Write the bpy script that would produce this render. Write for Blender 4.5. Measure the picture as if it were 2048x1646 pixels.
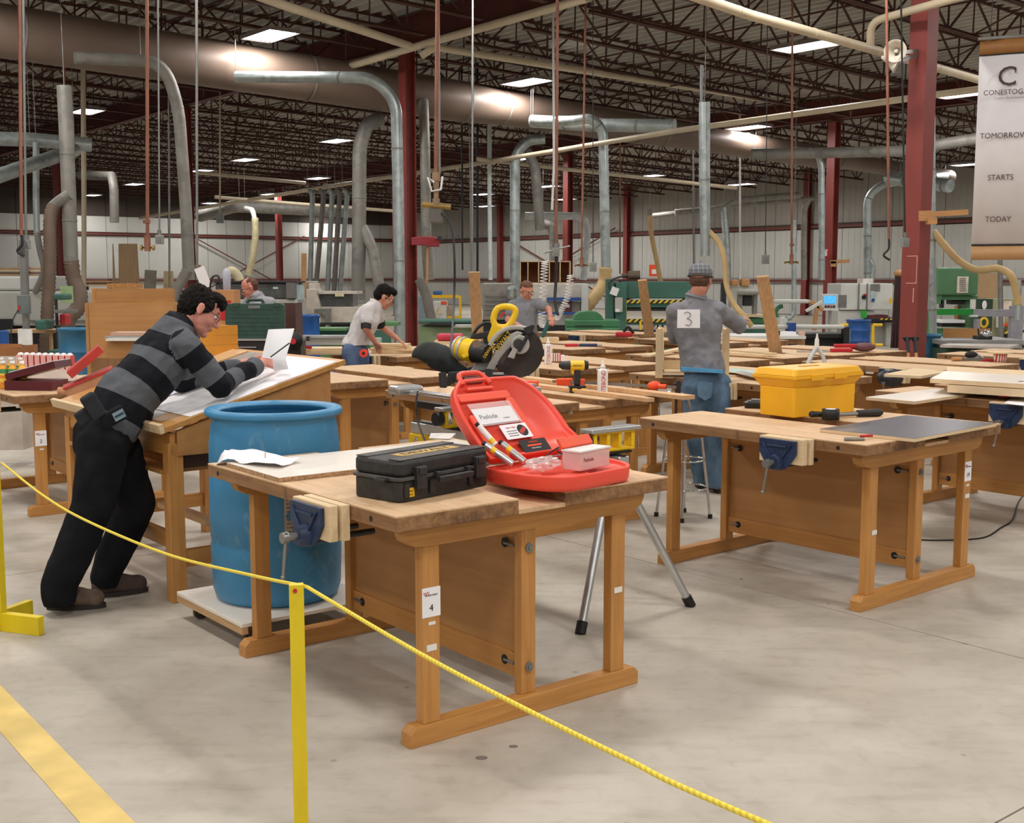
import bpy, bmesh, math, random
from mathutils import Vector, Matrix, noise
random.seed(7)
SC=bpy.context.scene; COL=SC.collection
for o in list(bpy.data.objects): bpy.data.objects.remove(o)
# ---------------- camera ----------------
FPX=2380.; CAMH=1.70; PITCH=math.atan(268/2380.)
cam=bpy.data.objects.new('camera',bpy.data.cameras.new('camera')); COL.objects.link(cam)
cam.location=(0,0,CAMH); cam.rotation_euler=(math.pi/2-PITCH,0,0)
cam.data.sensor_width=36; cam.data.lens=FPX/2048*36; cam.data.clip_end=300; cam.data.clip_start=.05
SC.camera=cam
# ---------------- world, exposure ----------------
SC.view_settings.view_transform='Standard'; SC.view_settings.look='None'
SC.view_settings.gamma=1; SC.view_settings.use_curve_mapping=False
SC.view_settings.exposure=0.0
W=bpy.data.worlds.new('world'); SC.world=W; W.use_nodes=True
W.node_tree.nodes['Background'].inputs[0].default_value=(.80,.78,.75,1)
W.node_tree.nodes['Background'].inputs[1].default_value=.22
LAMP_POWER=150.
# ---------------- pixel helpers (measure real positions) ----------------
_cs,_sn=math.cos(PITCH),math.sin(PITCH)
def _ray(x,y):
    u=(x-1024)/FPX; v=-(y-823)/FPX
    return (u,_cs+v*_sn,-_sn+v*_cs)
def FL(x,y,z=0.):
    r=_ray(x,y); t=(z-CAMH)/r[2]; return Vector((r[0]*t,r[1]*t,z))
def PT(x,y,Y):
    r=_ray(x,y); t=Y/r[1]; return Vector((r[0]*t,Y,CAMH+r[2]*t))
def PX(Y): return Y/2395.   # metres per pixel at depth Y
# building frame
C0=Vector((5.72,17,0)); DA=Vector((.777,.629,0)); DB=Vector((-.629,.777,0)); UP=Vector((0,0,1))
ANG=math.atan2(.629,.777)
def ST(s,t,z=0.): return C0+DA*s+DB*t+UP*z
def toST(p): d=Vector(p)-C0; return d.dot(DA),d.dot(DB)
# ---------------- mesh builder ----------------
class MB:
    def __init__(s,T=None): s.v=[];s.f=[];s.m=[];s.sm=[];s.T=T or Matrix();s.mi=0;s.uv={}
    def add(s,vs,fs,smooth=False):
        b=len(s.v); T=s.T
        s.v.extend(tuple(T@Vector(v)) for v in vs)
        for f in fs: s.f.append(tuple(i+b for i in f)); s.m.append(s.mi); s.sm.append(smooth)
        return s
    def box(s,c,d,R=None):
        hx,hy,hz=d[0]/2,d[1]/2,d[2]/2; c=Vector(c)
        vs=[Vector((x,y,z)) for x in(-hx,hx) for y in(-hy,hy) for z in(-hz,hz)]
        if R is not None: vs=[R@v for v in vs]
        return s.add([c+v for v in vs],[(0,1,3,2),(4,6,7,5),(0,4,5,1),(2,3,7,6),(0,2,6,4),(1,5,7,3)])
    def b2(s,lo,hi): return s.box([(a+b)/2 for a,b in zip(lo,hi)],[abs(b-a) for a,b in zip(lo,hi)])
    def bar(s,p,q,w,h,up=(0,0,1)):
        p=Vector(p);q=Vector(q);d=(q-p); L=d.length; z=d.normalized(); u=Vector(up)
        if abs(z.dot(u))>.98: u=Vector((1,0,0)) if abs(z.x)<.9 else Vector((0,1,0))
        x=u.cross(z).normalized(); y=z.cross(x)
        R=Matrix((x,y,z)).transposed()
        return s.box((p+q)/2,(w,h,L),R)
    def tube(s,pts,r,n=10,caps=True,smooth=True,closed=False,flat=None):
        pts=[Vector(p) for p in pts]; N=len(pts)
        rr=r if isinstance(r,(list,tuple)) else [r]*N
        vs=[];fs=[];prev=None
        for i,p in enumerate(pts):
            if closed: t=(pts[(i+1)%N]-pts[i-1])
            else: t=(pts[min(i+1,N-1)]-pts[max(i-1,0)])
            t=t.normalized() if t.length>1e-9 else Vector((0,0,1))
            if prev is None:
                u=Vector((0,0,1)) if abs(t.z)<.9 else Vector((1,0,0))
                x=u.cross(t).normalized()
            else:
                x=(prev-t*prev.dot(t)); x=x.normalized() if x.length>1e-9 else prev
            prev=x; y=t.cross(x)
            for k in range(n):
                a=2*math.pi*k/n
                vs.append(p+(x*math.cos(a)+y*math.sin(a)*(flat or 1))*rr[i])
        M=N if closed else N-1
        for i in range(M):
            j=(i+1)%N
            for k in range(n):
                l=(k+1)%n
                fs.append((i*n+k,i*n+l,j*n+l,j*n+k))
        s.add(vs,fs,smooth)
        if caps and not closed:
            s.add(vs[:n],[tuple(range(n-1,-1,-1))]); s.add(vs[-n:],[tuple(range(n))])
        return s
    def cyl(s,p,q,r,n=16,r2=None,caps=True): return s.tube([p,q],[r,r if r2 is None else r2],n,caps)
    def lathe(s,prof,n=24,M=None,smooth=True):
        vs=[];fs=[]
        M=M or Matrix()
        for (r,z) in prof:
            for k in range(n):
                a=2*math.pi*k/n; vs.append(M@Vector((r*math.cos(a),r*math.sin(a),z)))
        for i in range(len(prof)-1):
            for k in range(n):
                l=(k+1)%n; fs.append((i*n+k,i*n+l,(i+1)*n+l,(i+1)*n+k))
        return s.add(vs,fs,smooth)
    def prism(s,poly,lo,hi,axis='z',M=None):
        n=len(poly)
        def mk(a,b,c):
            v={'z':(a,b,c),'x':(c,a,b),'y':(a,c,b)}[axis]
            return (M@Vector(v)) if M else v
        vs=[mk(a,b,lo) for a,b in poly]+[mk(a,b,hi) for a,b in poly]
        fs=[tuple(range(n-1,-1,-1)),tuple(range(n,2*n))]+[(i,(i+1)%n,(i+1)%n+n,i+n) for i in range(n)]
        return s.add(vs,fs)
    def ell(s,c,r,n=12,m=8,R=None):
        c=Vector(c); vs=[];fs=[]
        r=r if isinstance(r,(tuple,list)) else (r,r,r)
        for i in range(m+1):
            ph=math.pi*i/m
            for k in range(n):
                a=2*math.pi*k/n; v=Vector((r[0]*math.sin(ph)*math.cos(a),r[1]*math.sin(ph)*math.sin(a),r[2]*math.cos(ph)))
                vs.append(c+(R@v if R is not None else v))
        for i in range(m):
            for k in range(n):
                l=(k+1)%n; fs.append((i*n+k,(i+1)*n+k,(i+1)*n+l,i*n+l))
        return s.add(vs,fs,True)
    def build(s,name,mats,parent=None,bev=0,loc=None,seg=2):
        me=bpy.data.meshes.new(name); me.from_pydata(s.v,[],s.f)
        if not isinstance(mats,(list,tuple)): mats=[mats]
        for m in mats: me.materials.append(m)
        me.polygons.foreach_set('material_index',s.m); me.polygons.foreach_set('use_smooth',s.sm)
        me.validate(); me.update()
        o=bpy.data.objects.new(name,me); COL.objects.link(o)
        if parent: o.parent=parent
        if loc is not None: o.location=loc
        if bev:
            md=o.modifiers.new('bevel','BEVEL'); md.width=bev; md.segments=seg; md.limit_method='ANGLE'; md.angle_limit=.6
        return o
def thing(name,label,cat,loc=(0,0,0),rz=0.,group=None):
    o=bpy.data.objects.new(name,None); COL.objects.link(o); o.location=loc; o.rotation_euler=(0,0,rz)
    o['label']=label;o['category']=cat
    if group:o['group']=group
    return o
def tag(o,label,cat,group=None,kind=None):
    o['label']=label;o['category']=cat
    if group:o['group']=group
    if kind:o['kind']=kind
    return o
def struct(o): o['kind']='structure'; return o
KIDS={}
def copy_tree(o,loc=None,rz=None,label=None,parent=None,kids=None):
    c=o.copy(); COL.objects.link(c)
    if parent is not None: c.parent=parent
    if loc is not None: c.location=loc
    if rz is not None: c.rotation_euler=(0,0,rz)
    if label: c['label']=label
    for ch in (kids if kids is not None else children(o)):
        d=copy_tree(ch,parent=c)
    return c
def children(o): return [x for x in COL.objects if x.parent==o]
def smooth_path(pts,k=6,closed=False):
    P=[Vector(p) for p in pts]; out=[]
    n=len(P)
    for i in range(n-1):
        p0=P[max(i-1,0)];p1=P[i];p2=P[i+1];p3=P[min(i+2,n-1)]
        for j in range(k):
            t=j/k
            out.append(.5*((2*p1)+(p2-p0)*t+(2*p0-5*p1+4*p2-p3)*t*t+(3*p1-p0-3*p2+p3)*t**3))
    out.append(P[-1]); return out
def bend(pts,r,k=6):
    """polyline with rounded corners of radius r"""
    P=[Vector(p) for p in pts]; out=[P[0]]
    for i in range(1,len(P)-1):
        a=(P[i-1]-P[i]);b=(P[i+1]-P[i]); ra=min(r,a.length*.49,b.length*.49)
        p=P[i]+a.normalized()*ra; q=P[i]+b.normalized()*ra
        for j in range(k+1):
            t=j/k; out.append((1-t)**2*p+2*t*(1-t)*P[i]+t*t*q)
    out.append(P[-1]); return out
# ---------------- materials ----------------
def lin(h):
    if isinstance(h,str):
        h=h.lstrip('#'); c=[int(h[i:i+2],16)/255 for i in(0,2,4)]
    else: c=[x/255 for x in h]
    return tuple(x/12.92 if x<=.04045 else ((x+.055)/1.055)**2.4 for x in c)+(1,)
MATS={}
def nt(name):
    m=bpy.data.materials.new(name); m.use_nodes=True; t=m.node_tree; b=t.nodes['Principled BSDF']; return m,t,b
def N(t,typ,**k):
    n=t.nodes.new(typ)
    for a,v in k.items():
        if a in('inputs',): 
            for i,x in v.items(): n.inputs[i].default_value=x
        else: setattr(n,a,v)
    return n
def mat(name,col,rough=.6,metal=0.,var=.12,scale=6.,bump=0.,bscale=60.,stretch=None,spec=.5,emit=0.,alpha=1.,trans=0.,coat=0.):
    if name in MATS: return MATS[name]
    m,t,b=nt(name); c=lin(col)
    b.inputs['Roughness'].default_value=rough; b.inputs['Metallic'].default_value=metal
    b.inputs['Specular IOR Level'].default_value=spec
    if coat: b.inputs['Coat Weight'].default_value=coat
    if trans: b.inputs['Transmission Weight'].default_value=trans
    if alpha<1: b.inputs['Alpha'].default_value=alpha
    if emit: b.inputs['Emission Color'].default_value=c; b.inputs['Emission Strength'].default_value=emit
    tc=N(t,'ShaderNodeTexCoord'); mp=N(t,'ShaderNodeMapping'); t.links.new(tc.outputs['Object'],mp.inputs[0])
    if stretch: mp.inputs['Scale'].default_value=stretch
    nz=N(t,'ShaderNodeTexNoise',inputs={'Scale':scale,'Detail':5.}); t.links.new(mp.outputs[0],nz.inputs['Vector'])
    r=N(t,'ShaderNodeValToRGB'); t.links.new(nz.outputs['Fac'],r.inputs[0])
    lo=tuple(max(0,x*(1-var*1.6)) for x in c[:3])+(1,); hi=tuple(min(1,x*(1+var)) for x in c[:3])+(1,)
    r.color_ramp.elements[0].position=.3; r.color_ramp.elements[1].position=.7
    r.color_ramp.elements[0].color=lo; r.color_ramp.elements[1].color=hi
    t.links.new(r.outputs[0],b.inputs['Base Color'])
    if bump:
        n2=N(t,'ShaderNodeTexNoise',inputs={'Scale':bscale,'Detail':3.}); t.links.new(mp.outputs[0],n2.inputs['Vector'])
        bp=N(t,'ShaderNodeBump',inputs={'Strength':bump,'Distance':.01}); t.links.new(n2.outputs['Fac'],bp.inputs['Height']); t.links.new(bp.outputs[0],b.inputs['Normal'])
    MATS[name]=m; return m
def wood(name,col,dark,axis='x',rough=.55,stains=0.,sc=1.,stc='#4a3020'):
    """grain stretched along the board's long axis"""
    key=name+'_'+axis
    if key in MATS: return MATS[key]
    m,t,b=nt(key)
    tc=N(t,'ShaderNodeTexCoord'); mp=N(t,'ShaderNodeMapping'); t.links.new(tc.outputs['Object'],mp.inputs[0])
    k={'x':(1.2,22,22),'y':(22,1.2,22),'z':(22,22,1.2)}[axis]; mp.inputs['Scale'].default_value=tuple(a*sc for a in k)
    nz=N(t,'ShaderNodeTexNoise',inputs={'Scale':2.,'Detail':6.,'Roughness':.6,'Distortion':.4}); t.links.new(mp.outputs[0],nz.inputs['Vector'])
    r=N(t,'ShaderNodeValToRGB'); t.links.new(nz.outputs['Fac'],r.inputs[0])
    r.color_ramp.elements[0].position=.28; r.color_ramp.elements[1].position=.68
    r.color_ramp.elements[0].color=lin(dark); r.color_ramp.elements[1].color=lin(col)
    out=r.outputs[0]
    n3=N(t,'ShaderNodeTexNoise',inputs={'Scale':1.7,'Detail':3.}); t.links.new(tc.outputs['Object'],n3.inputs['Vector'])
    mx=N(t,'ShaderNodeMix',data_type='RGBA',blend_type='MULTIPLY'); mx.inputs[0].default_value=.35
    t.links.new(out,mx.inputs[6]); 
    r3=N(t,'ShaderNodeValToRGB'); r3.color_ramp.elements[0].color=(.6,.55,.5,1); r3.color_ramp.elements[1].color=(1,1,1,1); r3.color_ramp.elements[0].position=.3; r3.color_ramp.elements[1].position=.65
    t.links.new(n3.outputs['Fac'],r3.inputs[0]); t.links.new(r3.outputs[0],mx.inputs[7]); out=mx.outputs[2]
    if stains:
        n4=N(t,'ShaderNodeTexNoise',inputs={'Scale':9.,'Detail':8.,'Roughness':.7}); t.links.new(tc.outputs['Object'],n4.inputs['Vector'])
        r4=N(t,'ShaderNodeValToRGB'); r4.color_ramp.elements[0].position=.5-.12*stains*0+.02; r4.color_ramp.elements[1].position=.72; r4.color_ramp.elements[0].color=(0,0,0,1)
        t.links.new(n4.outputs['Fac'],r4.inputs[0])
        mm=N(t,'ShaderNodeMath',operation='MULTIPLY',inputs={1:stains}); t.links.new(r4.outputs[0],mm.inputs[0])
        m4=N(t,'ShaderNodeMix',data_type='RGBA'); t.links.new(mm.outputs[0],m4.inputs[0]); t.links.new(out,m4.inputs[6]); m4.inputs[7].default_value=lin(stc); out=m4.outputs[2]
    t.links.new(out,b.inputs['Base Color']); b.inputs['Roughness'].default_value=rough
    bp=N(t,'ShaderNodeBump',inputs={'Strength':.15,'Distance':.004}); t.links.new(nz.outputs['Fac'],bp.inputs['Height']); t.links.new(bp.outputs[0],b.inputs['Normal'])
    MATS[key]=m; return m
def bands(name,c1,c2,axis,period,duty=.5,rough=.5,metal=0.,off=0.,diag=None):
    """hard stripes across an object axis (paint, print, knit)"""
    if name in MATS: return MATS[name]
    m,t,b=nt(name); tc=N(t,'ShaderNodeTexCoord')
    dp=N(t,'ShaderNodeVectorMath',operation='DOT_PRODUCT'); dp.inputs[1].default_value=diag or {'x':(1,0,0),'y':(0,1,0),'z':(0,0,1)}[axis]
    t.links.new(tc.outputs['Object'],dp.inputs[0])
    a=N(t,'ShaderNodeMath',operation='ADD',inputs={1:off+1000*period}); t.links.new(dp.outputs['Value'],a.inputs[0])
    d=N(t,'ShaderNodeMath',operation='DIVIDE',inputs={1:period}); t.links.new(a.outputs[0],d.inputs[0])
    f=N(t,'ShaderNodeMath',operation='FRACT'); t.links.new(d.outputs[0],f.inputs[0])
    g=N(t,'ShaderNodeMath',operation='GREATER_THAN',inputs={1:duty}); t.links.new(f.outputs[0],g.inputs[0])
    mx=N(t,'ShaderNodeMix',data_type='RGBA'); t.links.new(g.outputs[0],mx.inputs[0]); mx.inputs[6].default_value=lin(c1); mx.inputs[7].default_value=lin(c2)
    t.links.new(mx.outputs[2],b.inputs['Base Color']); b.inputs['Roughness'].default_value=rough; b.inputs['Metallic'].default_value=metal
    MATS[name]=m; return m
def galv(name,col,scale=9.,rough=.42,metal=.65,seams=0.):
    if name in MATS: return MATS[name]
    m,t,b=nt(name); tc=N(t,'ShaderNodeTexCoord')
    v=N(t,'ShaderNodeTexVoronoi',inputs={'Scale':scale}); t.links.new(tc.outputs['Object'],v.inputs['Vector'])
    nz=N(t,'ShaderNodeTexNoise',inputs={'Scale':1.5,'Detail':4.}); t.links.new(tc.outputs['Object'],nz.inputs['Vector'])
    ad=N(t,'ShaderNodeMath',operation='MULTIPLY_ADD',inputs={1:.35}); t.links.new(v.outputs['Color'],ad.inputs[0]); t.links.new(nz.outputs['Fac'],ad.inputs[2])
    r=N(t,'ShaderNodeValToRGB'); t.links.new(ad.outputs[0],r.inputs[0]); c=lin(col)
    r.color_ramp.elements[0].position=.35; r.color_ramp.elements[1].position=.85
    r.color_ramp.elements[0].color=tuple(x*.62 for x in c[:3])+(1,); r.color_ramp.elements[1].color=tuple(min(1,x*1.15) for x in c[:3])+(1,)
    t.links.new(r.outputs[0],b.inputs['Base Color']); b.inputs['Roughness'].default_value=rough; b.inputs['Metallic'].default_value=metal
    MATS[name]=m; return m
# palette
M_STEEL=mat('grey_steel','#8f8f8c',.4,.7,.1)
M_ALU=mat('aluminium','#c6c8c8',.32,.75,.06)
M_CHROME=mat('chrome','#d8dadc',.15,.95,.03)
M_DARK=mat('dark_plastic','#232324',.5,0,.15,20)
M_BLACK=mat('black_rubber','#141415',.6,0,.1)
M_RED_STEEL=mat('red_oxide_paint','#8a3f38',.5,0,.10,3.,stretch=(1,1,.3))
M_BROWN_STEEL=mat('dusty_joist_paint','#54332a',.75,0,.2,2.)
M_GIRDER=mat('girder_paint','#5e2a24',.7,0,.15,1.5)
M_WHITE=mat('white_plastic','#e8e6e2',.45,0,.03)
M_PAPER=mat('paper','#efeef0',.7,0,.02)
M_YEL=mat('yellow_plastic','#f2c224',.38,0,.05)
M_BLUEV=mat('vise_blue','#28395a',.45,.1,.25,14)
M_ORANGE=mat('orange_plastic','#ee5126',.45,0,.05)
M_REDP=mat('red_plastic','#c0242c',.4,0,.08)
M_GALV=galv('galvanized','#b3bcbb'); M_GALVD=galv('galvanized_dusty','#908d86',6.,.6,.3)
M_HOSE=mat('tan_hose','#c9aa74',.55,0,.1,3.)
M_HOSEG=mat('grey_hose','#7d776f',.65,0,.1,3.)
M_HOSEB=mat('brown_hose','#6e5c4e',.7,0,.12,3.)
M_BEIGE=mat('cream_pipe_paint','#cfc0a4',.5,0,.08,2.)
M_COPPER=mat('rusty_pipe','#94614c',.55,.15,.25,5.,stretch=(1,1,.4))
M_OAK={a:wood('bench_beech','#cb9350','#b37b3d',a,.5) for a in 'xyz'}
M_TOP={a:wood('worn_top','#e0c09a','#c9a47a',a,.6,.42,stc='#9c7048') for a in 'xyz'}
M_EDGE={a:wood('dirty_edge','#a67c52','#7a5636',a,.65,1.,stc='#4a3222') for a in 'xyz'}
M_PANEL=wood('ply_panel','#c08c54','#b07c45','x',.5,sc=.35)
M_BIRCH={a:wood('birch_ply','#e6cfa8','#d9bd92',a,.6) for a in 'xyz'}
M_MELA=mat('white_melamine','#e6ded2',.35,0,.03,2.)
M_CHIP=mat('chipboard_edge','#b3906a',.8,0,.3,90.)
M_BOARD={a:wood('plank','#cba478','#a8845a',a,.6) for a in 'xyz'}
M_BDRUM=mat('drum_blue','#3d7fa6',.42,0,.14,3.,.1,8.)
M_BDRUM2=mat('drum_deep_blue','#2257a0',.4,0,.1,3.)
M_GREYM=mat('machine_grey','#b9b8b0',.5,0,.06,2.)
M_LGREY=mat('machine_white','#d4d5cf',.45,0,.04,2.)
M_GREEN=mat('machine_green','#3f7a50',.5,0,.12,3.)
M_TEAL=mat('press_green','#3d6a5c',.5,0,.12,2.)
M_SAGE=mat('sage_green','#8fa077',.5,0,.1,2.)
M_MIDG=mat('mid_green','#5e8c58',.5,0,.08,2.)
M_GLASS=mat('dark_glass','#585a58',.2,0,.2)
def text_obj(name,s,size,mat_,parent,loc,rot,ext=.0006,align='CENTER',font=None,sx=1.,shear=0.):
    """lettering as real extruded geometry, converted to a mesh"""
    cu=bpy.data.curves.new(name,'FONT'); cu.body=s; cu.size=size; cu.extrude=ext; cu.align_x=align; cu.align_y='CENTER'; cu.shear=shear
    cu.resolution_u=3
    ob=bpy.data.objects.new(name+'_tmp',cu); COL.objects.link(ob)
    dg=bpy.context.evaluated_depsgraph_get(); me=bpy.data.meshes.new_from_object(ob.evaluated_get(dg))
    bpy.data.objects.remove(ob)
    me.name=name; me.materials.clear(); me.materials.append(mat_)
    for v in me.vertices: v.co.x*=sx
    o=bpy.data.objects.new(name,me); COL.objects.link(o)
    if parent: o.parent=parent
    o.location=loc; o.rotation_euler=rot
    return o
# ================= BUILDING =================
S0,S1,T0,T1=-31.,29.6,-26.,58.2
def floor_mat():
    m,t,b=nt('polished_concrete'); tc=N(t,'ShaderNodeTexCoord'); G=tc.outputs['Object']
    def nz(s,d=6.,dist=0.):
        n=N(t,'ShaderNodeTexNoise',inputs={'Scale':s,'Detail':d,'Distortion':dist}); t.links.new(G,n.inputs['Vector']); return n.outputs['Fac']
    def ramp(f,p0,c0,p1,c1):
        r=N(t,'ShaderNodeValToRGB'); t.links.new(f,r.inputs[0]); e=r.color_ramp.elements
        e[0].position=p0;e[0].color=c0;e[1].position=p1;e[1].color=c1; return r.outputs[0]
    def mul(a,bb,f=1.):
        x=N(t,'ShaderNodeMix',data_type='RGBA',blend_type='MULTIPLY'); x.inputs[0].default_value=f; t.links.new(a,x.inputs[6]); t.links.new(bb,x.inputs[7]); return x.outputs[2]
    base=ramp(nz(.35,5.,.5),.3,lin('#b0a89b'),.72,lin('#c6beb1'))
    a=mul(base,ramp(nz(2.2,7.,.3),.35,(.84,.83,.81,1),.62,(1,1,1,1)))
    a=mul(a,ramp(nz(13.,8.,.6),.30,(.86,.85,.83,1),.5,(1,1,1,1)),.7)
    # fine specks
    v=N(t,'ShaderNodeTexVoronoi',inputs={'Scale':3.1}); t.links.new(G,v.inputs['Vector'])
    a=mul(a,ramp(v.outputs['Distance'],.028,(.55,.5,.46,1),.05,(1,1,1,1)),.65)
    mp=N(t,'ShaderNodeMapping'); mp.inputs['Scale'].default_value=(1,5,1); mp.inputs['Rotation'].default_value=(0,0,.5); t.links.new(G,mp.inputs[0])
    n=N(t,'ShaderNodeTexNoise',inputs={'Scale':2.6,'Detail':8.}); t.links.new(mp.outputs[0],n.inputs['Vector'])
    a=mul(a,ramp(n.outputs['Fac'],.33,(.86,.84,.81,1),.48,(1,1,1,1)),.6)
    t.links.new(a,b.inputs['Base Color'])
    t.links.new(ramp(nz(1.3),.3,(.38,)*3+(1,),.7,(.6,)*3+(1,)),b.inputs['Roughness'])
    b.inputs['Specular IOR Level'].default_value=.35
    bp=N(t,'ShaderNodeBump',inputs={'Strength':.06,'Distance':.01}); t.links.new(nz(40.),bp.inputs['Height']); t.links.new(bp.outputs[0],b.inputs['Normal'])
    return m
M_FLOOR=floor_mat()
mb=MB(); 
q=[ST(S0,T0,-.02),ST(S1,T0,-.02),ST(S1,T1,-.02),ST(S0,T1,-.02)]
q2=[p-Vector((0,0,.15)) for p in q]
mb.add(q+q2,[(0,1,2,3),(7,6,5,4),(0,4,5,1),(1,5,6,2),(2,6,7,3),(3,7,4,0)])
floor=struct(mb.build('floor',mat('joint_dark','#6b625a',.9)))  # darker base that shows through the slab joints
# slabs poured between sawn joints; joints at s=-10.1 +- 5.2k, t=-7.8 +- 5.2k
gap=.004; step=5.2
def cuts(a,b,o):
    k=math.ceil((a-o)/step); c=[a]
    while o+k*step<b:
        if o+k*step>a+.3: c.append(o+k*step)
        k+=1
    return c+[b]
cs_,ct_=cuts(S0,S1,-10.1),cuts(T0,T1,-7.8)
for i in range(len(cs_)-1):
    for j in range(len(ct_)-1):
        a,b_,c,d=cs_[i]+gap,cs_[i+1]-gap,ct_[j]+gap,ct_[j+1]-gap
        P=[ST(a,c),ST(b_,c),ST(b_,d),ST(a,d)]
        m_=MB(); m_.add([p for p in P]+[p-UP*.02 for p in P],[(0,1,2,3),(0,4,5,1),(1,5,6,2),(2,6,7,3),(3,7,4,0)])
        m_.build('slab',M_FLOOR,floor)
def zdeck(s): return 7.5-.03*s
# roof deck: trapezoidal ribs running along DB
mb=MB(); rib=.3; n=int((S1+18-0)/rib); 
s=-18.; prof=[]
while s<S1:
    prof+= [(s,0),(s+.17,0),(s+.20,-.085),(s+.27,-.085)]; s+=rib
vs=[]
for (s_,dz) in prof:
    z=zdeck(s_)+dz; vs+= [ST(s_,T0,z),ST(s_,T1,z)]
mb.add(vs,[(2*i,2*i+1,2*i+3,2*i+2) for i in range(len(prof)-1)])
mb.add([ST(S0,T0,zdeck(-18)+.01),ST(-18,T0,zdeck(-18)+.01),ST(-18,T1,zdeck(-18)+.01),ST(S0,T1,zdeck(-18)+.01)],[(0,1,2,3)])
mb.add([ST(S0,T0,8.5),ST(S1,T0,8.5),ST(S1,T1,8.5),ST(S0,T1,8.5)],[(0,1,2,3)])
ceiling=struct(mb.build('ceiling',mat('dusty_steel_deck','#bdb9b0',.75,.1,.16,.6)))
# open web joists
def joist(L,d=.76):
    m_=MB(); n=int(L/1.75); st=L/n
    for sy in(-.045,.045):
        m_.box((L/2,sy,0),(L,.06,.012)); m_.box((L/2,sy*.35,-.03),(L,.012,.06))
        m_.box((L/2,sy,-d),(L-.9,.055,.012)); m_.box((L/2,sy*.35,-d+.03),(L-.9,.012,.06))
    for i in range(n):
        x0=i*st; x1=x0+st/2; x2=x0+st
        m_.bar((x0+.05,0,0),(x1,0,-d),.035,.035); m_.bar((x1,0,-d),(x2-.05,0,0),.035,.035)
        m_.bar((x1,0,0),(x1,0,-d),.03,.03)
        if 0<i: m_.bar((x0,0,0),(x0,0,-d),.022,.022)
    return m_
L_=14.5; jm=joist(L_).build('roof_joist',M_BROWN_STEEL,ceiling)
slope=math.atan(-.03); first=True
for bay in range(-1,3 if True else 2):
    if bay==2: continue
    sp=1.93; k=0; t=T0+.6
    tmin={-1:2.,0:-4.,1:0.}[bay]
    while t<T1-.3:
        if t>tmin:
            o=jm if first else jm.copy()
            if not first: COL.objects.link(o)
            first=False
            s_=bay*14.66+.08
            o.location=ST(s_,t,zdeck(s_)-.07); o.rotation_euler=(0,-slope,ANG)
        t+=sp
# bridging rows
def brid(s_,a,b,dz): 
    m_=MB(); m_.bar(ST(s_,a,zdeck(s_)+dz),ST(s_,b,zdeck(s_)+dz),.03,.03); return m_
for bay in(-1,0,1):
    for k in(.25,.5,.75):
        s_=bay*14.66+14.66*k
        for dz in(-.12,-.78):
            brid(s_,-3,T1-.2,dz).build('bridging_bar',M_BROWN_STEEL,ceiling)
        m_=MB(); t=T0+.6
        while t<T1-2:
            if t>-3:
                m_.bar(ST(s_,t,zdeck(s_)-.1),ST(s_,t+1.93,zdeck(s_)-.78),.025,.025)
            t+=3.86
        o=m_.build('diagonal_bridging',M_BROWN_STEEL,ceiling)
# girders
def ibeam(m_,p,q,h,w,tf=.02,tw=.012):
    p=Vector(p);q=Vector(q); u=UP*(h/2-tf/2)
    m_.bar(p+u,q+u,tf,w,(q-p).cross(UP)); m_.bar(p-u,q-u,tf,w,(q-p).cross(UP)); m_.bar(p,q,h-2*tf,tw,(q-p).cross(UP))
    return m_
for s_ in(-14.66,0,14.66):
    zb=zdeck(s_)-.78
    for k in range(-1,5):
        a=k*11.6; b_=min(a+11.6,T1)
        ibeam(MB(),ST(s_,a+.02,zb+.33),ST(s_,b_-.02,zb+.33),.62,.24).build('girder',M_GIRDER,ceiling)
# columns
def hcol(h,w=.27,tf=.018):
    m_=MB(); m_.box((w/2-tf/2,0,h/2),(tf,w,h)); m_.box((-w/2+tf/2,0,h/2),(tf,w,h)); m_.box((0,0,h/2),(w-2*tf,.012,h)); return m_
COLLAB={(0,0):'thick red painted steel column right of centre carrying a white loudspeaker horn',
 (0,1):'red steel column beside the vertical duct left of the picture centre',
 (0,2):'red steel column behind the head of the man in the striped sweater',
 (0,3):'dark red steel column at the far left behind the hoses',
 (1,1):'red steel column with a red fire alarm plate and a small timber bracket',
 (1,2):'orange red steel column behind the coiled hose and wooden pigeonhole case',
 (1,3):'dark red steel column behind the ducts near the man in white',
 (1,4):'bright red steel column left of the five thin duct pipes',
 (2,2):'dark red steel column against the right wall',
 (2,3):'dark red steel column against the wall above the green press motor',
 (2,4):'narrow dark red steel column against the far wall near the corner'}
COLT={(0,0):0,(0,1):12.78,(0,2):24.5,(0,3):36.,(1,1):12.15,(1,2):23.9,(1,3):35.4,(1,4):46.4,(2,2):24.1,(2,3):35.6,(2,4):46.3}
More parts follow.
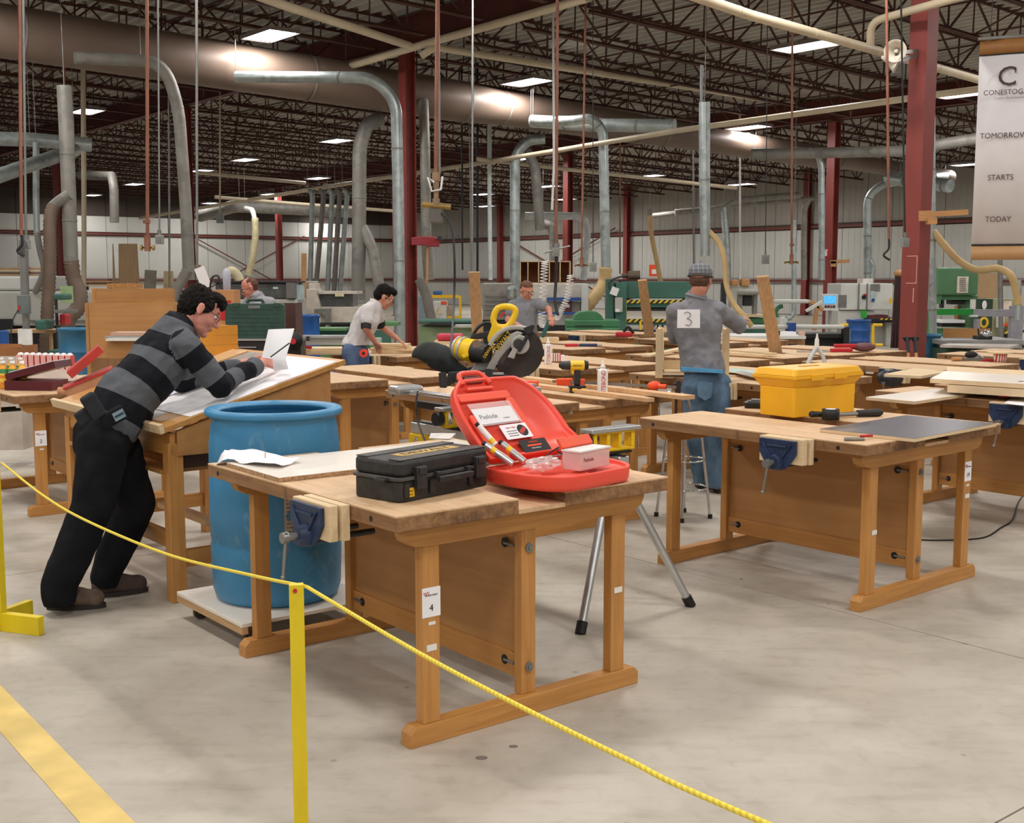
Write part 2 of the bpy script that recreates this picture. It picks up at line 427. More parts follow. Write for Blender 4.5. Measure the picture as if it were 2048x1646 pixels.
for (i,j),lab in COLLAB.items():
    h=zdeck(i*14.66)-.8 if i<2 else zdeck(29.3)-.1
    t_=thing('steel_column',lab,'column',ST(i*14.66 if i<2 else 29.2,COLT[(i,j)]),ANG)
    shaft=hcol(h).build('shaft',M_RED_STEEL if (i,j) in((0,0),(1,1),(1,2),(0,2)) else mat('dark_red_paint','#853731',.5),t_)
    MB().box((0,0,.012),(.4,.4,.025)).build('base_plate',M_BROWN_STEEL,t_)
    MB().box((0,0,h-.012),(.34,.34,.024)).build('cap_plate',M_BROWN_STEEL,t_)
    if (i,j)==(0,0):
        # boxed in faces plus chalk marks
        MB().box((0,-.131,h/2),(.235,.008,h)).build('side_cover',M_RED_STEEL,t_)
        ch=mat('chalk','#e0c3b0',.9)
        for z,y0,y1,lw in((2.0,-.11,.05,.008),(1.62,-.11,.05,.008)): MB().box((-.1365,(y0+y1)/2,z),(.002,y1-y0,lw)).build('chalk_mark',ch,t_)
        MB().box((-.1365,-.11,1.81),(.002,.008,.38)).build('chalk_mark',ch,t_)
        MB().box((-.1365,-.07,1.45),(.002,.01,.2)).build('chalk_mark',ch,t_)
# walls
M_WALL=mat('white_liner_panel','#c9c9c2',.5,0,.05,.8); M_WALLD=mat('shaded_upper_panel','#9f9a90',.6,0,.08,.8); M_WALLK=mat('dark_upper_wall','#4a3f37',.8,0,.15,.6)  # right wall's upper panels coloured greyer for the weak light up there
M_GIRT=mat('girt_paint','#6e3a30',.6,0,.1)
def wall(name,a,b,inward,bandz,topz,matlo,mathi,splitz):
    """a,b: end points on the floor; inward: unit vector into the room"""
    a=Vector(a);b=Vector(b);d=(b-a);L=d.length;u=d.normalized()
    m_=MB(); m_.bar(a+UP*4-inward*.1,b+UP*4-inward*.1,8.4,.12,inward.cross(u)) if False else None
    out=-inward*.06
    m_.add([a+out,b+out,b+out+UP*8,a+out+UP*8,a+out*2.5,b+out*2.5,b+out*2.5+UP*8,a+out*2.5+UP*8],[(0,1,2,3),(4,7,6,5),(0,3,7,4),(1,5,6,2),(3,2,6,7),(0,4,5,1)])
    w=struct(m_.build(name,mat('wall_backing','#57534d',.8)))
    n=int(L/1.22); st=L/n
    R=Matrix((u,inward,UP)).transposed().to_4x4()
    def pan(z0,z1,mt):
        p=MB(); g=.012; hw=st/2-g
        p.b2((-hw,-.02,z0),(hw,.0,z1))
        for x in(-hw*.5,0,hw*.5): p.b2((x-.02,0,z0),(x+.02,.008,z1))
        o=p.build('wall_panel',mt,w); return o
    protos=[pan(*x) for x in splitz]
    for k in range(n):
        for p in protos:
            o=p if k==0 else p.copy()
            if k: COL.objects.link(o)
            o.location=a+u*(st*(k+.5)); o.rotation_euler=R.to_euler()
    for z in bandz:
        g=MB(); g.bar(a+UP*z+inward*.06,b+UP*z+inward*.06,.12,.2,inward); g.bar(a+UP*(z+.1)+inward*.12,b+UP*(z+.1)+inward*.12,.02,.06,inward)
        g.build('girt',M_GIRT,w)
    return w
WT=T1-.1
WR=wall('wall_right',ST(S1-.1,T0+20),ST(S1-.1,T1),-DA,(1.55,3.95),8,None,None,[(0.02,1.4,M_WALL),(1.42,3.85,M_WALL),(4.1,7.3,M_WALLD)])
WL=wall('wall_left',ST(-6,WT),ST(S1,WT),-DB,(1.55,4.15),8,None,None,[(0.02,1.4,M_WALL),(1.42,4.05,M_WALL),(4.27,5.15,M_WALL),(5.17,7.6,M_WALLK)])
# X bracing near corner on both walls
for k,(p,q) in enumerate([((29.2,46.4,.4),(29.2,36.5,4.3)),((29.2,46.4,4.3),(29.2,36.5,.4))]):
    MB().bar(ST(*p),ST(*q),.09,.05).build('diagonal_brace',M_GIRT,WR)
for k,(p,q) in enumerate([((14.66,57.8,.4),(22.5,57.8,4.3)),((14.66,57.8,4.3),(22.5,57.8,.4))]):
    MB().bar(ST(*p),ST(*q),.09,.05).build('diagonal_brace',M_GIRT,WL)
# ---------------- hanging light fixtures ----------------
M_TUBE=mat('lit_tube','#f6f4ff',.5,emit=9.); M_REFL=mat('fixture_reflector','#e8e8ee',.5,emit=1.2); M_FIXT=mat('fixture_housing','#8a8078',.5,.2)
def fixture(p,lab,power=1.,full=True):
    t_=thing('ceiling_light',lab,'ceiling light',p,ANG+math.pi/2,'fluorescent lights hanging below the roof')
    if FX.get('h') is None:
        h=MB(); h.b2((-.62,-.33,.02),(.62,.33,.05)); h.b2((-.62,-.34,-.03),(.62,-.325,.05)); h.b2((-.62,.325,-.03),(.62,.34,.05)); h.b2((-.635,-.34,-.03),(-.62,.34,.05)); h.b2((.62,-.34,-.03),(.635,.34,.05)); h.b2((-.12,-.12,.05),(.12,.12,.12))
        FX['h']=h.build('housing',M_FIXT,t_)
        r=MB(); 
        for y in(-.27,-.162,-.054,.054,.162,.27): r.add([(-.61,y-.05,.0),(.61,y-.05,.0),(.61,y,.019),(-.61,y,.019),(.61,y+.05,.0),(-.61,y+.05,.0)],[(0,1,2,3),(3,2,4,5)])
        FX['r']=r.build('reflector',M_REFL,t_)
        tb=MB(); 
        for y in(-.27,-.162,-.054,.054,.162,.27): tb.cyl((-.6,y,-.005),(.6,y,-.005),.013,8)
        FX['t']=tb.build('lamp_tubes',M_TUBE,t_)
        w=MB(); 
        w.cyl((0,0,.11),(0,0,.62),.006,4)
        FX['w']=w.build('hanger_wire',M_STEEL,t_)
    else:
        for k in'hrtw':
            c=FX[k].copy(); COL.objects.link(c); c.parent=t_
    if 'L' not in FX:
        l=bpy.data.lights.new('tube_light','AREA'); l.shape='RECTANGLE'; l.size=1.2; l.size_y=.64; l.energy=LAMP_POWER; l.color=(1.,.965,.93); FX['L']=l
    lo=bpy.data.objects.new('tube_light',FX['L']); COL.objects.link(lo); lo.parent=t_; lo.location=(0,0,-.04)
    return t_
FX={}
def roofpoint(px,py,off=6.4):
    H=off
    for k in range(30):
        p=FL(px,py,H); s_,_=toST(p); H=.5*H+.5*(off-.03*s_)
    return p
LL=[(540,70,'big bright light nearest the top left, beside the cream sprinkler pipe'),(1054,163,'light hanging above the branch of the big duct near the picture centre'),
(1612,92,'light at the top right behind the thick cream pipe'),(1497,254,'light just below the long cream pipe right of centre'),(672,281,'light seen under the big duct left of the centre column'),
(490,319,'light between the left column and the thin duct pipes'),(173,222,'light beside the grey vertical duct at the far left'),(635,356,'light above the row of five thin duct pipes'),
(403,341,'light just right of the left red column'),(268,368,'small light left of the hanging copper pipe'),(185,390,'smallest light at the far left near the back wall'),
(540,388,'light just above the bright red far column'),(420,406,'distant light above the back wall, right of the left column'),(1300,351,'light above the horizontal cream pipe right of the picture centre'),
(1483,368,'light at the end of the cream branch pipe'),(1925,188,'light partly hidden by the hanging banner'),(1940,328,'small light left of the banner word starts'),
(1030,318,'light behind the elbow of the duct near the centre'),(580,435,'tiny distant light right of the bright red column'),(965,388,'distant light right of the valve cluster, upper of two'),
(970,412,'distant light right of the valve cluster, lower of two'),(1095,372,'distant light left of the long hanging copper pipe'),(1130,398,'distant light beside the orange red column')]
for x,y,lab in LL:
    p=roofpoint(x,y)
    s_,t_=toST(p)
    if t_>T1-1.5: p=ST(s_,T1-1.6,p.z)
    fixture(p,'fluorescent '+lab)
# unseen lights of the same kind, added above and behind the photographer for illumination
k=0
for s_ in(-26.,-20.,-14.2,-9.):
    for t_ in(-24,-17,-10.,-3.4,3.4,):
        fixture(ST(s_,t_,6.4-.03*s_),'fluorescent light outside the photographed view'); k+=1
for s_,t_ in((-3.2,5.5),(-3.2,-1.),(4.6,-1.),(11.5,-1.),(12,-8),(3,-8),(-3,-8),(19,6),(19,-1),(24.5,4),(-9.5,11),(-9.5,18),(-9,27),(18.5,16)):
    fixture(ST(s_,t_,6.4-.03*s_),'fluorescent light outside the photographed view')
# ================= WORKBENCHES =================
RB=math.radians(-51.4)
def bench_proto(label,loc,rz=RB):
    b=thing('workbench',label,'workbench',(loc[0],loc[1],0),rz,'two person beech workbenches')
    H=.88;L=1.525;Wd=1.34
    # two thick worktops with a tool trough between them
    for s in(-1,1):
        y0,y1=(-.67,-.125) if s<0 else (.105,.67)
        m=MB(); m.b2((-L/2,y0,H-.006),(L/2,y1,H)); o=m.build('worktop',M_TOP['x'],b)
        e=MB(); e.b2((-L/2,y0,H-.058),(L/2,y1,H-.004)); ed=e.build('worktop_edge',M_EDGE['x'],o,.004)
        for x in(-.66,.6):
            d=MB(); d.cyl((x,y0-.0008 if s<0 else y1+.0008,H-.032),(x,(y0+.01) if s<0 else y1-.01,H-.032),.011,10); d.build('dog_hole',M_BLACK,o)
    MB().b2((-L/2,-.125,H-.058),(L/2,.105,H-.042)).build('tool_trough',M_TOP['x'],b)
    for sx in(-1,1):
        # rounded top rail across the end
        p=[(-.60,H-.059),(-.60,H-.085),(-.585,H-.115),(-.55,H-.135),(-.5,H-.142),(.5,H-.142),(.55,H-.135),(.585,H-.115),(.60,H-.085),(.60,H-.059)]
        x=sx*.665; MB().prism(p,x-.03,x+.03,'x').build('top_rail',M_OAK['y'],b,.003)
        f=[(-.575,0),(-.575,.052),(-.55,.076),(.55,.076),(.575,.052),(.575,0)]
        MB().prism(f,x-.032,x+.032,'x').build('foot_rail',M_OAK['y'],b,.003)
        for y,w in((-.475,.075),(0,.07),(.46,.075)):
            xx=x if y else x-sx*.02
            MB().b2((xx-.024,y-w/2,.076),(xx+.024,y+w/2,H-.142)).build('leg',M_OAK['z'],b,.003)
        # washers and bolts of the centre leg
        for z in(.185,.66):
            w=MB(); w.cyl((x+sx*.004,0,z),(x+sx*.012,0,z),.019,14); w.cyl((x+sx*.012,0,z),(x+sx*.018,0,z),.010,6); w.build('bolt',M_STEEL,b)
    # panel and rails between the centre legs
    MB().b2((-.62,-.008,.20),(.62,.008,.70)).build('back_panel',M_PANEL,b)
    for z0,z1 in((.13,.225),(.69,.74)): MB().b2((-.62,-.018,z0),(.62,.018,z1)).build('stretcher',M_OAK['x'],b,.002)
    for x in(-.54,.54):
        for z in(.185,.66):
            n=MB(); n.cyl((x,-.0195,z),(x,-.017,z),.02,12); n.build('bolt_pocket',M_BLACK,b)
            n=MB(); n.cyl((x,-.021,z),(x+(.065 if x>0 else -.065),-.021,z),.006,6); n.build('barrel_bolt',M_STEEL,b)
    for s in(-1,1): vise(b,s)
    return b
def vise(b,s):
    """quick release vise with blue cast body and hardwood jaws; s=-1 near side"""
    R=Matrix.Rotation(0 if s<0 else math.pi,4,'Z')
    cx,y=.30,-.67
    T=R@Matrix.Translation((cx,y,0))
    v=MB(T); v.prism([(-.115,.868),(.115,.868),(.115,.80),(.085,.755),(.045,.715),(-.045,.715),(-.085,.755),(-.115,.80)],-.100,-.083,'y')
    for a,c in(((-.09,.85),(-.03,.77)),((.09,.85),(.03,.77)),((-.06,.835),(.06,.835))): v.bar((a[0],-.103,a[1]),(c[0],-.103,c[1]),.008,.012,(0,1,0))
    v.cyl((0,-.137,.752),(0,-.083,.752),.036,16,.048)
    vb=v.build('vise_body',M_BLUEV,b,.002)
    k=MB(T); k.cyl((0,-.187,.752),(0,-.132,.752),.014,12); k.cyl((0,-.197,.752),(0,-.172,.752),.021,12); k.build('vise_screw',M_STEEL,vb)
    k=MB(T); k.cyl((.012,-.184,.775),(-.02,-.184,.60),.0065,8); k.ell((-.02,-.184,.60),.010,8,6); k.build('vise_handle',M_STEEL,vb)
    k=MB(T); k.cyl((-.06,-.082,.742),(-.06,.16,.742),.012,8); k.build('guide_rod',M_DARK,vb)
    k=MB(T); k.cyl((.06,-.082,.742),(.06,.16,.742),.012,8); k.build('guide_rod',M_DARK,vb)
    for y0,y1,x0,x1 in((-.0825,-.047,-.125,.15),(-.037,-.002,-.125,.16)):
        k=MB(T); k.b2((x0,y0,.745),(x1,y1,.878)); k.build('vise_jaw',M_BIRCH['x'],b,.003)
BENCH=[ # centre x,y, label
 ((-.352,5.048),'nearest workbench, with the number 4 tag on its leg'),
 ((1.76,6.82),'workbench at the right with the number 19 tag, black board and yellow toolbox on it'),
 ((.07,8.52),'workbench under the glue bottle and yellow drill'),
 ((2.01,10.09),'workbench the man in the grey cap is facing, with the open cabinet frame on it'),
 ((3.66,8.50),'workbench at the right edge carrying white boards behind the black board'),
 ((3.86,11.55),'workbench behind the yellow toolbox with the black bagged vise'),
 ((-1.38,10.29),'workbench behind the blue barrel with blue tape sheet in its trough'),
 ((-3.42,9.25),'workbench at the far left with the number 2 tag, under the snacks'),
 ((.49,11.60),'workbench with the farther glue bottle, right of the saw'),
 ((2.22,12.64),'workbench with the tilted plank, right of the man in the cap'),
 ((3.45,13.56),'workbench with the red handled clamps by the deep blue drum'),
 ((5.62,12.8),'workbench right of the big column with the paper cup pedestal'),
 ((-1.15,13.35),'workbench where the man in the white shirt stands'),
 ((.72,14.6),'workbench with the tall plank leaning over it behind the saw handle'),
 ((-3.1,12.2),'workbench behind the man in the striped sweater with the clamp rails'),
 ((2.65,15.9),'workbench in the back row in front of the green planer'),
 ((1.3,17.9),'farthest workbench, below the green jointer with the red clamp'),
]
B0=bench_proto('beech workbench: '+BENCH[0][1],BENCH[0][0])
BN=[B0]; _k=[(c,children(c)) for c in children(B0)]
for (p,l) in BENCH[1:]:
    c=B0.copy(); COL.objects.link(c); c.location=(p[0],p[1],0); c['label']='beech workbench: '+l
    for ch,gs in _k:
        d=ch.copy(); COL.objects.link(d); d.parent=c
        for g in gs: e=g.copy(); COL.objects.link(e); e.parent=d
    BN.append(c)
for b_ in BN: b_['label']=b_['label'].replace('beech workbench: ','')[:200]
BN[1].rotation_euler=(0,0,math.radians(-49.5))
BN[11].rotation_euler=(0,0,math.radians(-47))
def BL(i,x,y,z=.88):
    """bench local point to world"""
    o=BN[i]; a=o.rotation_euler[2]; return Vector((o.location.x+x*math.cos(a)-y*math.sin(a),o.location.y+x*math.sin(a)+y*math.cos(a),z))
# station number tags (paper taped to the near left leg)
M_INK=mat('black_ink','#1c1c1e',.6); M_INKR=mat('red_ink','#c23a34',.6)
def tagplate(i,num,y=-.475,z=.53,side='x',w=.08,extra=True):
    o=BN[i]
    x=.665+.0245
    p=MB(); p.b2((x,y-w/2,z-.055),(x+.001,y+w/2,z+.055)); t=p.build('number_tag',M_PAPER,o)
    text_obj('tag_number',num,.036,M_INK,t,(x+.0016,y,z-.022),(math.pi/2,0,math.pi/2))
    text_obj('tag_print','WOOD SKILLS',.0085,M_INK,t,(x+.0016,y,z+.026),(math.pi/2,0,math.pi/2))
    text_obj('tag_logo','WS',.018,M_INKR,t,(x+.0014,y-.022,z+.033),(math.pi/2,0,math.pi/2))
    q=MB(); q.b2((x,y-.012,z-.085),(x+.0008,y+.018,z-.073)); q.build('tape_scrap',M_WHITE,o)
tagplate(0,'4'); tagplate(1,'19',y=.46,z=.62,w=.07); tagplate(7,'2',z=.56)
for i,y,z in((1,-.46,.40),(1,.46,.48),(0,.46,.42),(0,-.475,.36)):
    q=MB(); q.b2((.69,y-.022,z-.012),(.6915,y+.022,z+.012)); q.build('tape_scrap',M_WHITE,BN[i])
MB().b2((-.70,-.09,.60),(-.66,-.04,.66)).build('yellow_tape',M_YEL,BN[0])
# ================= DUCTS, PIPES, DROPS =================
def seams(m_,pts,r,n=14,dr=.006,w=.02):
    for p,q in zip(pts[:-1],pts[1:]):
        pass
# main extraction trunk along DA, stepping down in diameter away from the cyclone
trunk=thing('extraction_duct','huge dusty brown extraction duct crossing under the roof from the left edge','duct',ST(0,13.7,0))
def TK(s): return ST(s,13.7,5.93-.031*s)
TKL=lambda s: TK(s)-trunk.location
M_TRUNK=mat('dusty_duct_paint','#7d6a5d',.5,.1,.12,.7)
segs=[(-26,2.2,.50,.48),(2.2,3.4,.48,.41),(3.4,8.0,.41,.40),(8,9,.40,.36),(9,16.,.36,.34),(16,17,.34,.26),(17,23.5,.26,.24)]
for a,b_,r0,r1 in segs:
    MB().tube([TKL(a),TKL(b_)],[r0,r1],28,False).build('duct_section',M_TRUNK,trunk)
for s_ in(-20,-14,-8,-2.,2.2,3.4,8.,9,12.5,16,17,20):
    r=.50 if s_<2.3 else(.415 if s_<8.5 else(.365 if s_<16.5 else .27))
    MB().tube([TKL(s_-.02),TKL(s_+.02)],[r+.008,r+.008],28,False).build('joint_ring',M_GALVD,trunk)
MB().cyl(TKL(23.5),TKL(23.52),.24,20).build('end_cap',M_GALVD,trunk)
for s_ in(-18,-9,-1,6,13,20):
    MB().cyl(TKL(s_)+UP*.3,TKL(s_)+UP*1.2,.01,6).build('hanger_rod',M_STEEL,trunk)
def run(name,label,cat,pts,r,m_,bendr=.0,n=14,parts=(),group=None,k=7,rings=0,ringm=None):
    """a pipe as a thing: body, couplings and whatever hangs at its end (pts in world space)"""
    P=bend(pts,bendr,k) if bendr else [Vector(p) for p in pts]
    o=MB().tube([p-P[-1] for p in P],r,n).build(name,m_,None); o.location=P[-1]
    tag(o,label,cat,group)
    if rings:
        L=[0]
        for a,b_ in zip(P[:-1],P[1:]): L.append(L[-1]+(b_-a).length)
        d=rings
        while d<L[-1]:
            i=max(j for j in range(len(L)) if L[j]<=d); i=min(i,len(P)-2); f=(d-L[i])/(L[i+1]-L[i]); c=P[i].lerp(P[i+1],f)-P[-1]; t=(P[i+1]-P[i]).normalized()*.018
            rr=r if not isinstance(r,(list,tuple)) else r[i]
            MB().tube([c-t,c+t],rr*1.06,n).build('coupling',ringm or M_GALVD,o); d+=rings
    if cat in('duct','hose') or name in('white_post',):
        q=max(P,key=lambda v:v.z); zt=zdeck(toST(q)[0])-.088
        if zt>q.z+.1: MB().cyl(q-P[-1],Vector((q.x,q.y,zt))-P[-1],.008,5).build('hanger_rod',M_STEEL,o)
    for args in parts:
        nm,pp,rr,mm=args[:4]
        MB().tube([Vector(p)-P[-1] for p in pp],rr,10).build(nm,mm,o)
    return o
def hose(pts,r,Y=None,k=8,ribs=True):
    """flexible hose with raised spiral ribs"""
    P=smooth_path(pts,k); rr=[]; Q=[]
    for i in range(len(P)-1):
        n=max(1,int((P[i+1]-P[i]).length/(r*.28)))
        for j in range(n):
            Q.append(P[i].lerp(P[i+1],j/n))
    Q.append(P[-1]); rr=[r*(1.07 if i%2 else .94) for i in range(len(Q))]
    return Q,rr
def add_hose(name,pts,r,m_,parent):
    Q,rr=hose(pts,r); l=parent.location if parent.parent is None else parent.location
    return MB().tube([q-parent.location for q in Q],rr,12).build(name,m_,parent)
def PP(l,Y): return [PT(x,y,Y) for x,y in l]
# --- branches dropping from the trunk ---
Y=22.6; o=run('drop_duct','grey branch duct at upper left dropping beside the left red column','duct',[PT(150,116,22.3),PT(325,122,23.2),PT(357,210,23.4),PT(373,430,23.4),PT(378,560,23.4)],.115,M_GALVD,.8,16,rings=2.4)
add_hose('flexible_hose',[PT(375,540,23.3),PT(352,585,23.2),PT(335,630,23.0),PT(330,668,22.8)],.10,M_HOSEG,o)
run('drop_duct','bright branch duct bending down just left of the central red column','duct',[PT(472,154,24.6),PT(745,155,24.0),PT(792,200,24.0),PT(797,400,24.),PT(800,690,24.)],.115,M_GALV,.9,16,rings=2.2)
o=run('drop_duct','grey duct curving down just right of the central red column','duct',[PT(846,196,28.9),PT(847,204,27.5),PT(850,300,27),PT(853,500,27),PT(858,560,27)],.115,M_GALVD,.6,16,rings=2.5)
add_hose('flexible_hose',[PT(838,558,26.5),PT(852,590,26.5),PT(862,635,26.5),PT(872,665,26.5),PT(900,672,26.5)],.11,M_HOSEG,o)
o=run('drop_duct','wide dusty duct falling from the big duct between the thin pipes and the central column','duct',[PT(762,238,28.),PT(735,246,27.8),PT(719,290,27.6),PT(718,500,27.6),PT(716,600,27.6)],.16,M_GALVD,.5,18,rings=2.1)
MB().tube([p-o.location for p in smooth_path([PT(725,455,27.6),PT(745,500,27.5),PT(756,560,27.4),PT(762,600,27.4)],6)],.13,14).build('side_branch',M_GALVD,o)
o=run('drop_duct','silver duct with tan ribbed hose hanging above the green planer','duct',[PT(1066,240,29.5),PT(1140,242,28.6),PT(1185,236,28.4),PT(1206,262,28.4),PT(1209,400,28.4),PT(1212,542,28.4)],.115,M_GALV,.45,16,rings=2.0)
add_hose('flexible_hose',[PT(1211,535,28.4),PT(1208,565,28.4),PT(1188,595,28.2),PT(1165,625,28.)],.15,M_HOSE,o)
run('branch_duct','pale duct stub running right from the big duct above the long cream pipe','duct',[PT(1062,242,29.6),PT(1180,250,29.),PT(1350,252,28.2)],.155,M_GALV,0,18,rings=.9)
o=run('drop_duct','goose necked silver duct dropping left of the grey shirted man','duct',[PT(1090,278,31),PT(1055,280,31),PT(1030,310,31),PT(1030,450,31),PT(1030,600,31)],.13,M_GALV,.45,16,rings=2.3)
run('drop_duct','dark inclined duct with open end hanging right of the goose necked duct','duct',[PT(1052,300,31.5),PT(1070,330,31.5),PT(1076,400,31.5),PT(1080,460,31.5)],.13,M_GALVD,.5,16)
o=run('drop_duct','tall pale duct hanging above the man in the grey cap','duct',[PT(1409,205,21.5),PT(1409,360,21.5),PT(1411,512,21.5)],[.098,.098,.085],M_GALV,0,18,rings=1.35)
MB().tube([PT(1403,130,21.5)-o.location,PT(1403,206,21.5)-o.location],.03,10).build('hanger_pipe',M_STEEL,o)
add_hose('flexible_hose',[PT(1417,462,21.5),PT(1438,486,21.4),PT(1449,520,21.3),PT(1453,570,21.2),PT(1466,605,21.),PT(1490,635,20.8),PT(1503,652,20.8)],.048,M_HOSE,o)
run('branch_duct','wide silver duct running right above the fire alarm column','duct',[PT(1503,308,33.),PT(1640,306,33.),PT(1800,302,32.),PT(1960,276,31.)],.145,M_GALVD,0,18,rings=1.6)
run('drop_duct','slim silver duct bending down just left of the fire alarm column','duct',[PT(1590,300,33.),PT(1634,304,33.2),PT(1643,330,33.2),PT(1644,560,33.2)],.085,M_GALV,.4,14,rings=1.8)
run('branch_duct','bright duct leaving the end of the big duct behind the large red column','duct',[TK(23.2),PT(1780,356,38.),PT(1900,372,36)],.20,M_GALV,0,18,rings=1.5)
o=run('drop_duct','silver duct with elbow dropping to the white machine cabinet','duct',[PT(1800,362,39),PT(1760,370,39),PT(1735,395,39),PT(1735,520,39),PT(1735,560,39)],.13,M_GALV,.4,16,rings=1.2)
add_hose('outlet_elbow',[PT(1735,515,39),PT(1745,538,39),PT(1738,575,39)],.11,M_GALV,o)
o=run('drop_duct','vertical silver duct right behind the large red column','duct',[PT(1862,196,19.),PT(1863,470,19.),PT(1866,700,19.)],.062,M_GALV,0,16,rings=1.1)
add_hose('flexible_hose',[PT(1866,462,19.),PT(1890,492,18.9),PT(1920,523,18.8),PT(1955,540,18.7),PT(1995,537,18.6),PT(2022,552,18.5),PT(2034,590,18.5),PT(2036,610,18.5)],.058,M_HOSE,o)
MB().tube([p-o.location for p in PP([(2036,560),(2036,640)],18.5)],.05,12).build('outlet_pipe',M_GALV,o)
o=run('drop_duct','thick grey duct hanging at the left edge above the blue barrel','duct',[PT(128,172,22.),PT(132,250,22.),PT(138,400,22.),PT(142,528,22.)],.13,M_GALVD,.0,18,rings=1.2)
add_hose('flexible_hose',[PT(142,520,22.),PT(148,560,22),PT(160,590,21.9),PT(155,618,21.8),PT(138,635,21.7),PT(134,660,21.7)],.135,M_HOSEB,o)
MB().tube([p-o.location for p in bend(PP([(140,388),(118,402),(104,415)],21.9),.2)],.10,12).build('side_branch',M_GALVD,o)
add_hose('branch_hose',[PT(108,412,21.9),PT(100,440,21.8),PT(100,520,21.7),PT(95,620,21.6),PT(90,720,21.6)],.115,M_HOSEB,o)
MB().tube([p-o.location for p in PP([(134,650),(134,700)],21.7)],.12,12).build('inlet_collar',M_GALVD,o)
run('branch_duct','shiny duct running in from the left edge to a blunt end','duct',[PT(-60,276,27),PT(60,279,27.5),PT(183,290,28.)],.16,M_GALV,0,18,rings=1.)
run('branch_duct','diagonal shiny duct rising to the right at the left edge','duct',[PT(-60,372,24.5),PT(60,330,26),PT(150,300,27.6)],.15,M_GALV,0,18,rings=1.3)
o=run('drop_duct','thin grey duct with bent hose at the far left','duct',[PT(72,285,27.),PT(72,400,27.),PT(74,470,27.)],.07,M_GALV,0,12)
add_hose('flexible_hose',[PT(74,465,27),PT(80,500,27),PT(88,535,27),PT(84,555,27),PT(70,585,27)],.07,M_HOSEG,o)
run('white_post','pale vertical pipe hanging under the light at the left','pipe',[PT(166,130,30.),PT(168,420,30),PT(168,688,30)],.06,M_BEIGE,0,10)
run('drop_duct','short dark duct hanging high left of the left red column','duct',[PT(160,350,40),PT(224,352,37),PT(228,380,37),PT(229,445,37)],.14,M_GALVD,0,12)
# five thin pipes of the sander
hdr=run('manifold_pipe','horizontal manifold feeding five thin duct pipes','pipe',[PT(622,383,36),PT(705,386,36)],.05,M_GALVD,0,10)
for k,(xt,xb,yb) in enumerate([(625,620,575),(647,632,572),(664,655,585),(679,668,585),(694,680,585)]):
    run('thin_duct_pipe',['leftmost','second from left','middle','fourth from left','rightmost'][k]+' of five thin parallel duct pipes left of the wide dusty duct','duct',[PT(xt-9,382,36),PT(xt-3,382,36),PT(xt,392,36),PT(xt+(xb-xt)*.3,450,36),PT(xb,yb,36)],.075,M_GALVD if k%2 else M_GALV,.1,10,group='five thin duct pipes')
o=run('hooked_hose','curved white and yellow hose hanging behind the man with the grey collar','hose',[PT(490,416,50),PT(505,420,48),PT(510,440,48)],.10,M_WHITE,.2,12)
add_hose('flexible_hose',[PT(510,436,48),PT(511,470,48),PT(506,510,48),PT(497,550,48)],.14,mat('yellowed_hose','#d6cba2',.5),o)
run('branch_duct','dusty horizontal duct at the far left wall behind the light','duct',[PT(400,432,52),PT(470,412,50),PT(640,420,50),PT(720,424,50)],.26,M_GALVD,.4,14)
o=run('wall_duct','white bent pipe on the right wall near the coiled hose','pipe',[PT(1050,432,42),PT(1165,432,42),PT(1175,460,42),PT(1166,560,42)],.13,mat('white_duct','#cfd6d6',.5),.5,12)
run('wall_duct','dark elbow duct near the corner of the right wall','duct',[PT(1086,448,45),PT(1104,452,45),PT(1108,480,45),PT(1108,530,45)],.17,M_GALVD,.5,12)
run('wall_duct','long thin duct high along the right wall','duct',[PT(1300,432,50),PT(1480,410,50),PT(1630,396,50)],.10,M_GALVD,.4,12)
run('wall_duct','lower thin duct along the right wall beneath the long one','duct',[PT(1350,425,48),PT(1440,418,48),PT(1470,400,48),PT(1600,390,48)],.13,M_GALVD,.4,12)
run('wall_duct','vertical duct pipe on the right wall behind the cap wearing man','duct',[PT(1448,415,48),PT(1454,500,48),PT(1456,580,48)],.14,M_GALV,0,12)
o=run('yellow_hose','tan hose hanging down the right wall behind the green press','hose',[PT(1300,418,45),PT(1300,432,45)],.09,M_GALVD,0,10)
add_hose('flexible_hose',[PT(1300,430,45),PT(1303,470,45),PT(1313,520,45),PT(1322,566,45)],.09,M_HOSE,o)
run('wall_duct','grey pipe right of the fire alarm column reaching the white cabinet','duct',[PT(1617,400,47),PT(1608,420,47),PT(1608,560,47)],.12,M_GALVD,.3,12)
run('pipe_bend','grey pipe curving under to the small green bandsaw','duct',[PT(1588,440,33),PT(1588,625,33),PT(1580,638,33),PT(1562,636,33)],.07,M_GALV,.2,12)
# --- sprinkler mains ---
def cream(label,pts,r,b_=.35,rings=0): return run('cream_pipe',label,'pipe',pts,r,M_BEIGE,b_,14,rings=rings,ringm=M_BEIGE)
cream('thick cream sprinkler pipe sloping down from top centre left to the central column',[PT(360,-66,18.0),PT(560,8,20.),PT(820,92,24.)],.075,0,rings=3.)
cream('cream sprinkler pipe running right from the central column under the joists',[PT(843,112,24.7),PT(868,94,24.6),PT(1100,131,27.),PT(1348,170,31),PT(1586,208,36.)],.075,.2,rings=3.)
cream('widest cream pipe at the top right ending near the banner, behind the loudspeaker horn',[PT(1300,-38,13.5),PT(1500,30,15.),PT(1770,106,17.6),PT(2008,174,20.2)],[.062,.062,.062,.062],0,rings=1.8)
cream('long thin cream pipe crossing the whole hall from the banner down to the left',[PT(2010,172,20.2),PT(1860,191,21.2),PT(1350,262,26),PT(1000,320,31.),PT(690,368,37),PT(280,436,46)],.058,0,rings=4.)
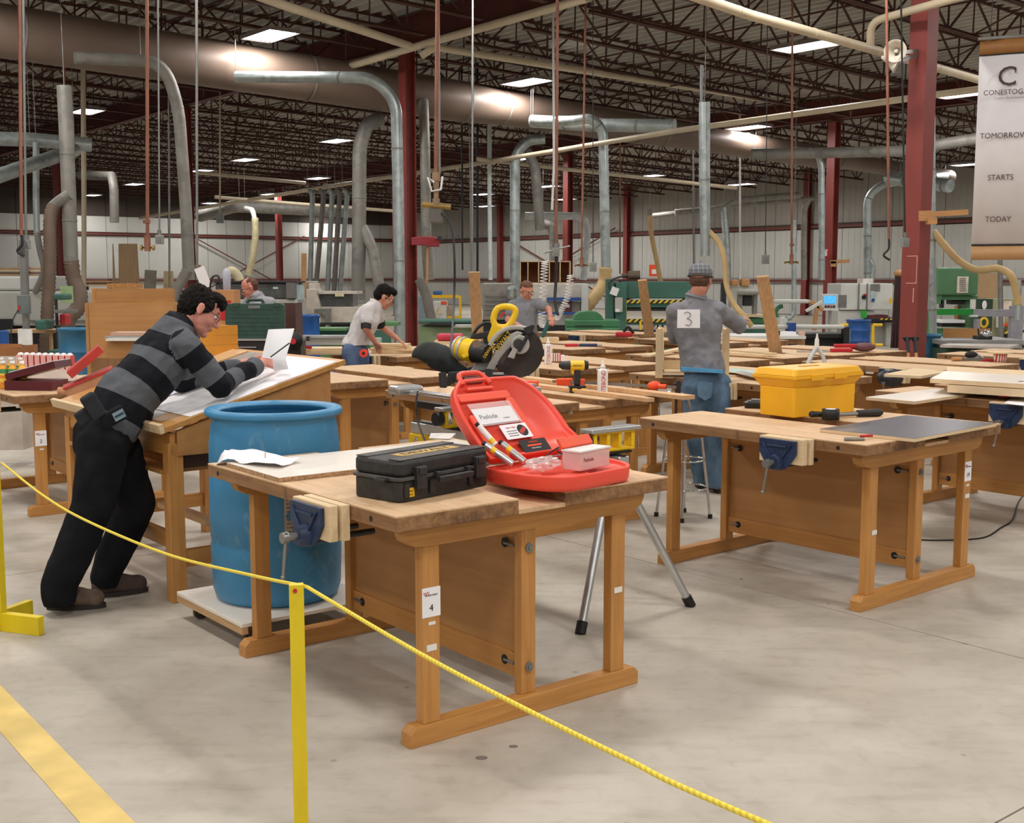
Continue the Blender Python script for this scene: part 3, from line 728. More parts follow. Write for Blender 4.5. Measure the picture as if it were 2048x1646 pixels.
cream('cream branch pipe running right from under the big duct',[PT(955,318,31.),PT(1170,343,33.5),PT(1472,376,38.)],.055,0,rings=3.)
cream('cream branch pipe at left between the left column and the crossing pipe',[PT(395,345,34),PT(610,366,38.5)],.055,0)
cream('lower cream branch pipe behind the wide dusty duct',[PT(430,394,40),PT(600,408,42),PT(790,422,45)],.06,0)
cream('faint cream pipe hugging the girder above the big duct',[PT(655,146,27.5),PT(860,85,24.6),PT(1175,-4,20.8)],.075,0,rings=4)
cream('cream elbow pipe rising left of the large red column to the roof',[PT(1741,98,17.4),PT(1741,44,17.2),PT(1800,27,16.8),PT(1935,-10,15.8)],.055,.22)
for k,(x,y,Y,h) in enumerate([(1700,84,17,.9),(1400,255,25.4,1.),(1150,298,28.6,1.),(940,107,25.6,.7)]):
    pass
run('cream_pipe','pale vertical pipe in front of the big duct at its wide end','pipe',[PT(979,120,31.5),PT(979,400,31.5),PT(981,560,31.5)],.06,mat('white_duct','#cfd6d6',.5),0,10)
run('thin_riser','thin white conduit beside the long copper drop','pipe',[PT(1106,-20,24),PT(1108,330,24),PT(1104,420,24)],.025,M_WHITE,0,8)
# --- service drops: rusty air pipes and cords ---
def drop(label,x0,y0,x1,y1,Y,r,m_,kind='tee',cat='pipe',name='air_drop',extra=()):
    b_=PT(x1,y1,Y); a=PT(x0,y0,Y); a=b_+(a-b_)*((zdeck(toST(b_)[0])-.088-b_.z)/(a.z-b_.z)); r*=.8
    o=MB().cyl(a-b_,(0,0,0),r,8).build(name,m_); o.location=b_; tag(o,label,cat)
    px=PX(Y)
    if kind=='tee':
        MB().cyl((-.75*14*px,0,-.02),(.75*14*px,0,-.02),1.5*px,8).build('tee_arm',M_DARK,o)
        MB().cyl((0,0,.12),(0,0,-.06),r*1.8,8).build('coupling',M_COPPER,o)
        for s in(-1,1): MB().cyl((s*10*px,0,-.02),(s*14*px,0,-.02),r*1.5,8).build('outlet_valve',mat('brass','#a58a4d',.4,.6),o)
        MB().cyl((0,0,.26),(0,0,.30),r*2.1,8).build('union',M_COPPER,o)
    if kind=='box':
        MB().box((0,0,-9*px),(14*px,.09,18*px)).build('switch_box',mat('box_grey','#8d918c',.5,.2),o,.006)
        MB().cyl((0,0,0),(0,0,.06),r*2.2,8).build('strain_relief',M_STEEL,o)
        MB().box((0,-.048,-9*px),(8*px,.006,10*px)).build('cover_plate',M_STEEL,o)
    if kind=='hook':
        MB().tube(smooth_path([(0,0,0),(.0,0,-.12),(-.06,0,-.2),(.02,0,-.26)],5),r*.8,8).build('hook_end',M_DARK,o)
    for nm,pp,rr,mm in extra: MB().tube([Vector(p)-b_ for p in pp],rr,8).build(nm,mm,o)
    return o
drop('rusty orange air pipe hanging at the far left edge',39,-5,43,470,15,.028,M_COPPER,'hook')
drop('grey cord pipe beside the orange one at the far left with a grey switch box',46,-5,52,480,15.2,.022,M_STEEL,'box',extra=(('lower_conduit',[PT(52,500,15.2),PT(58,760,15.2)],.03,M_STEEL),))
drop('orange copper air pipe ending in a brass tee above the draft table',294,-5,295,492,14,.026,M_COPPER,'tee')
drop('thin grey conduit with a grey box right of the orange tee pipe',316,30,319,470,14.4,.014,M_STEEL,'box')
drop('slim steel conduit crossing in front of the big duct left of centre',393,40,394,560,15.,.022,M_STEEL,'hook')
drop('thin conduit dropping behind the orange tee pipe',338,270,339,575,28,.03,M_STEEL,'none')
drop('rusty pipe beside the thick grey duct at far left',131,400,132,540,27,.03,M_COPPER,'none')
o=drop('thick orange wrapped air pipe with valve cluster right of the central column',875,-5,872,345,14.2,.030,M_COPPER,'none')
px=PX(14.2)
q=MB(); 
for z0,z1,r in((.0,-.1,.05),(-.1,-.16,.035),(-.16,-.30,.03),(-.30,-.40,.045)): q.cyl((0,0,z0),(0,0,z1),r,10)
q.build('hose_clamp_stack',mat('old_brass','#9b8168',.5,.4),o)
MB().cyl((-.17,0,-.37),(.17,0,-.40),.035,10).build('cross_valve',mat('brass','#a58a4d',.4,.6),o)
MB().tube([(-.02,-.05,-.12),(-.09,-.06,-.06),(-.05,-.05,-.22),(.06,-.05,-.2),(.08,-.05,-.05)],.014,6).build('wrapping_wire',M_PAPER,o)
MB().box((.0,.02,-.50),(.16,.08,.18)).build('valve_body',mat('valve_grey','#6e6b66',.5,.3),o,.02)
MB().tube([p-o.location for p in smooth_path([PT(880,425,14.2),PT(902,450,14.1),PT(909,520,14.),PT(908,600,13.9),PT(903,680,12.),PT(897,700,8.)],8)],.013,8).build('hanging_cord',M_DARK,o)
MB().cyl((.035,.03,3.),(.035,.03,0),.02,8).build('steel_conduit',M_STEEL,o)
drop('thin dark conduit right of the valve cluster',945,110,944,640,20,.022,M_STEEL,'none')
drop('dark twin conduit between the plank and the big duct',924,300,925,540,32,.03,M_DARK,'none')
drop('grey conduit behind the propped plank',955,290,955,545,32,.04,M_DARK,'none')
drop('steel conduit with yellowed top left of the grey shirted man',940,350,942,545,31,.02,M_STEEL,'none')
o=drop('long reddish air pipe above the grey shirted man with outlet box and coiled hoses',1115,-5,1112,495,17.,.028,M_COPPER,'box')
MB().tube([p-o.location for p in smooth_path([PT(1113,512,17),PT(1112,560,17),PT(1110,600,16.9),PT(1116,630,16.8)],6)],.022,8).build('rigid_hose',M_DARK,o)
MB().tube([p-o.location for p in PP([(1088,506),(1140,492)],17)],.012,6).build('cross_arm',M_STEEL,o)
def coil(parent,pts,R,turns,name,m_,r=.006):
    P=smooth_path(pts,12); n=turns*10; Q=[]
    L=len(P)-1
    for i in range(n+1):
        f=i/n*L; k=min(int(f),L-1); c=P[k].lerp(P[k+1],f-k); a=2*math.pi*turns*i/n
        Q.append(c+Vector((math.cos(a)*R,math.sin(a)*R,0))-parent.location)
    return MB().tube(Q,r,5).build(name,m_,parent)
coil(o,[PT(1090,522,16.9),PT(1087,570,16.9),PT(1084,640,16.9),PT(1088,655,16.9)],.048,26,'coiled_hose',M_WHITE,.007)
coil(o,[PT(1141,550,16.9),PT(1136,590,16.9),PT(1122,622,16.9),PT(1112,640,16.9)],.045,20,'coiled_hose',M_WHITE,.006)
drop('rusty chain like drop with dark cross bar right of the orange red column',1170,90,1163,528,22.,.024,M_COPPER,'tee')
drop('thin cable drop with small outlet box above the green planer',1186,100,1186,525,22,.009,M_DARK,'box')
drop('thin rusty pipe with white conduit beside the central green press',1240,350,1240,548,38,.03,M_COPPER,'none')
drop('reddish drop pipe with tee in front of the wall right of the cap wearing man',1585,-5,1583,522,21.,.024,M_COPPER,'tee')
drop('thin cable with grey box hanging right of the cap wearing man',1535,40,1531,510,21.,.010,M_DARK,'box')
drop('steel conduit left of the tall pale duct',1387,430,1388,545,38,.04,M_STEEL,'none')
drop('pale vertical conduit right of the man in the cap, by the round head machine',1480,340,1480,590,38,.04,M_WHITE,'none')
drop('reddish drop pipe with hook left of the large red column',1773,-5,1778,478,15.,.022,M_COPPER,'hook')
drop('black cable with big grey box hanging in front of the large red column',1802,-5,1810,476,13.,.013,M_DARK,'box')
# overhead power box seen under the light pipe at left
drop('thin conduit with white junction box left of the yellowed hose',440,400,440,428,34,.03,M_BEIGE,'box')
# --- loudspeaker horn on the big column ---
h=thing('loudspeaker','white paging horn loudspeaker on the large red column','loudspeaker',PT(1792,102,16.2))
R=Matrix.Rotation(math.radians(-28),4,'Z')@Matrix.Rotation(math.radians(100),4,'X')
m=MB(R); m.lathe([(.02,-.20),(.035,-.12),(.06,-.06),(.10,-.0),(.145,.05),(.15,.06),(.143,.062),(.10,.01),(.05,-.05),(.03,-.09)],24); m.build('horn_bell',mat('horn_ivory','#d9cfbf',.5),h)
m=MB(R); m.cyl((0,0,-.09),(0,0,.02),.03,14,.022); m.build('inner_reflex_cone',mat('horn_ivory','#d9cfbf',.5),h)
m=MB(R); m.cyl((0,0,-.20),(0,0,-.34),.075,16,.06); m.build('driver_housing',mat('horn_ivory','#d9cfbf',.5),h)
m=MB(); m.bar((0,.02,-.02),PT(1835,102,16.9)-h.location,.03,.05); m.build('mounting_bracket',M_STEEL,h)
h=thing('loudspeaker','second dirtier horn facing left just below the first one on the column','loudspeaker',PT(1788,124,16.3))
R=Matrix.Rotation(math.radians(70),4,'Z')@Matrix.Rotation(math.radians(115),4,'X')
m=MB(R); m.lathe([(.02,-.18),(.06,-.06),(.10,-.0),(.13,.05),(.135,.06),(.10,.01),(.03,-.09)],24); m.build('horn_bell',mat('horn_ivory','#d9cfbf',.5),h)
m=MB(); m.bar((0,.02,-.02),PT(1835,110,16.9)-h.location,.03,.04); m.build('mounting_bracket',M_STEEL,h)
# --- small round detector, timber brackets, red box ---
h=thing('timber_bracket','timber arm bracket clamped to the large red column below the horn','bracket',PT(1838,430,16.6))
M_TIM=wood('raw_timber','#cf9d68','#b98450','x',.6)
for nm,a,b_,w,t_ in(('arm',(1838,430),(1936,424),.03,.075),('cleat',(1854,442),(1872,442),.10,.09),('arm_end',(1838,432),(1862,431),.035,.14)):
    MB().bar(PT(*a,16.7)-h.location,PT(*b_,16.7)-h.location,w,t_).build(nm,M_TIM,h)
h=thing('timber_bracket','small timber arm on the fire alarm column','bracket',PT(1660,524,35.5))
for nm,a,b_ in(('arm',(1660,524),(1699,522)),('cleat',(1661,528),(1672,528))): MB().bar(PT(*a,35.5)-h.location,PT(*b_,35.5)-h.location,.06,.10 if nm=='arm' else .16).build(nm,M_TIM,h)
h=thing('timber_bracket','short timber arm on the left red column above the striped sweater man','bracket',PT(375,535,35.8))
MB().bar(PT(374,537,35.8)-h.location,PT(401,537,35.8)-h.location,.1,.21).build('arm',M_TIM,h)
h=thing('fire_alarm','red fire alarm plate with white mark on the middle right column','fire alarm',PT(1650,507,35.45))
MB().box((0,0,0),(.24,.05,.26)).build('plate',M_REDP,h,.02)
MB().box((0,-.03,0),(.10,.02,.14)).build('white_handle',M_WHITE,h)
MB().box((0,-.03,.1),(.14,.01,.03)).build('plate_band',M_WHITE,h)
# red ribbon tied shelf on the central column
h=thing('hose_reel','red wrapped hose bundle on a bracket at the central column','hose reel',PT(853,482,26.6))
m=MB()
for k in range(5): m.tube(smooth_path([(-.32,0,.05-.03*k),(-.1,-.08,.07-.035*k),(.15,-.05,.06-.04*k),(.27,.02,.02-.03*k)],5),.028,7)
o=m.build('red_hose_wrap',mat('faded_red','#a2343c',.6),h); o['kind']='stuff'
MB().box((0,.05,.06),(.6,.12,.03)).build('shelf',M_BROWN_STEEL,h)
MB().bar((.02,.05,0),(.0,.05,-.95),.05,.05).build('timber_strut',M_TIM,h)
MB().cyl((.3,.0,.06),(.3,-.1,.06),.05,10).build('lamp_end',M_DARK,h)
# ---------------- hanging banner ----------------
bY=12.4
p0=PT(1960,84,bY)
bn=thing('banner','tall white hanging banner with bronze ends reading Conestoga at the right edge','banner',p0)
px=PX(bY)
bw=1.25; 
ux=Vector((.93,-.36,0)).normalized()  # banner plane direction
R=Matrix((ux,UP.cross(ux),UP)).transposed().to_4x4()
z0=PT(1958,492,bY).z-p0.z; zt=PT(1960,110,bY).z-p0.z; zb=PT(1958,520,bY).z-p0.z
def banner_sheet(z_lo,z_hi,name,m_,amp=.012,off=0):
    n=28; vs=[];fs=[]
    for i in range(n+1):
        x=bw*i/n; y=amp*math.sin(i*.9)*.5+amp*math.sin(i*.37+1)+off
        vs+=[(x,y,z_lo),(x,y,z_hi),(x,y+.003,z_lo),(x,y+.003,z_hi)]
    for i in range(n):
        a=4*i; fs+=[(a,a+4,a+5,a+1),(a+2,a+3,a+7,a+6),(a+1,a+5,a+7,a+3),(a,a+2,a+6,a+4)]
    m=MB(R); m.add(vs,fs,True); return m.build(name,m_,bn)
banner_sheet(z0,zt,'banner_cloth',mat('banner_white','#e3dfe0',.55,0,.02))
banner_sheet(zt,0.02,'top_panel',mat('banner_bronze','#9b6b38',.5,0,.06))
banner_sheet(zb,z0,'bottom_panel',mat('banner_gold','#bd9364',.5,0,.06))
banner_sheet(z0,z0+.018,'dark_stripe',M_INK,.012,-.003); banner_sheet(zt-.012,zt,'dark_stripe',M_INK,.012,-.003)
MB(R).cyl((-.02,.0,.03),(bw+.1,.0,.03),.018,8).build('top_rod',M_STEEL,bn)
MB(R).cyl((.1,.0,.03),(.1,.0,2.2),.004,5).build('hanging_wire',M_DARK,bn)
M_BTX=mat('banner_brown','#4b3634',.6)
ang=math.atan2(ux.y,ux.x)
def btext(nm,s_,size,py,x,sx=1.):
    z=PT(1960,py,bY).z-p0.z
    return text_obj(nm,s_,size,M_BTX,bn,(R@Vector((x,-.026,z))),(math.pi/2,0,ang),.001,'CENTER',sx=sx)
def serif(o): return o
btext('banner_initial','C',.27,158,.27,1.)
for dx,dz,w,h_ in((.075,.06,.012,.045),(.075,-.06,.012,.04)): 
    m=MB(R); m.box((.27+dx,-.026,PT(1960,158,bY).z-p0.z+dz),(w,.002,h_)); m.build('initial_serif',M_BTX,bn)
btext('banner_name','CONESTOGA',.070,188,.262,.98)
btext('banner_motto','Connect Life and Learning',.027,199,.30)
btext('banner_word','TOMORROW',.080,274,.262,.92)
btext('banner_word','STARTS',.080,357,.25,.90)
btext('banner_word','TODAY',.080,440,.245,.90)
# ================= FOREGROUND =================
# yellow floor tape
a,b_=FL(270,1646),FL(0,1370); c,d=FL(160,1646),FL(0,1480)
u=(b_-a).normalized(); w=Vector((-u.y,u.x,0)); wd=abs((c-a).dot(w)); sg=1 if (c-a).dot(w)>0 else -1
P0=a-u*2.2; P1=b_+u*6
m=MB(); m.add([P0+UP*.001,P1+UP*.001,P1+w*sg*wd+UP*.001,P0+w*sg*wd+UP*.001]+[p+UP*.002 for p in(P0,P1,P1+w*sg*wd,P0+w*sg*wd)],[(3,2,1,0),(4,5,6,7),(0,1,5,4),(1,2,6,5),(2,3,7,6),(3,0,4,7)] if sg<0 else [(0,1,2,3),(7,6,5,4),(0,4,5,1),(1,5,6,2),(2,6,7,3),(3,7,4,0)])
tag(m.build('floor_tape',mat('yellow_floor_tape','#dcbf70',.5,0,.12,5.)),'wide yellow tape line stuck on the floor at lower left','tape')
# stanchions and rope
M_YP=mat('yellow_paint','#e2c818',.5,0,.14,4.,stretch=(1,1,.3)); M_ROPE=bands('rope_yellow','#f0da50','#dcc23c','x',.012,.5,.7,diag=(.6,-.6,.5))
def stanchion(label,x,y,rz,h=.89):
    t=thing('stanchion',label,'post',(x,y,0),rz)
    MB().b2((-.019,-.019,.09),(.019,.0,h)).build('post_face',M_YP,t,.001)
    MB().b2((-.019,.0005,.09),(.019,.022,h-.004)).build('post_back',M_YP,t,.001)
    MB().b2((-.02,-.24,.0),(.02,.24,.09)).build('cross_foot',M_YP,t,.002)
    MB().b2((-.24,.023,.0),(-.021,.058,.085)).build('cross_foot',M_YP,t,.002)
    MB().b2((.021,.023,.0),(.24,.058,.085)).build('cross_foot',M_YP,t,.002)
    MB().cyl((-.004,-.022,h-.015),(-.004,-.018,h-.015),.006,8).build('screw_head',M_REDP,t)
    return t
stanchion('yellow painted wooden rope post in front of the nearest workbench',-.575,3.1,math.radians(12))
stanchion('yellow wooden rope post cut by the left edge of the picture',-2.475,5.62,math.radians(70))
stanchion('yellow wooden rope post outside the picture at lower right',1.35,.62,math.radians(12))
def rope(label,pts):
    P=smooth_path(pts,10); o=MB().tube([p-P[0] for p in P],.0052,8).build('barrier_rope',M_ROPE); o.location=P[0]; tag(o,label,'rope')
rope('yellow rope sagging from the left post to the centre post',[PT(4,926,5.58),PT(85,990,5.1),PT(170,1040,4.68),PT(330,1107,4.05),PT(500,1150,3.42),PT(612,1173,3.09)])
rope('yellow rope running from the centre post off toward lower right',[PT(614,1174,3.09),PT(820,1296,2.66),PT(1015,1400,2.34),PT(1250,1517,2.05),PT(1530,1646,1.80),Vector((1.35,.64,.87))])
def scuffed(name,col,sc):
    m,t,b=nt(name); tc=N(t,'ShaderNodeTexCoord'); G=tc.outputs['Object']
    n1=N(t,'ShaderNodeTexNoise',inputs={'Scale':2.2,'Detail':4.}); t.links.new(G,n1.inputs['Vector'])
    c=lin(col); r=N(t,'ShaderNodeValToRGB'); t.links.new(n1.outputs['Fac'],r.inputs[0]); r.color_ramp.elements[0].position=.3; r.color_ramp.elements[1].position=.7
    r.color_ramp.elements[0].color=tuple(x*.75 for x in c[:3])+(1,); r.color_ramp.elements[1].color=tuple(x*1.12 for x in c[:3])+(1,)
    mp=N(t,'ShaderNodeMapping'); mp.inputs['Scale'].default_value=(3,3,1.2); mp.inputs['Rotation'].default_value=(.5,.4,0); t.links.new(G,mp.inputs[0])
    n2=N(t,'ShaderNodeTexNoise',inputs={'Scale':3.,'Detail':9.,'Roughness':.75,'Distortion':1.2}); t.links.new(mp.outputs[0],n2.inputs['Vector'])
    r2=N(t,'ShaderNodeValToRGB'); t.links.new(n2.outputs['Fac'],r2.inputs[0]); r2.color_ramp.elements[0].position=.56; r2.color_ramp.elements[1].position=.78; r2.color_ramp.elements[0].color=(0,0,0,1); r2.color_ramp.elements[1].color=(.75,.75,.75,1)
    mx=N(t,'ShaderNodeMix',data_type='RGBA'); t.links.new(r2.outputs[0],mx.inputs[0]); t.links.new(r.outputs[0],mx.inputs[6]); mx.inputs[7].default_value=lin(sc); t.links.new(mx.outputs[2],b.inputs['Base Color']); b.inputs['Roughness'].default_value=.42
    return m
# ---- blue barrel on dolly ----
bc=Vector((-1.168,5.80,0))
d=thing('dolly','low wooden dolly on swivel casters under the blue barrel','dolly',bc+Vector((.0,-.03,0)),RB)
MB().b2((-.365,-.365,.118),(.365,.365,.136)).build('deck',M_MELA,d,.002)
for y in(-.35,.35): MB().b2((-.365,y-.015,.085),(.365,y+.015,.1175)).build('batten',M_BOARD['x'],d)
for x in(-.28,.28):
    for y in(-.28,.28):
        k=MB(); k.cyl((x-.012,y,.035),(x+.012,y,.035),.035,16); c_=k.build('caster_wheel',mat('caster_rubber','#4a423a',.6),d)
        k=MB(); k.box((x,y,.082),(.06,.06,.006)); k.box((x-.017,y,.055),(.003,.04,.05)); k.box((x+.017,y,.055),(.003,.04,.05)); k.build('caster_fork',M_STEEL,c_)
M_BRL=scuffed('barrel_blue','#3d86b2','#9fb4b4')
br=thing('barrel','large open scuffed blue plastic barrel behind the nearest workbench','barrel',bc+UP*.138)
m=MB(); m.lathe([(0,.0),(.285,.0),(.300,.012),(.312,.05),(.318,.20),(.318,.255),(.314,.262),(.314,.285),(.318,.292),(.321,.42),(.318,.56),(.314,.567),(.314,.59),(.318,.597),(.315,.72),(.305,.80),(.298,.83),(.306,.845),(.326,.848),(.333,.858),(.332,.872),(.322,.880),(.290,.880),(.275,.872),(.262,.868),(.262,.858),(.285,.845),(.30,.70),(.302,.2),(.29,.02),(0,.015)],48); m.v=[(x,y,z*1.06) for x,y,z in m.v]; m.build('shell',M_BRL,br)
lb=MB(); 
for k in range(10):
    a0=math.radians(-72+k*5.2);a1=math.radians(-72+(k+1)*5.2);R_=.3205
    lb.add([(R_*math.cos(a0),R_*math.sin(a0),.335),(R_*math.cos(a1),R_*math.sin(a1),.335),(R_*math.cos(a1),R_*math.sin(a1),.55),(R_*math.cos(a0),R_*math.sin(a0),.55)],[(0,1,2,3)],True)
l_=lb.build('paper_label',mat('old_label','#b9aca0',.7,0,.08,8.),br)
lb=MB()
for z0 in(.345,.36):
    for k in range(20):
        a0=math.radians(-70+k*2.4);a1=a0+math.radians(1.7);R_=.3212
        lb.add([(R_*math.cos(a0),R_*math.sin(a0),z0),(R_*math.cos(a1),R_*math.sin(a1),z0),(R_*math.cos(a1),R_*math.sin(a1),z0+.004),(R_*math.cos(a0),R_*math.sin(a0),z0+.004)],[(0,1,2,3)])
    break
o=lb.build('label_border',M_INKR,l_); 
lb=MB()
for r_ in range(9):
    z0=.37+r_*.019; k=0
    random.seed(r_)
    a_=-70
    while a_<-24:
        w_=random.uniform(1.,4.); a0=math.radians(a_);a1=math.radians(min(a_+w_,-22)); R_=.3212
        lb.add([(R_*math.cos(a0),R_*math.sin(a0),z0),(R_*math.cos(a1),R_*math.sin(a1),z0),(R_*math.cos(a1),R_*math.sin(a1),z0+.006),(R_*math.cos(a0),R_*math.sin(a0),z0+.006)],[(0,1,2,3)]); a_+=w_+.8
o=lb.build('label_print',mat('faded_ink','#6e625c',.7),l_); o['kind']='stuff'
m=MB(); m.bar((.0,0,0),(.004,.0,.075),.004,.005)
sc=m.build('wood_offcut',M_BIRCH['z']); sc.location=BL(0,-.45,-.55,.882); tag(sc,'thin pale stick standing up behind the white towel','offcut')
# ---- drafting table ----
dt=thing('drafting_table','wooden drafting table with sloping top that the striped sweater man leans on','table',(-1.779,6.083,0),RB)
# local x = U (toward the near end, negative = left), y = V (toward back right)
XW=-1.62; YD=1.02; ZL,ZH=.945,1.235
th=math.atan2(ZH-ZL,YD)
for x in(-.04,XW+.04):
    for y in(.045,YD-.10): 
        h_=ZL-.10 if y<.5 else ZH-.12
        MB().b2((x-.04,y-.04,0),(x+.04,y+.04,h_)).build('leg',M_OAK['z'],dt,.003)
MB().b2((XW,.015,ZL-.165),(.0,.045,ZL-.045)).build('front_apron',M_OAK['x'],dt,.003)
MB().b2((XW,YD-.09,ZH-.29),(.0,YD-.06,ZH-.03)).build('rear_apron',M_OAK['x'],dt)
for x in(-.012,XW-.012): 
    MB().prism([(.05,ZL-.165),(YD-.06,ZL-.165),(YD-.06,ZH-.05),(.05,ZL-.035)],x,x+.024,'x').build('side_panel',M_PANEL,dt)
MB().b2((XW+.05,.0,ZL-.27),(-.1,.9,ZL-.25)).build('shelf',M_OAK['x'],dt)
MB().b2((-.095,.09,ZL-.245),(-.065,YD-.14,ZL-.167)).build('drawer_gap',mat('gap_shade','#4a2f20',.6),dt)  # solid dark piece standing in for the shaded drawer gap below the apron
for y in(.045,): MB().b2((XW+.08,y-.02,.28),(-.08,y+.02,.36)).build('stretcher',M_OAK['x'],dt)
MB().b2((-.06,.09,.18),(-.02,YD-.14,.27)).build('stretcher',M_OAK['y'],dt); MB().b2((XW+.02,.09,.18),(XW+.06,YD-.14,.27)).build('stretcher',M_OAK['y'],dt)
MB().b2((XW*.5-.4,.42,.28),(-.06,.5,.31)).build('foot_board',M_BOARD['x'],dt)
def slope(y,dz=0): return ZL+(ZH-ZL)*y/YD+dz
def slab_(name,x0,x1,y0,y1,t0,t1,m_,bev=0,parent=dt):
    nz=Vector((0,-math.sin(th),math.cos(th))); vs=[]
    for t in(t0,t1):
        for x,y in((x0,y0),(x1,y0),(x1,y1),(x0,y1)): vs.append(Vector((x,y,slope(y)))+nz*t)
    return MB().add(vs,[(3,2,1,0),(4,5,6,7),(0,1,5,4),(1,2,6,5),(2,3,7,6),(3,0,4,7)]).build(name,m_,parent,bev)
slab_('drawing_board',XW-.05,.04,-.03,YD+.02,-.028,0,wood('board_top','#cf9a58','#b9843f','x',.45),.002)
slab_('pencil_ledge',XW-.05,.04,-.055,-.031,-.028,.022,M_BIRCH['x'],.002)
def DT(x,y,t=0.):
    nz=Vector((0,-math.sin(th),math.cos(th))); p=Vector((x,y,slope(y)))+nz*t
    return Matrix.Rotation(RB,4,'Z')@p+Vector((-1.779,6.083,0))
def on_board(name,label,cat,x0,x1,y0,y1,t0,t1,m_,bev=0):
    o=slab_(name,x0,x1,y0,y1,t0,t1,m_,bev,None); o.rotation_euler=(0,0,RB); o.location=(-1.779,6.083,0); return tag(o,label,cat)
on_board('drawing_sheet','large white drawing sheet spread over the sloping table top','paper',-.62,.02,.12,YD-.02,.001,.003,M_PAPER)
on_board('paper_sheet','small paper sheet at the lower corner of the sloping top','paper',-.66,-.26,-.01,.11,.001,.003,M_PAPER)
on_board('blue_drawing','sheet with a faint blue print beside the drawing','paper',-1.02,-.64,.14,.62,.001,.003,mat('bluish_paper','#c9cfe0',.7))
on_board('particle_board','flat tan board lying high on the sloping top with a wood veneer sheet','board',-1.5,-1.04,.30,.98,.001,.018,wood('birch_sheet','#dfb98a','#d0a878','x',.6))
on_board('veneer_strip','grey streaked veneer sheet lying across the upper table','veneer',-1.02,-.66,.66,.98,.004,.012,wood('grey_veneer','#a39a90','#79716a','y',.6))
# toolbox drawer unit: orange box and cardboard on the left part of the table
# mitre style yellow wooden box behind the face
bx=thing('wooden_box','orange stained slatted wooden box on the drafting table behind the man','box',DT(-1.42,.86,.021)+Vector((0,0,-.03)),RB)
for k in range(3): MB().b2((-.16,-.16,.03+k*.062),(.16,-.145,.09+k*.062)).build('slat',mat('orange_wood','#d4912f',.5,0,.08),bx)
for k in range(3): MB().b2((.145,-.14,.03+k*.062),(.16,.16,.09+k*.062)).build('slat',mat('orange_wood','#d4912f',.5,0,.08),bx)
MB().b2((-.16,-.14,.03),(-.145,.16,.21)).build('side',mat('orange_wood','#d4912f',.5,0,.08),bx); MB().b2((-.14,.145,.03),(.14,.16,.21)).build('side',mat('orange_wood','#d4912f',.5,0,.08),bx); MB().b2((-.14,-.14,.0),(.14,.14,.02)).build('bottom',M_BOARD['x'],bx)
# writing paper held up, pencil
def sheet(name,label,corners,m_=M_PAPER,cat='paper',th_=.0012,curl=0.):
    A,B,C_,D_=[Vector(c) for c in corners]; n=(B-A).cross(D_-A).normalized()*th_; vs=[];fs=[];K=8
    for j in range(K+1):
        for i in range(K+1):
            s_,t_=i/K,j/K; p=(A*(1-s_)+B*s_)*(1-t_)+(D_*(1-s_)+C_*s_)*t_+n.normalized()*curl*math.sin(math.pi*s_)*math.sin(math.pi*t_)
            vs+= [p,p+n]
    W_=K+1
    for j in range(K):
        for i in range(K):
            q=[2*(j*W_+i),2*(j*W_+i+1),2*((j+1)*W_+i+1),2*((j+1)*W_+i)]; fs.append(tuple(q)); fs.append(tuple(x+1 for x in q[::-1]))
    o=MB().add([v-A for v in vs],fs,True).build(name,m_); o.location=A; return tag(o,label,cat)
sheet('paper_sheet','white sheet of paper held upright in the leaning man\'s left hand',[PT(524,715,6.42),PT(570,722,6.30),PT(589,657,6.38),PT(537,659,6.52)],curl=.012)
sheet('paper_sheet','curling white paper standing on the drawing board behind his hands',[PT(548,742,6.62),PT(577,738,6.55),PT(568,706,6.6),PT(544,712,6.66)],curl=.02)
pc=MB().cyl((0,0,0),PT(579,686,6.28)-PT(541,714,6.22),.004,6).build('pencil',mat('pencil_green','#2e4a44',.4)); pc.location=PT(541,714,6.22); tag(pc,'dark green pencil in the right hand of the leaning man','pencil')
# ---- on bench 4 ----
def flat(name,label,cat,i,x0,x1,y0,y1,z0,z1,m_,rz=0.,bev=0.,loc=None):
    o=BN[i]; c=BL(i,(x0+x1)/2,(y0+y1)/2,z0) if loc is None else loc
    q=MB().b2((-(x1-x0)/2,-(y1-y0)/2,0),((x1-x0)/2,(y1-y0)/2,z1-z0)).build(name,m_,None,bev); q.location=c; q.rotation_euler=(0,0,o.rotation_euler[2]+rz); return tag(q,label,cat)
M_BRD=[M_MELA,M_CHIP]
def board2(name,label,i,x0,x1,y0,y1,z0,t,top,edge,rz=0.):
    o=BN[i]; c=BL(i,(x0+x1)/2,(y0+y1)/2,z0); hx,hy=(x1-x0)/2,(y1-y0)/2
    m=MB(); m.mi=1; m.b2((-hx,-hy,0),(hx,hy,t-.0012)); m.mi=0; m.b2((-hx,-hy,t-.0012),(hx,hy,t)); q=m.build(name,[top,edge]); q.location=c; q.rotation_euler=(0,0,o.rotation_euler[2]+rz); return tag(q,label,'board')
board2('melamine_board','white board with chipboard edge lying across the left of the nearest workbench',0,-.60,-.10,-.655,.56,.881,.019,M_MELA,M_CHIP,math.radians(-1))
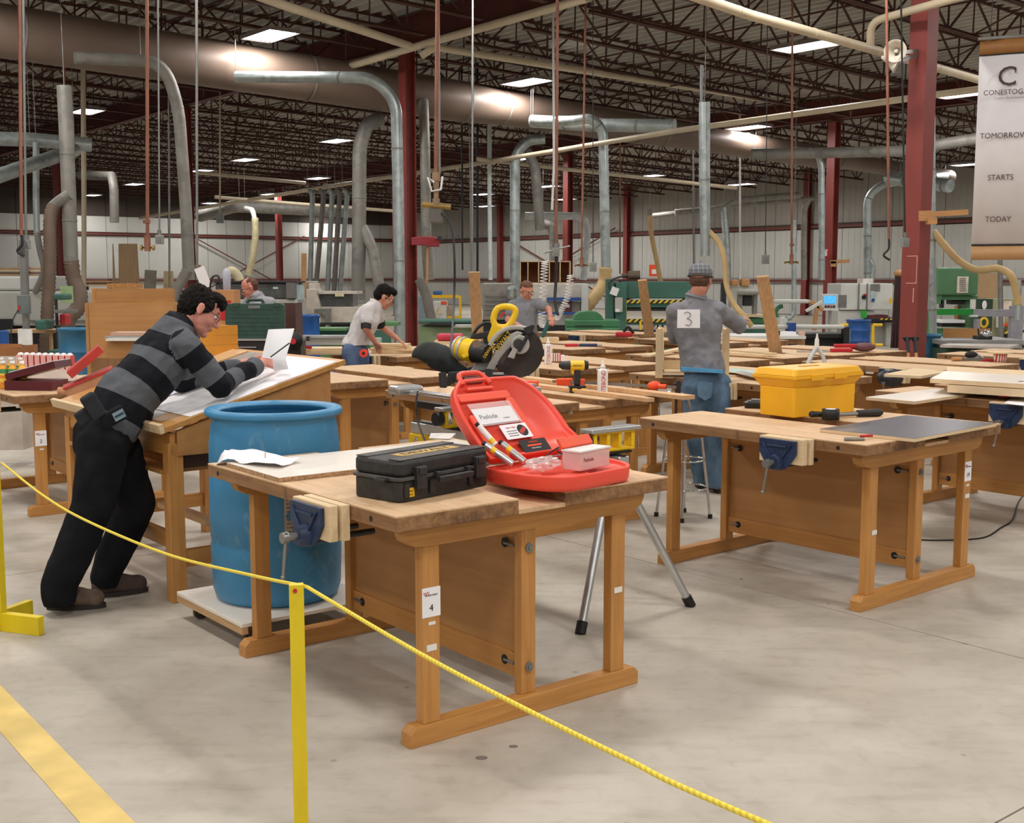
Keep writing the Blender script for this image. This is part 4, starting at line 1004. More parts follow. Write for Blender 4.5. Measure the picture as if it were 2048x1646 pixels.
# towel
vs=[];fs=[];K=14
A=BL(0,-.77,-.70,.905);
ti=thing('paper_towel','crumpled white paper towel on the left corner of the nearest workbench','paper towel',BL(0,-.60,-.5,.901))
m=MB(); random.seed(3)
C4=[PT(429,944,5.18),PT(556,925,4.93),PT(600,908,5.12),PT(470,905,5.45)]
for j in range(K+1):
    for i in range(K+1):
        s_,t_=i/K,j/K; p=(C4[0]*(1-s_)+C4[1]*s_)*(1-t_)+(C4[3]*(1-s_)+C4[2]*s_)*t_
        e=noise.noise(Vector((s_*3.3,t_*3.3,.3))); zz=.905+.012+.014*e+.006*math.sin(s_*9+t_*4)
        if s_<.25 and t_<.5: zz-= (1-s_/.25)*.045*(1-t_/.5)
        jit=.012*noise.noise(Vector((s_*5,t_*5,4)))
        vs.append(Vector((p.x+jit,p.y+jit,zz))-ti.location)
for j in range(K):
    for i in range(K): fs.append((j*(K+1)+i,j*(K+1)+i+1,(j+1)*(K+1)+i+1,(j+1)*(K+1)+i))
o=m.add(vs,fs,True).build('crumpled_sheet',M_PAPER,ti); md=o.modifiers.new('t','SOLIDIFY'); md.thickness=.0015
# ---- black tool case ----
cN,cR=FL(800,1008,.88),FL(985,970,.88); uu=(cR-cN).normalized(); az=math.atan2(uu.y,uu.x)
bcs=thing('tool_case','rugged black tool case with yellow labels closed on the nearest workbench','tool case',cN,az)
def rbox(m,lo,hi,r,n=4):
    x0,y0,z0=lo;x1,y1,z1=hi; p=[]
    for cx,cy,a0 in((x1-r,y1-r,0),(x0+r,y1-r,90),(x0+r,y0+r,180),(x1-r,y0+r,270)):
        for k in range(n+1):
            a=math.radians(a0+90*k/n); p.append((cx+r*math.cos(a),cy+r*math.sin(a)))
    m.prism(p,z0,z1,'z'); return m
M_CASE=mat('scuffed_black','#2c2b2a',.5,0,.3,18.,.25,40.); M_CASE2=mat('scuffed_black_light','#4c4a47',.55,0,.3,14.,.25,40.)
LN,WD=.50,.25
rbox(MB(),(0.0,0.0,.0),(LN,WD,.08),.03).build('lower_shell',M_CASE,bcs,.008)
rbox(MB(),(-.008,-.008,.0805),(LN+.008,WD+.008,.094),.03).build('rim_band',M_CASE2,bcs,.003)
lid=rbox(MB(),(.0,.0,.0945),(LN,WD,.155),.03).build('lid_shell',M_CASE,bcs,.014)
for x in(.07,.40):
    k=MB(); k.b2((x,-.022,.045),(x+.055,-.0005,.128)); k.b2((x+.008,-.027,.10),(x+.047,-.022,.125)); k.build('latch',M_CASE,bcs,.003)
for x in(.02,.15,.37): MB().b2((x,-.012,.02),(x+.02,-.0005,.07)).build('rib',M_CASE,bcs,.002)
for x in(.17,.34): MB().b2((x,-.03,.07),(x+.02,-.009,.10)).build('handle_mount',M_CASE,bcs,.003)
k=MB(); k.bar((.17,-.035,.072),(.36,-.035,.072),.02,.022); k.build('carry_handle',M_CASE,bcs,.005)
MB().b2((-.035,.05,.078),(-.009,.10,.09)).build('side_tab',M_CASE,bcs,.004)
k=MB(); k.b2((.01,.008,.154),(LN-.01,.07,.1585)); k.b2((.01,WD-.07,.154),(LN-.01,WD-.008,.1585)); k.build('top_ridge',M_CASE2,bcs,.003)
L2=MB().b2((.10,.085,.1552),(.42,.15,.1568)).build('top_label',mat('worn_yellow_label','#c3a057',.6,0,.2,30.),bcs)
text_obj('label_text','DEWALT',.05,M_INK,L2,(.26,.117,.1572),(0,0,0),.0004,sx=1.3)
L3=MB().b2((.035,-.0012,.018),(.075,-.0002,.052)).build('front_label',M_YEL,bcs)
text_obj('label_text','DEWALT',.009,M_INK,L3,(.055,-.0016,.040),(math.pi/2,0,0),.0003)
text_obj('label_text','DC550',.006,M_INK,L3,(.055,-.0016,.027),(math.pi/2,0,0),.0003)
# scuff dust marks
# bag behind the case
bb=MB(); bb.ell((0,0,.035),(.12,.08,.035),16,8); o=bb.build('dark_pouch',mat('grey_pouch','#3c3d42',.8,0,.2)); o.location=BL(0,-.02,.32,.8815); o.rotation_euler=(0,0,.4); tag(o,'flat dark grey pouch lying behind the black tool case','pouch')
sheet('crumpled_cloth','white rag lying between the tool case and the red case',[PT(858,878,5.35),PT(900,880,5.2),PT(912,868,5.4),PT(862,868,5.6)],mat('rag_white','#d8d2cc',.9),'rag',.004,.01)
# ---- red nail gun case, open ----
HL,HR=PT(968,916,4.70),PT(1142,899,5.08)
HL.z=HR.z=.945; hx=(HR-HL); wC=hx.length; az=math.atan2(hx.y,hx.x)
rc=thing('nailer_case','bright orange red hard case lying open on the nearest workbench','tool case',(HL.x,HL.y,.8805),az)
M_RC=mat('coral_plastic','#f0503c',.38,0,.05,3.)
wC=max(wC,.36)
def case_half(parent,name,dep,depth,flip,T):
    """shell: outline tapers and rounds away from the hinge; local x along hinge, y away"""
    W0=wC
    out=[(0,0),(W0,0),(W0+.015,.10),(W0+.01,dep*.55),(W0-.03,dep*.82),(W0-.09,dep*.97),(W0-.15,dep),(.14,dep),(.08,dep*.97),(.02,dep*.82),(-.01,dep*.55),(-.012,.10)]
    # refine outline
    P=smooth_path([Vector((a,b,0)) for a,b in out]+[Vector((0,0,0))],3)[:-1]
    C=Vector((W0/2,dep/2,0)); m=MB(T)
    rings=[]
    for (sc,z) in((.90,0),(.97,.006),(1.,.02),(1.01,depth-.008),(1.012,depth),(.955,depth),(.945,depth-.006),(.93,depth-.018)):
        rings.append([C+(p-C)*sc+Vector((0,0,z)) for p in P])
    n=len(P); vs=[v for r in rings for v in r]; fs=[]
    for i in range(len(rings)-1):
        for k in range(n): l=(k+1)%n; fs.append((i*n+k,i*n+l,(i+1)*n+l,(i+1)*n+k))
    fs.append(tuple(range(n-1,-1,-1)))
    fs.append(tuple((len(rings)-1)*n+k for k in range(n)))
    m.add(vs,fs,True); o=m.build(name,M_RC,parent); return o
D1=.40; d1=.065
base=case_half(rc,'case_base',D1,d1,0,Matrix.Scale(-1,4,(0,1,0)))
base.data.flip_normals()
# raised ridges and wells moulded in the base
M_RC2=mat('coral_plastic_light','#f4604a',.38,0,.05,3.)
for lo,hi in(((.03,-.10,.03),(.20,-.035,.058)),((.06,-.34,.03),(.26,-.28,.055)),((.03,-.24,.03),(.09,-.13,.057)),((.22,-.09,.03),(.34,-.05,.056))):
    rbox(MB(),lo,hi,.02).build('moulded_ridge',M_RC2,base,.006)
lean=math.radians(46)   # the lid tips back past upright
LT=Matrix.Translation((0,.004,d1))@Matrix.Rotation(lean,4,'X')
lidp=case_half(rc,'case_lid',.40,.06,0,LT)
def LP(x,y,z=.06): return LT@Vector((x,y,z))
def lidbox(name,lo,hi,m_,par=lidp,r=.012,bev=.004): return rbox(MB(LT),lo,hi,min(r,(hi[0]-lo[0])*.45,(hi[1]-lo[1])*.45)).build(name,m_,par,bev)
lidbox('moulded_ridge',(.03,.29,.043),(.33,.33,.058),M_RC2); lidbox('moulded_ridge',(.29,.06,.043),(.335,.29,.058),M_RC2); lidbox('moulded_ridge',(.03,.05,.043),(.06,.22,.058),M_RC2)
lidbox('moulded_ridge',(.11,.345,.043),(.26,.36,.060),M_RC2)
# handle opening: ring at the far end of the lid
m=MB(LT); m.tube(bend([Vector((.10,.375,.055)),Vector((.115,.44,.05)),Vector((.245,.44,.05)),Vector((.26,.375,.055))],.03,4),.012,8); m.build('carry_handle',M_RC,lidp)
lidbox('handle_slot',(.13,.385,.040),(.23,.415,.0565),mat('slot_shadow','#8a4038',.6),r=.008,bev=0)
# black latch feet on top edge
for x in(.03,.30):
    m=MB(LT); m.bar((x,.40,.02),(x+.01,.455,.05),.03,.018); m.build('latch',M_BLACK,lidp,.003)
# plastic bag with the brand card
cd=lidbox('brand_card',(.055,.165,.0585),(.285,.245,.0605),M_PAPER,r=.004,bev=0)
rt=(LT.to_euler())
def lidtext(s_,size,x,y,z,m_,par,sx=1.): return text_obj('print',s_,size,m_,par,LP(x,y,z),rt,.0003,sx=sx)
lidtext('Paslode',.032,.125,.20,.0612,M_INK,cd,1.05); lidtext('CORDLESS',.008,.22,.185,.0612,M_INK,cd)
m=MB(LT); m.b2((.05,.155,.061),(.295,.272,.0618)); m.build('plastic_bag',mat('clear_bag','#ffffff',.12,0,0,alpha=.22),lidp)
c2=lidbox('instruction_card',(.15,.075,.0585),(.305,.15,.0605),M_PAPER,r=.004,bev=0)
m=MB(LT); m.cyl((.265,.113,.0606),(.265,.113,.0612),.029,20); m.build('round_seal',M_INK,c2)
m=MB(LT); m.bar((.245,.10,.0614),(.285,.125,.0614),.018,.0006,(0,0,1)); m.build('red_bar',M_INKR,c2)
lidtext('Fuel + Nail',.012,.205,.132,.0612,M_INKR,c2)
for k in range(3): lidtext('cordless framing nailer',.0065,.20,.115-.012*k,.0612,M_INK,c2)
c3=lidbox('black_label_panel',(.20,-.0,.0585),(.36,.062,.0605),M_INK,r=.004,bev=0)
m=MB(LT); m.b2((.235,.028,.0606),(.32,.036,.0612)); m.build('orange_bar',M_ORANGE,c3)
lidtext('WARNING',.012,.28,.048,.0612,M_ORANGE,c3); lidtext('READ MANUAL',.008,.28,.017,.0612,M_PAPER,c3)
# fuel cells clipped in
for x0,y0,x1,y1,nm in((.035,.155,.06,.055,'fuel_cell'),):
    k=MB(LT); k.cyl((x0,y0,.066),(x1,y1,.066),.013,14); f_=k.build(nm,M_WHITE,lidp); k=MB(LT); k.cyl((x0+.016,y0-.07,.066),(x0+.022,y0-.09,.066),.0133,14); k.build('yellow_band',M_YEL,f_)
    k=MB(LT); k.cyl((x0,y0,.066),(x0-.004,y0+.016,.066),.009,10); k.build('black_cap',M_BLACK,f_)
M_BAGC=mat('crinkled_bag','#e8e0de',.15,0,.1,alpha=.45)
def fcell(label,p,q,r=.0135):
    p=Vector(p);q=Vector(q); f_=MB().cyl((0,0,0),q-p,r,14).build('fuel_cell',M_ALU); f_.location=p; tag(f_,label,'canister')
    n=(q-p).normalized(); MB().cyl(n*.03,n*.05,r*1.02,14).build('yellow_band',M_YEL,f_); MB().cyl((0,0,0),-n*.015,r*.8,10).build('black_cap',M_BLACK,f_)
def RC(x,y,z): return Vector((HL.x+x*math.cos(az)-y*math.sin(az),HL.y+x*math.sin(az)+y*math.cos(az),.8805+z))
fcell('silver fuel canister with black cap, left one in the open red case',RC(.01,.0,.155),RC(.055,-.105,.085))
fcell('silver fuel canister with yellow band, right one in the open red case',RC(.105,.0,.15),RC(.13,-.10,.085))
# crumpled clear bag of parts
bm=bmesh.new(); bmesh.ops.create_icosphere(bm,subdivisions=4,radius=1)
for v in bm.verts:
    n_=noise.noise(v.co*2.1)+.5*noise.noise(v.co*5.3); v.co=Vector((v.co.x*.085,v.co.y*.05,v.co.z*.025))*(1+.35*n_)
me=bpy.data.meshes.new('parts_bag'); bm.to_mesh(me); bm.free(); me.materials.append(M_BAGC); o=bpy.data.objects.new('parts_bag',me); COL.objects.link(o); o.location=RC(.12,-.21,.092); o.rotation_euler=(0,0,az); tag(o,'crumpled clear plastic bag lying in the open red case','bag')
# clear box with orange lid
ob=thing('nail_box','clear plastic box with orange lid standing in the red case','box',RC(.185,-.30,.066),az+.08)
k=MB(); k.b2((0,-.045,0),(.20,.045,.072)); k.build('clear_body',mat('pink_clear','#f0c8c4',.2,0,.03,alpha=.72),ob,.003)
k=MB(); k.b2((-.003,-.048,.0725),(.203,.048,.079)); k.build('body_rim',M_WHITE,ob)
k=MB(Matrix.Translation((0,.048,.078))@Matrix.Rotation(math.radians(55),4,'X')); k.b2((-.004,0,0),(.204,.045,.012)); k.build('open_lid',M_ORANGE,ob,.003)
text_obj('print','Paslode',.022,mat('print_maroon','#8c3a3a',.6),ob,(.055,-.0458,.040),(math.pi/2,0,0),.0003)
# charger with cord
ch=thing('charger','small black battery charger with cord at the right end of the red case','charger',RC(.40,-.16,.067),az-.3)
MB().b2((-.05,-.03,0),(.05,.03,.028)).build('body',M_DARK,ch,.004); MB().b2((-.035,-.02,.0285),(.035,.02,.034)).build('socket',M_BLACK,ch,.002)
MB().tube(smooth_path([(-.05,.0,.015),(-.09,.03,.04),(-.06,.07,.05),(-.12,.05,.03),(-.16,.0,.03),(-.11,-.03,.02)],6),.0032,6).build('cord',M_BLACK,ch)
# ---- bench 19 items ----
board2('black_board','black faced board with pale edge overhanging the end of the right workbench',1,.30,.84,-.42,.50,.881,.018,mat('black_laminate','#4a4a50',.35,0,.05,3.),M_BIRCH['x'],math.radians(3))
tN,tL,tR=FL(1588,836,.88),FL(1537,828,.88),FL(1708,823,.88)
u_=(tR-tN); az2=math.atan2(u_.y,u_.x); LX=u_.length*1.02; LY=.27
tb=thing('toolbox','bright yellow plastic toolbox with flared lid on the right workbench','toolbox',tN,az2)
def frust(m,lo,hi,z0,z1,r=.02,n=3):
    def ring(x0,y0,x1,y1,z):
        p=[]
        for cx,cy,a0 in((x1-r,y1-r,0),(x0+r,y1-r,90),(x0+r,y0+r,180),(x1-r,y0+r,270)):
            for k in range(n+1): a=math.radians(a0+90*k/n); p.append((cx+r*math.cos(a),cy+r*math.sin(a),z))
        return p
    a=ring(*lo,z0);b=ring(*hi,z1);N_=len(a)
    m.add(a+b,[tuple(range(N_-1,-1,-1)),tuple(range(N_,2*N_))]+[(i,(i+1)%N_,(i+1)%N_+N_,i+N_) for i in range(N_)]); return m
M_TBY=mat('toolbox_yellow','#f3b522',.36,0,.05,4.)
m=MB(); frust(m,(0,0,LX,LY),(-.002,-.002,LX+.002,LY+.002),0,.175); m.build('body',M_TBY,tb,.004)
m=MB(); frust(m,(-.002,-.002,LX+.002,LY+.002),(-.035,-.03,LX+.035,LY+.03),.1752,.225); m.build('flared_collar',M_TBY,tb,.004)
m=MB(); frust(m,(-.04,-.034,LX+.04,LY+.034),(-.04,-.034,LX+.04,LY+.034),.2255,.243); m.build('lid_rim',M_TBY,tb,.003)
m=MB(); frust(m,(-.038,-.03,LX+.038,LY+.03),(-.012,-.012,LX+.012,LY+.012),.2435,.285); m.build('lid_top',M_TBY,tb,.006)
for x in(LX*.18,LX*.55): MB().b2((x,-.044,.215),(x+LX*.2,-.0345,.252)).build('latch',M_TBY,tb,.003)
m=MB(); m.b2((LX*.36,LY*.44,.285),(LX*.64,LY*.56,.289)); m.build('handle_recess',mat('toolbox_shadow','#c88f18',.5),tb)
hm=thing('hand_plane','grey grinder like tool with black grip lying between toolbox and black tape','tool',BL(1,.02,.22,.881),math.radians(5))
k=MB(); k.cyl((-.17,0,.022),(-.03,0,.018),.018,12,.012); k.ell((-.18,0,.022),(.022,.02,.02),12,8); k.build('narrow_grip',M_DARK,hm)
k=MB(); k.cyl((-.03,0,.018),(.10,0.02,.02),.013,12); k.build('shaft',M_STEEL,hm)
k=MB(); k.cyl((.10,.02,.022),(.24,.05,.022),.02,12,.024); k.ell((.24,.05,.022),(.03,.022,.022),12,8); k.build('wide_grip',M_DARK,hm)
tp=thing('tape_roll','roll of black tape standing flat on the right workbench','tape',BL(1,.03,.09,.881))
k=MB(); k.lathe([(.030,0),(.050,0),(.050,.062),(.030,.062),(.030,0)],24); k.build('roll',M_BLACK,tp); k=MB(); k.lathe([(.026,0),(.0298,0),(.0298,.063),(.026,.063),(.026,0)],20); k.build('core',M_PAPER,tp)
gt=thing('tape_roll','roll of light green masking tape on a black tray left of the toolbox','tape',BL(1,-.52,.37,.922))
k=MB(); k.lathe([(.038,0),(.058,0),(.058,.045),(.038,.045),(.038,0)],24); k.build('roll',mat('green_tape','#5fbf62',.6),gt); k=MB(); k.lathe([(.035,0),(.0378,0),(.0378,.046),(.035,.046),(.035,0)],20); k.build('core',M_PAPER,gt)
bt=thing('tray','low black plastic tray under the green tape roll','tray',BL(1,-.58,.36,.881),BN[1].rotation_euler[2]+.5)
k=MB(); frust(k,(-.17,-.09,.17,.09),(-.18,-.10,.18,.10),0,.035,.02); k.build('tray_body',M_DARK,bt,.003); MB().b2((-.15,-.07,.0355),(.15,.07,.0405)).build('tray_lid',M_DARK,bt)
k=MB(); k.b2((-.14,-.02,.041),(.0,.03,.05)); k.build('drill_index',M_STEEL,bt)
kn=thing('putty_knife','small scraper with red handle on the near edge of the right workbench','scraper',BL(1,.62,-.58,.881),BN[1].rotation_euler[2]+.9)
k=MB(); k.add([(-.05,-.03,0),(.06,-.02,0),(.07,.02,0),(-.03,.035,0),(-.05,-.03,.012),(.06,-.02,.012),(.07,.02,.012),(-.03,.035,.012)],[(3,2,1,0),(4,5,6,7),(0,1,5,4),(1,2,6,5),(2,3,7,6),(3,0,4,7)]); k.build('grey_stone',mat('pumice','#7f7c70',.9,0,.2,20.,.4,60),kn,.004)
k=MB(); k.cyl((.05,.02,.017),(.12,.05,.017),.007,8); k.build('red_handle',M_REDP,kn)
# ================= SAW, STAND, DRILL, BENCH TOPS =================
st=thing('saw_stand','folding mitre saw stand with silver beam, yellow brackets and tube legs','saw stand',(.55,5.9,0),RB)
M_SY=mat('dewalt_yellow','#f0c419',.4,0,.05)
MB().b2((-1.85,-.035,.745),(.02,.035,.81)).build('beam',M_ALU,st,.006)
MB().b2((-1.85,-.012,.8105),(.02,.012,.818)).build('beam_groove',M_DARK,st)
for (x,y,s_) in((-.05,-.03,-1),(-.05,.03,1),(-1.75,-.03,-1),(-1.75,.03,1)):
    b0=Vector((x,y,.735)); sx=1 if x>-1 else -1
    f0=Vector((x+sx*.17,y+s_*.34,.035))
    o=MB().cyl(b0,f0,.021,12).build('leg',M_ALU,st); n=(f0-b0).normalized(); MB().cyl(f0-n*.02,f0+n*.04,.027,12).build('rubber_foot',M_BLACK,o)
for x in(-.06,-1.76):
    k=MB(); k.b2((x-.08,-.055,.665),(x+.08,.055,.744)); k.build('leg_housing',M_SY,st,.008)
def bracket(x,par=st):
    k=MB(); k.b2((x-.03,-.14,.830),(x+.03,.14,.845)); 
    for y in(-.13,-.04,.04,.13): k.b2((x-.028,y-.012,.845),(x+.028,y+.012,.92))
    k.b2((x-.03,-.14,.92),(x+.03,.14,.93)); o=k.build('bracket_frame',M_SY,par,.003)
    k=MB(); k.b2((x-.045,-.17,.9305),(x+.045,.17,.95)); k.build('support_plate',M_ALU,par,.003)
    k=MB(); k.cyl((x,-.155,.885),(x,-.195,.885),.04,14); k.build('clamp_knob',M_BLACK,par)
    k=MB(); k.b2((x-.05,-.10,.8185),(x+.05,.10,.8295)); k.build('clamp_lever',M_BLACK,par)
bracket(-.08); bracket(-.78); bracket(-1.35)
k=MB(); k.b2((-.50,-.03,.905),(-1.8,.03,.945)); k.build('extension_rail',M_DARK,st)
k=MB(); k.cyl((-1.25,-.06,1.00),(-1.86,-.06,1.00),.014,10); k.cyl((-1.25,-.015,1.0),(-1.86,-.015,1.0),.014,10); k.build('extension_tubes',M_CHROME,st)
k=MB(); k.b2((-1.92,-.16,.985),(-1.80,.04,1.04)); k.build('roller_head',M_ALU,st,.02)
k=MB(); k.b2((-1.36,-.045,.9505),(-.72,.045,PT(800+760/4.096,480+1160/4.096,6.62).z)); k.build('saw_mount',M_ALU,st,.004)
# ---- mitre saw: built in a plane facing the hall entrance ----
SY=6.62
def SP(x,y,d=0.): return PT(800+x/4.096,480+y/4.096,SY+d)
sw=thing('mitre_saw','big yellow and grey compound mitre saw with black dust bag on the stand','mitre saw',SP(760,1150))
O=sw.location
def S(x,y,d=0.): return SP(x,y,d)-O
su=SP(1,0)-SP(0,0); pxs=su.length
def arc(cx,cy,r,a0,a1,n=12): return [(cx+r*math.cos(math.radians(a0+(a1-a0)*i/n)),cy-r*math.sin(math.radians(a0+(a1-a0)*i/n))) for i in range(n+1)]
def plate(name,poly,d0,d1,m_,bev=.003,par=sw):
    n=len(poly); vs=[S(x,y,d0) for x,y in poly]+[S(x,y,d1) for x,y in poly]
    o=MB().add(vs,[tuple(range(n)),tuple(range(2*n-1,n-1,-1))]+[(i+n,(i+1)%n+n,(i+1)%n,i) for i in range(n)]).build(name,m_,par,bev); return o
M_CAST=mat('cast_aluminium','#b9b7b0',.45,.45,.1,10.); M_BLADE=mat('smoked_guard','#3d3834',.35,.2,.2,10.); M_BAG=mat('black_fabric','#2b302f',.85,0,.2,12.,.2,60.)
# blade with lower guard
plate('lower_guard',arc(960,915,215,75,-150,26)+[(850,1010),(900,900),(960,800)],-.02,.02,M_BLADE,.004)
plate('blade',arc(955,915,185,0,360,40)[:-1],.022,.026,M_STEEL,0)
plate('upper_guard',arc(955,950,255,62,168,20)+arc(955,950,215,168,62,20),-.045,.045,M_CAST,.008)
plate('guard_side',[(735,1120),(705,1095),(700,1060),(800,880),(860,790),(960,745),(1010,760),(960,830),(880,900),(830,960),(790,1020),(755,1120)],-.050,-.022,M_CAST,.006)
plate('gear_case',arc(985,858,78,0,360,22)[:-1],-.085,-.051,M_CAST,.006)
plate('gear_hub',arc(970,850,42,0,360,16)[:-1],-.10,-.086,mat('dark_hub','#3a3a38',.5),.003)
plate('slot_lever',[(965,900),(1030,780),(1050,785),(1048,812),(990,915),(972,918)],-.115,-.101,M_DARK,.003)
plate('guard_bracket',[(1010,720),(1090,690),(1105,705),(1085,760),(1040,780)],-.08,-.02,M_DARK,.004)
plate('guard_arm',[(880,960),(930,880),(960,900),(935,975),(915,970)],-.12,-.102,M_CAST,.003)
# brand plate
bp_=plate('brand_plate',[(778,890),(845,775),(905,742),(912,752),(800,905)],-.058,-.0505,M_BLACK,0)
text_obj('brand_text','DEWALT',.036,M_SY,bp_,S(842,832,-.066),(math.pi/2,math.radians(-52),0),.001,sx=.9)
# top handle (closed yellow loop)
def loop(name,pts,r,m_,closed=True,flat=None,d=0.,par=sw):
    P=[S(x,y,d) for x,y in pts]; P=smooth_path(P+[P[0]],6)[:-1] if closed else smooth_path(P,6)
    return MB().tube(P,r,10,not closed,True,closed,flat).build(name,m_,par)
loop('top_handle',[(800,560),(850,545),(915,552),(945,580),(932,635),(890,700),(845,715),(790,705),(765,660),(775,600)],pxs*27,M_SY,True)
plate('handle_stem',[(770,640),(800,700),(860,715),(890,700),(850,770),(790,830),(720,840),(715,800),(745,720)],-.03,.03,M_SY,.012)
loop('handle_trigger',[(820,630),(845,600),(862,600)],pxs*9,M_INKR,False)
# black carry handle
loop('rear_handle',[(590,790),(640,715),(700,680),(750,690),(765,740),(740,790)],pxs*15,M_DARK,False,d=.02)
plate('handle_foot',[(570,800),(600,770),(760,740),(775,770),(740,800),(600,815)],-.02,.05,M_DARK,.005)
# motor
m=MB(); a=S(490,885,.03);b2_=S(690,930,-.06); n=(b2_-a).normalized()
m.cyl(a,a+n*(b2_-a).length*.62,pxs*92,24,pxs*100); m.build('motor_housing',M_SY,sw)
m=MB(); m.cyl(a+n*(b2_-a).length*.62,b2_+n*.02,pxs*94,24,pxs*76); m.build('motor_end_cap',M_DARK,sw)
m=MB(); m.cyl(a-n*.012,a-n*.0,pxs*100,24); m.cyl(a+n*.02,a+n*.035,pxs*103,24); m.build('motor_ring',M_CAST,sw)
text_obj('brand_text','DEWALT',.024,M_SY,sw,S(728,905,-.150),(math.pi/2,math.radians(-55),math.radians(18)),.001)
plate('motor_label',[(590,830),(650,820),(665,870),(600,885)],-.145,-.125,mat('plate_grey','#8b7a63',.4,.3),0)
plate('brush_cap',[(500,945),(560,925),(565,950),(520,970)],-.12,-.05,M_SY,.003)
# arm, base
plate('pivot_arm',[(560,1090),(620,1010),(770,950),(820,960),(760,1060),(700,1110),(600,1110)],-.01,.06,M_CAST,.006)
plate('saw_base',[(380,1150),(395,1080),(520,1070),(760,1060),(900,1110),(905,1150),(880,1165),(420,1165)],-.12,.16,M_DARK,.008)
plate('turn_table',[(700,1080),(735,1055),(760,1075),(745,1130),(710,1140)],-.16,-.125,M_CAST,.003)
plate('fence',[(560,1085),(850,1085),(850,1105),(560,1105)],-.125,-.1205,M_CAST,.002)
for pts in([(372,1190),(395,1120),(430,1110),(440,1160),(400,1200)],[(795,1165),(810,1115),(895,1110),(880,1180)]): plate('clamp_foot',pts,-.15,-.121,M_BLACK,.003)
# dust bag
P=[(100,930),(150,905),(240,893),(320,930),(390,985),(470,1040),(560,1075)]
Rr=[10,58,104,118,92,58,40]
PP_=smooth_path([S(x,y+28,.03) for x,y in P],5); RR=[]
for i in range(len(PP_)):
    f=i/(len(PP_)-1)*(len(Rr)-1); k_=min(int(f),len(Rr)-2); RR.append(pxs*(Rr[k_]*(1-(f-k_))+Rr[k_+1]*(f-k_)))
bg=MB().tube(PP_,RR,18,True,True,False,.95)
for i,v in enumerate(bg.v):
    e=noise.noise(Vector(v)*14)*.012; bg.v[i]=(v[0],v[1]+e,v[2]+e)
bg.build('dust_bag',M_BAG,sw)
m=MB(); m.tube(smooth_path([S(560,1075,.03),S(610,1060,.02),S(650,1040,.01)],4),pxs*32,12); m.build('dust_chute',M_DARK,sw)
# power cord hanging from the roof drop to the saw and down
o=MB().tube([p-PT(840,770,7.2) for p in smooth_path([PT(836,782,7.2),PT(832,810,7.15),PT(838,850,7.),PT(860,895,6.2),PT(905,905,5.5)],8)],.006,6).build('saw_cable',M_BLACK); o.location=PT(840,770,7.2); tag(o,'black power cord hanging beside the stand roller head','cord')
# ---- items on bench 2 (index 2: drill bench) ----
def upto(i,px,py,z=.8805): return FL(px,py,z)
def glue(label,p,h=.235,r=.037,name='glue_bottle'):
    g=thing(name,label,'glue bottle',p,0)
    MB().lathe([(0,0),(r,0),(r,.004),(r,h*.66),(r*.9,h*.70),(r*.5,h*.73),(r*.5,h*.76),(0,h*.76)],24).build('bottle_body',M_WHITE,g)
    MB().lathe([(0,h*.7605),(r*.55,h*.7605),(r*.5,h*.80),(r*.22,h*.86),(r*.16,h*.97),(0,h)],16).build('nozzle_cap',M_WHITE,g)
    MB().box((0,0,h*.71),(r*2.3,.02,.008)).build('shoulder_tab',M_WHITE,g)
    text_obj('label_text','TITEBOND',h*.175,M_REDP,g,(r*.12,-r-.0008,h*.34),(math.pi/2,math.radians(-90),0),.0004,sx=.85)
    return g
glue('white glue bottle with red lettering on the drill bench, nearer of the two',FL(1205,788,.8805),.245,.038)
glue('white glue bottle with red lettering standing farther off beside the saw blade',FL(1096,728,.8805),.26,.036)
dr=thing('cordless_drill','yellow and black cordless drill standing on its battery beside the glue bottle','drill',FL(1155,785,.8805),math.radians(6))
m=MB(); frust(m,(-.06,-.045,.055,.045),(-.058,-.042,.052,.042),0,.035,.012); m.build('battery',M_DARK,dr,.003)
MB().b2((-.062,-.046,.0355),(.057,.046,.05)).build('battery_mount',M_BLACK,dr,.004)
for x in(-.045,.02): MB().b2((x,-.048,.012),(x+.035,-.0455,.034)).build('yellow_clip',M_YEL,dr,.002)
m=MB(); m.bar((-.005,0,.05),(.0,0,.165),.045,.05,(0,1,0)); m.build('grip',M_DARK,dr,.010)
m=MB(); m.cyl((-.055,0,.195),(.045,0,.195),.036,18,.037); m.build('motor_body',M_YEL,dr)
m=MB(); m.cyl((.045,0,.195),(.075,0,.195),.038,18,.03); m.build('rear_cap',M_BLACK,dr)
m=MB(); m.cyl((-.055,0,.195),(-.115,0,.195),.033,16,.03); m.cyl((-.115,0,.195),(-.135,0,.195),.026,16,.014); m.build('chuck',M_DARK,dr)
MB().b2((-.045,-.012,.135),(-.028,.012,.165)).build('trigger',M_YEL,dr,.003)
text_obj('brand_text','DEWALT',.017,M_BLACK,dr,(-.005,-.038,.195),(math.pi/2,0,0),.0006)
def plank(name,label,p,q,w,t_,m_,cat='plank',up=(0,0,1)):
    p=Vector(p);q=Vector(q); o=MB().bar((0,0,0),q-p,w,t_,up).build(name,m_,None,.001); o.location=p; return tag(o,label,cat)
M_PL=wood('maple_board','#e3bb8e','#cfa273','x',.6)
plank('maple_board','pale thick board lying across the drill bench under the bar clamp',FL(1012,752,.896)+UP*.0,FL(1378,795,.896)+UP*.0,.11,.028,M_PL)
plank('maple_board','shorter pale board lying in front of the long one by the drill',FL(1075,772,.895),FL(1302,800,.895)+UP*.0,.06,.026,M_PL)
bc_=thing('bar_clamp','long grey pipe clamp with orange jaws lying over the pale board','clamp',PT(1105,770,8.6))
A_=PT(1105,771,8.8)-bc_.location; B_=PT(1362,797,8.3)-bc_.location; A_.z=B_.z=.935-bc_.location.z; n=(B_-A_).normalized()
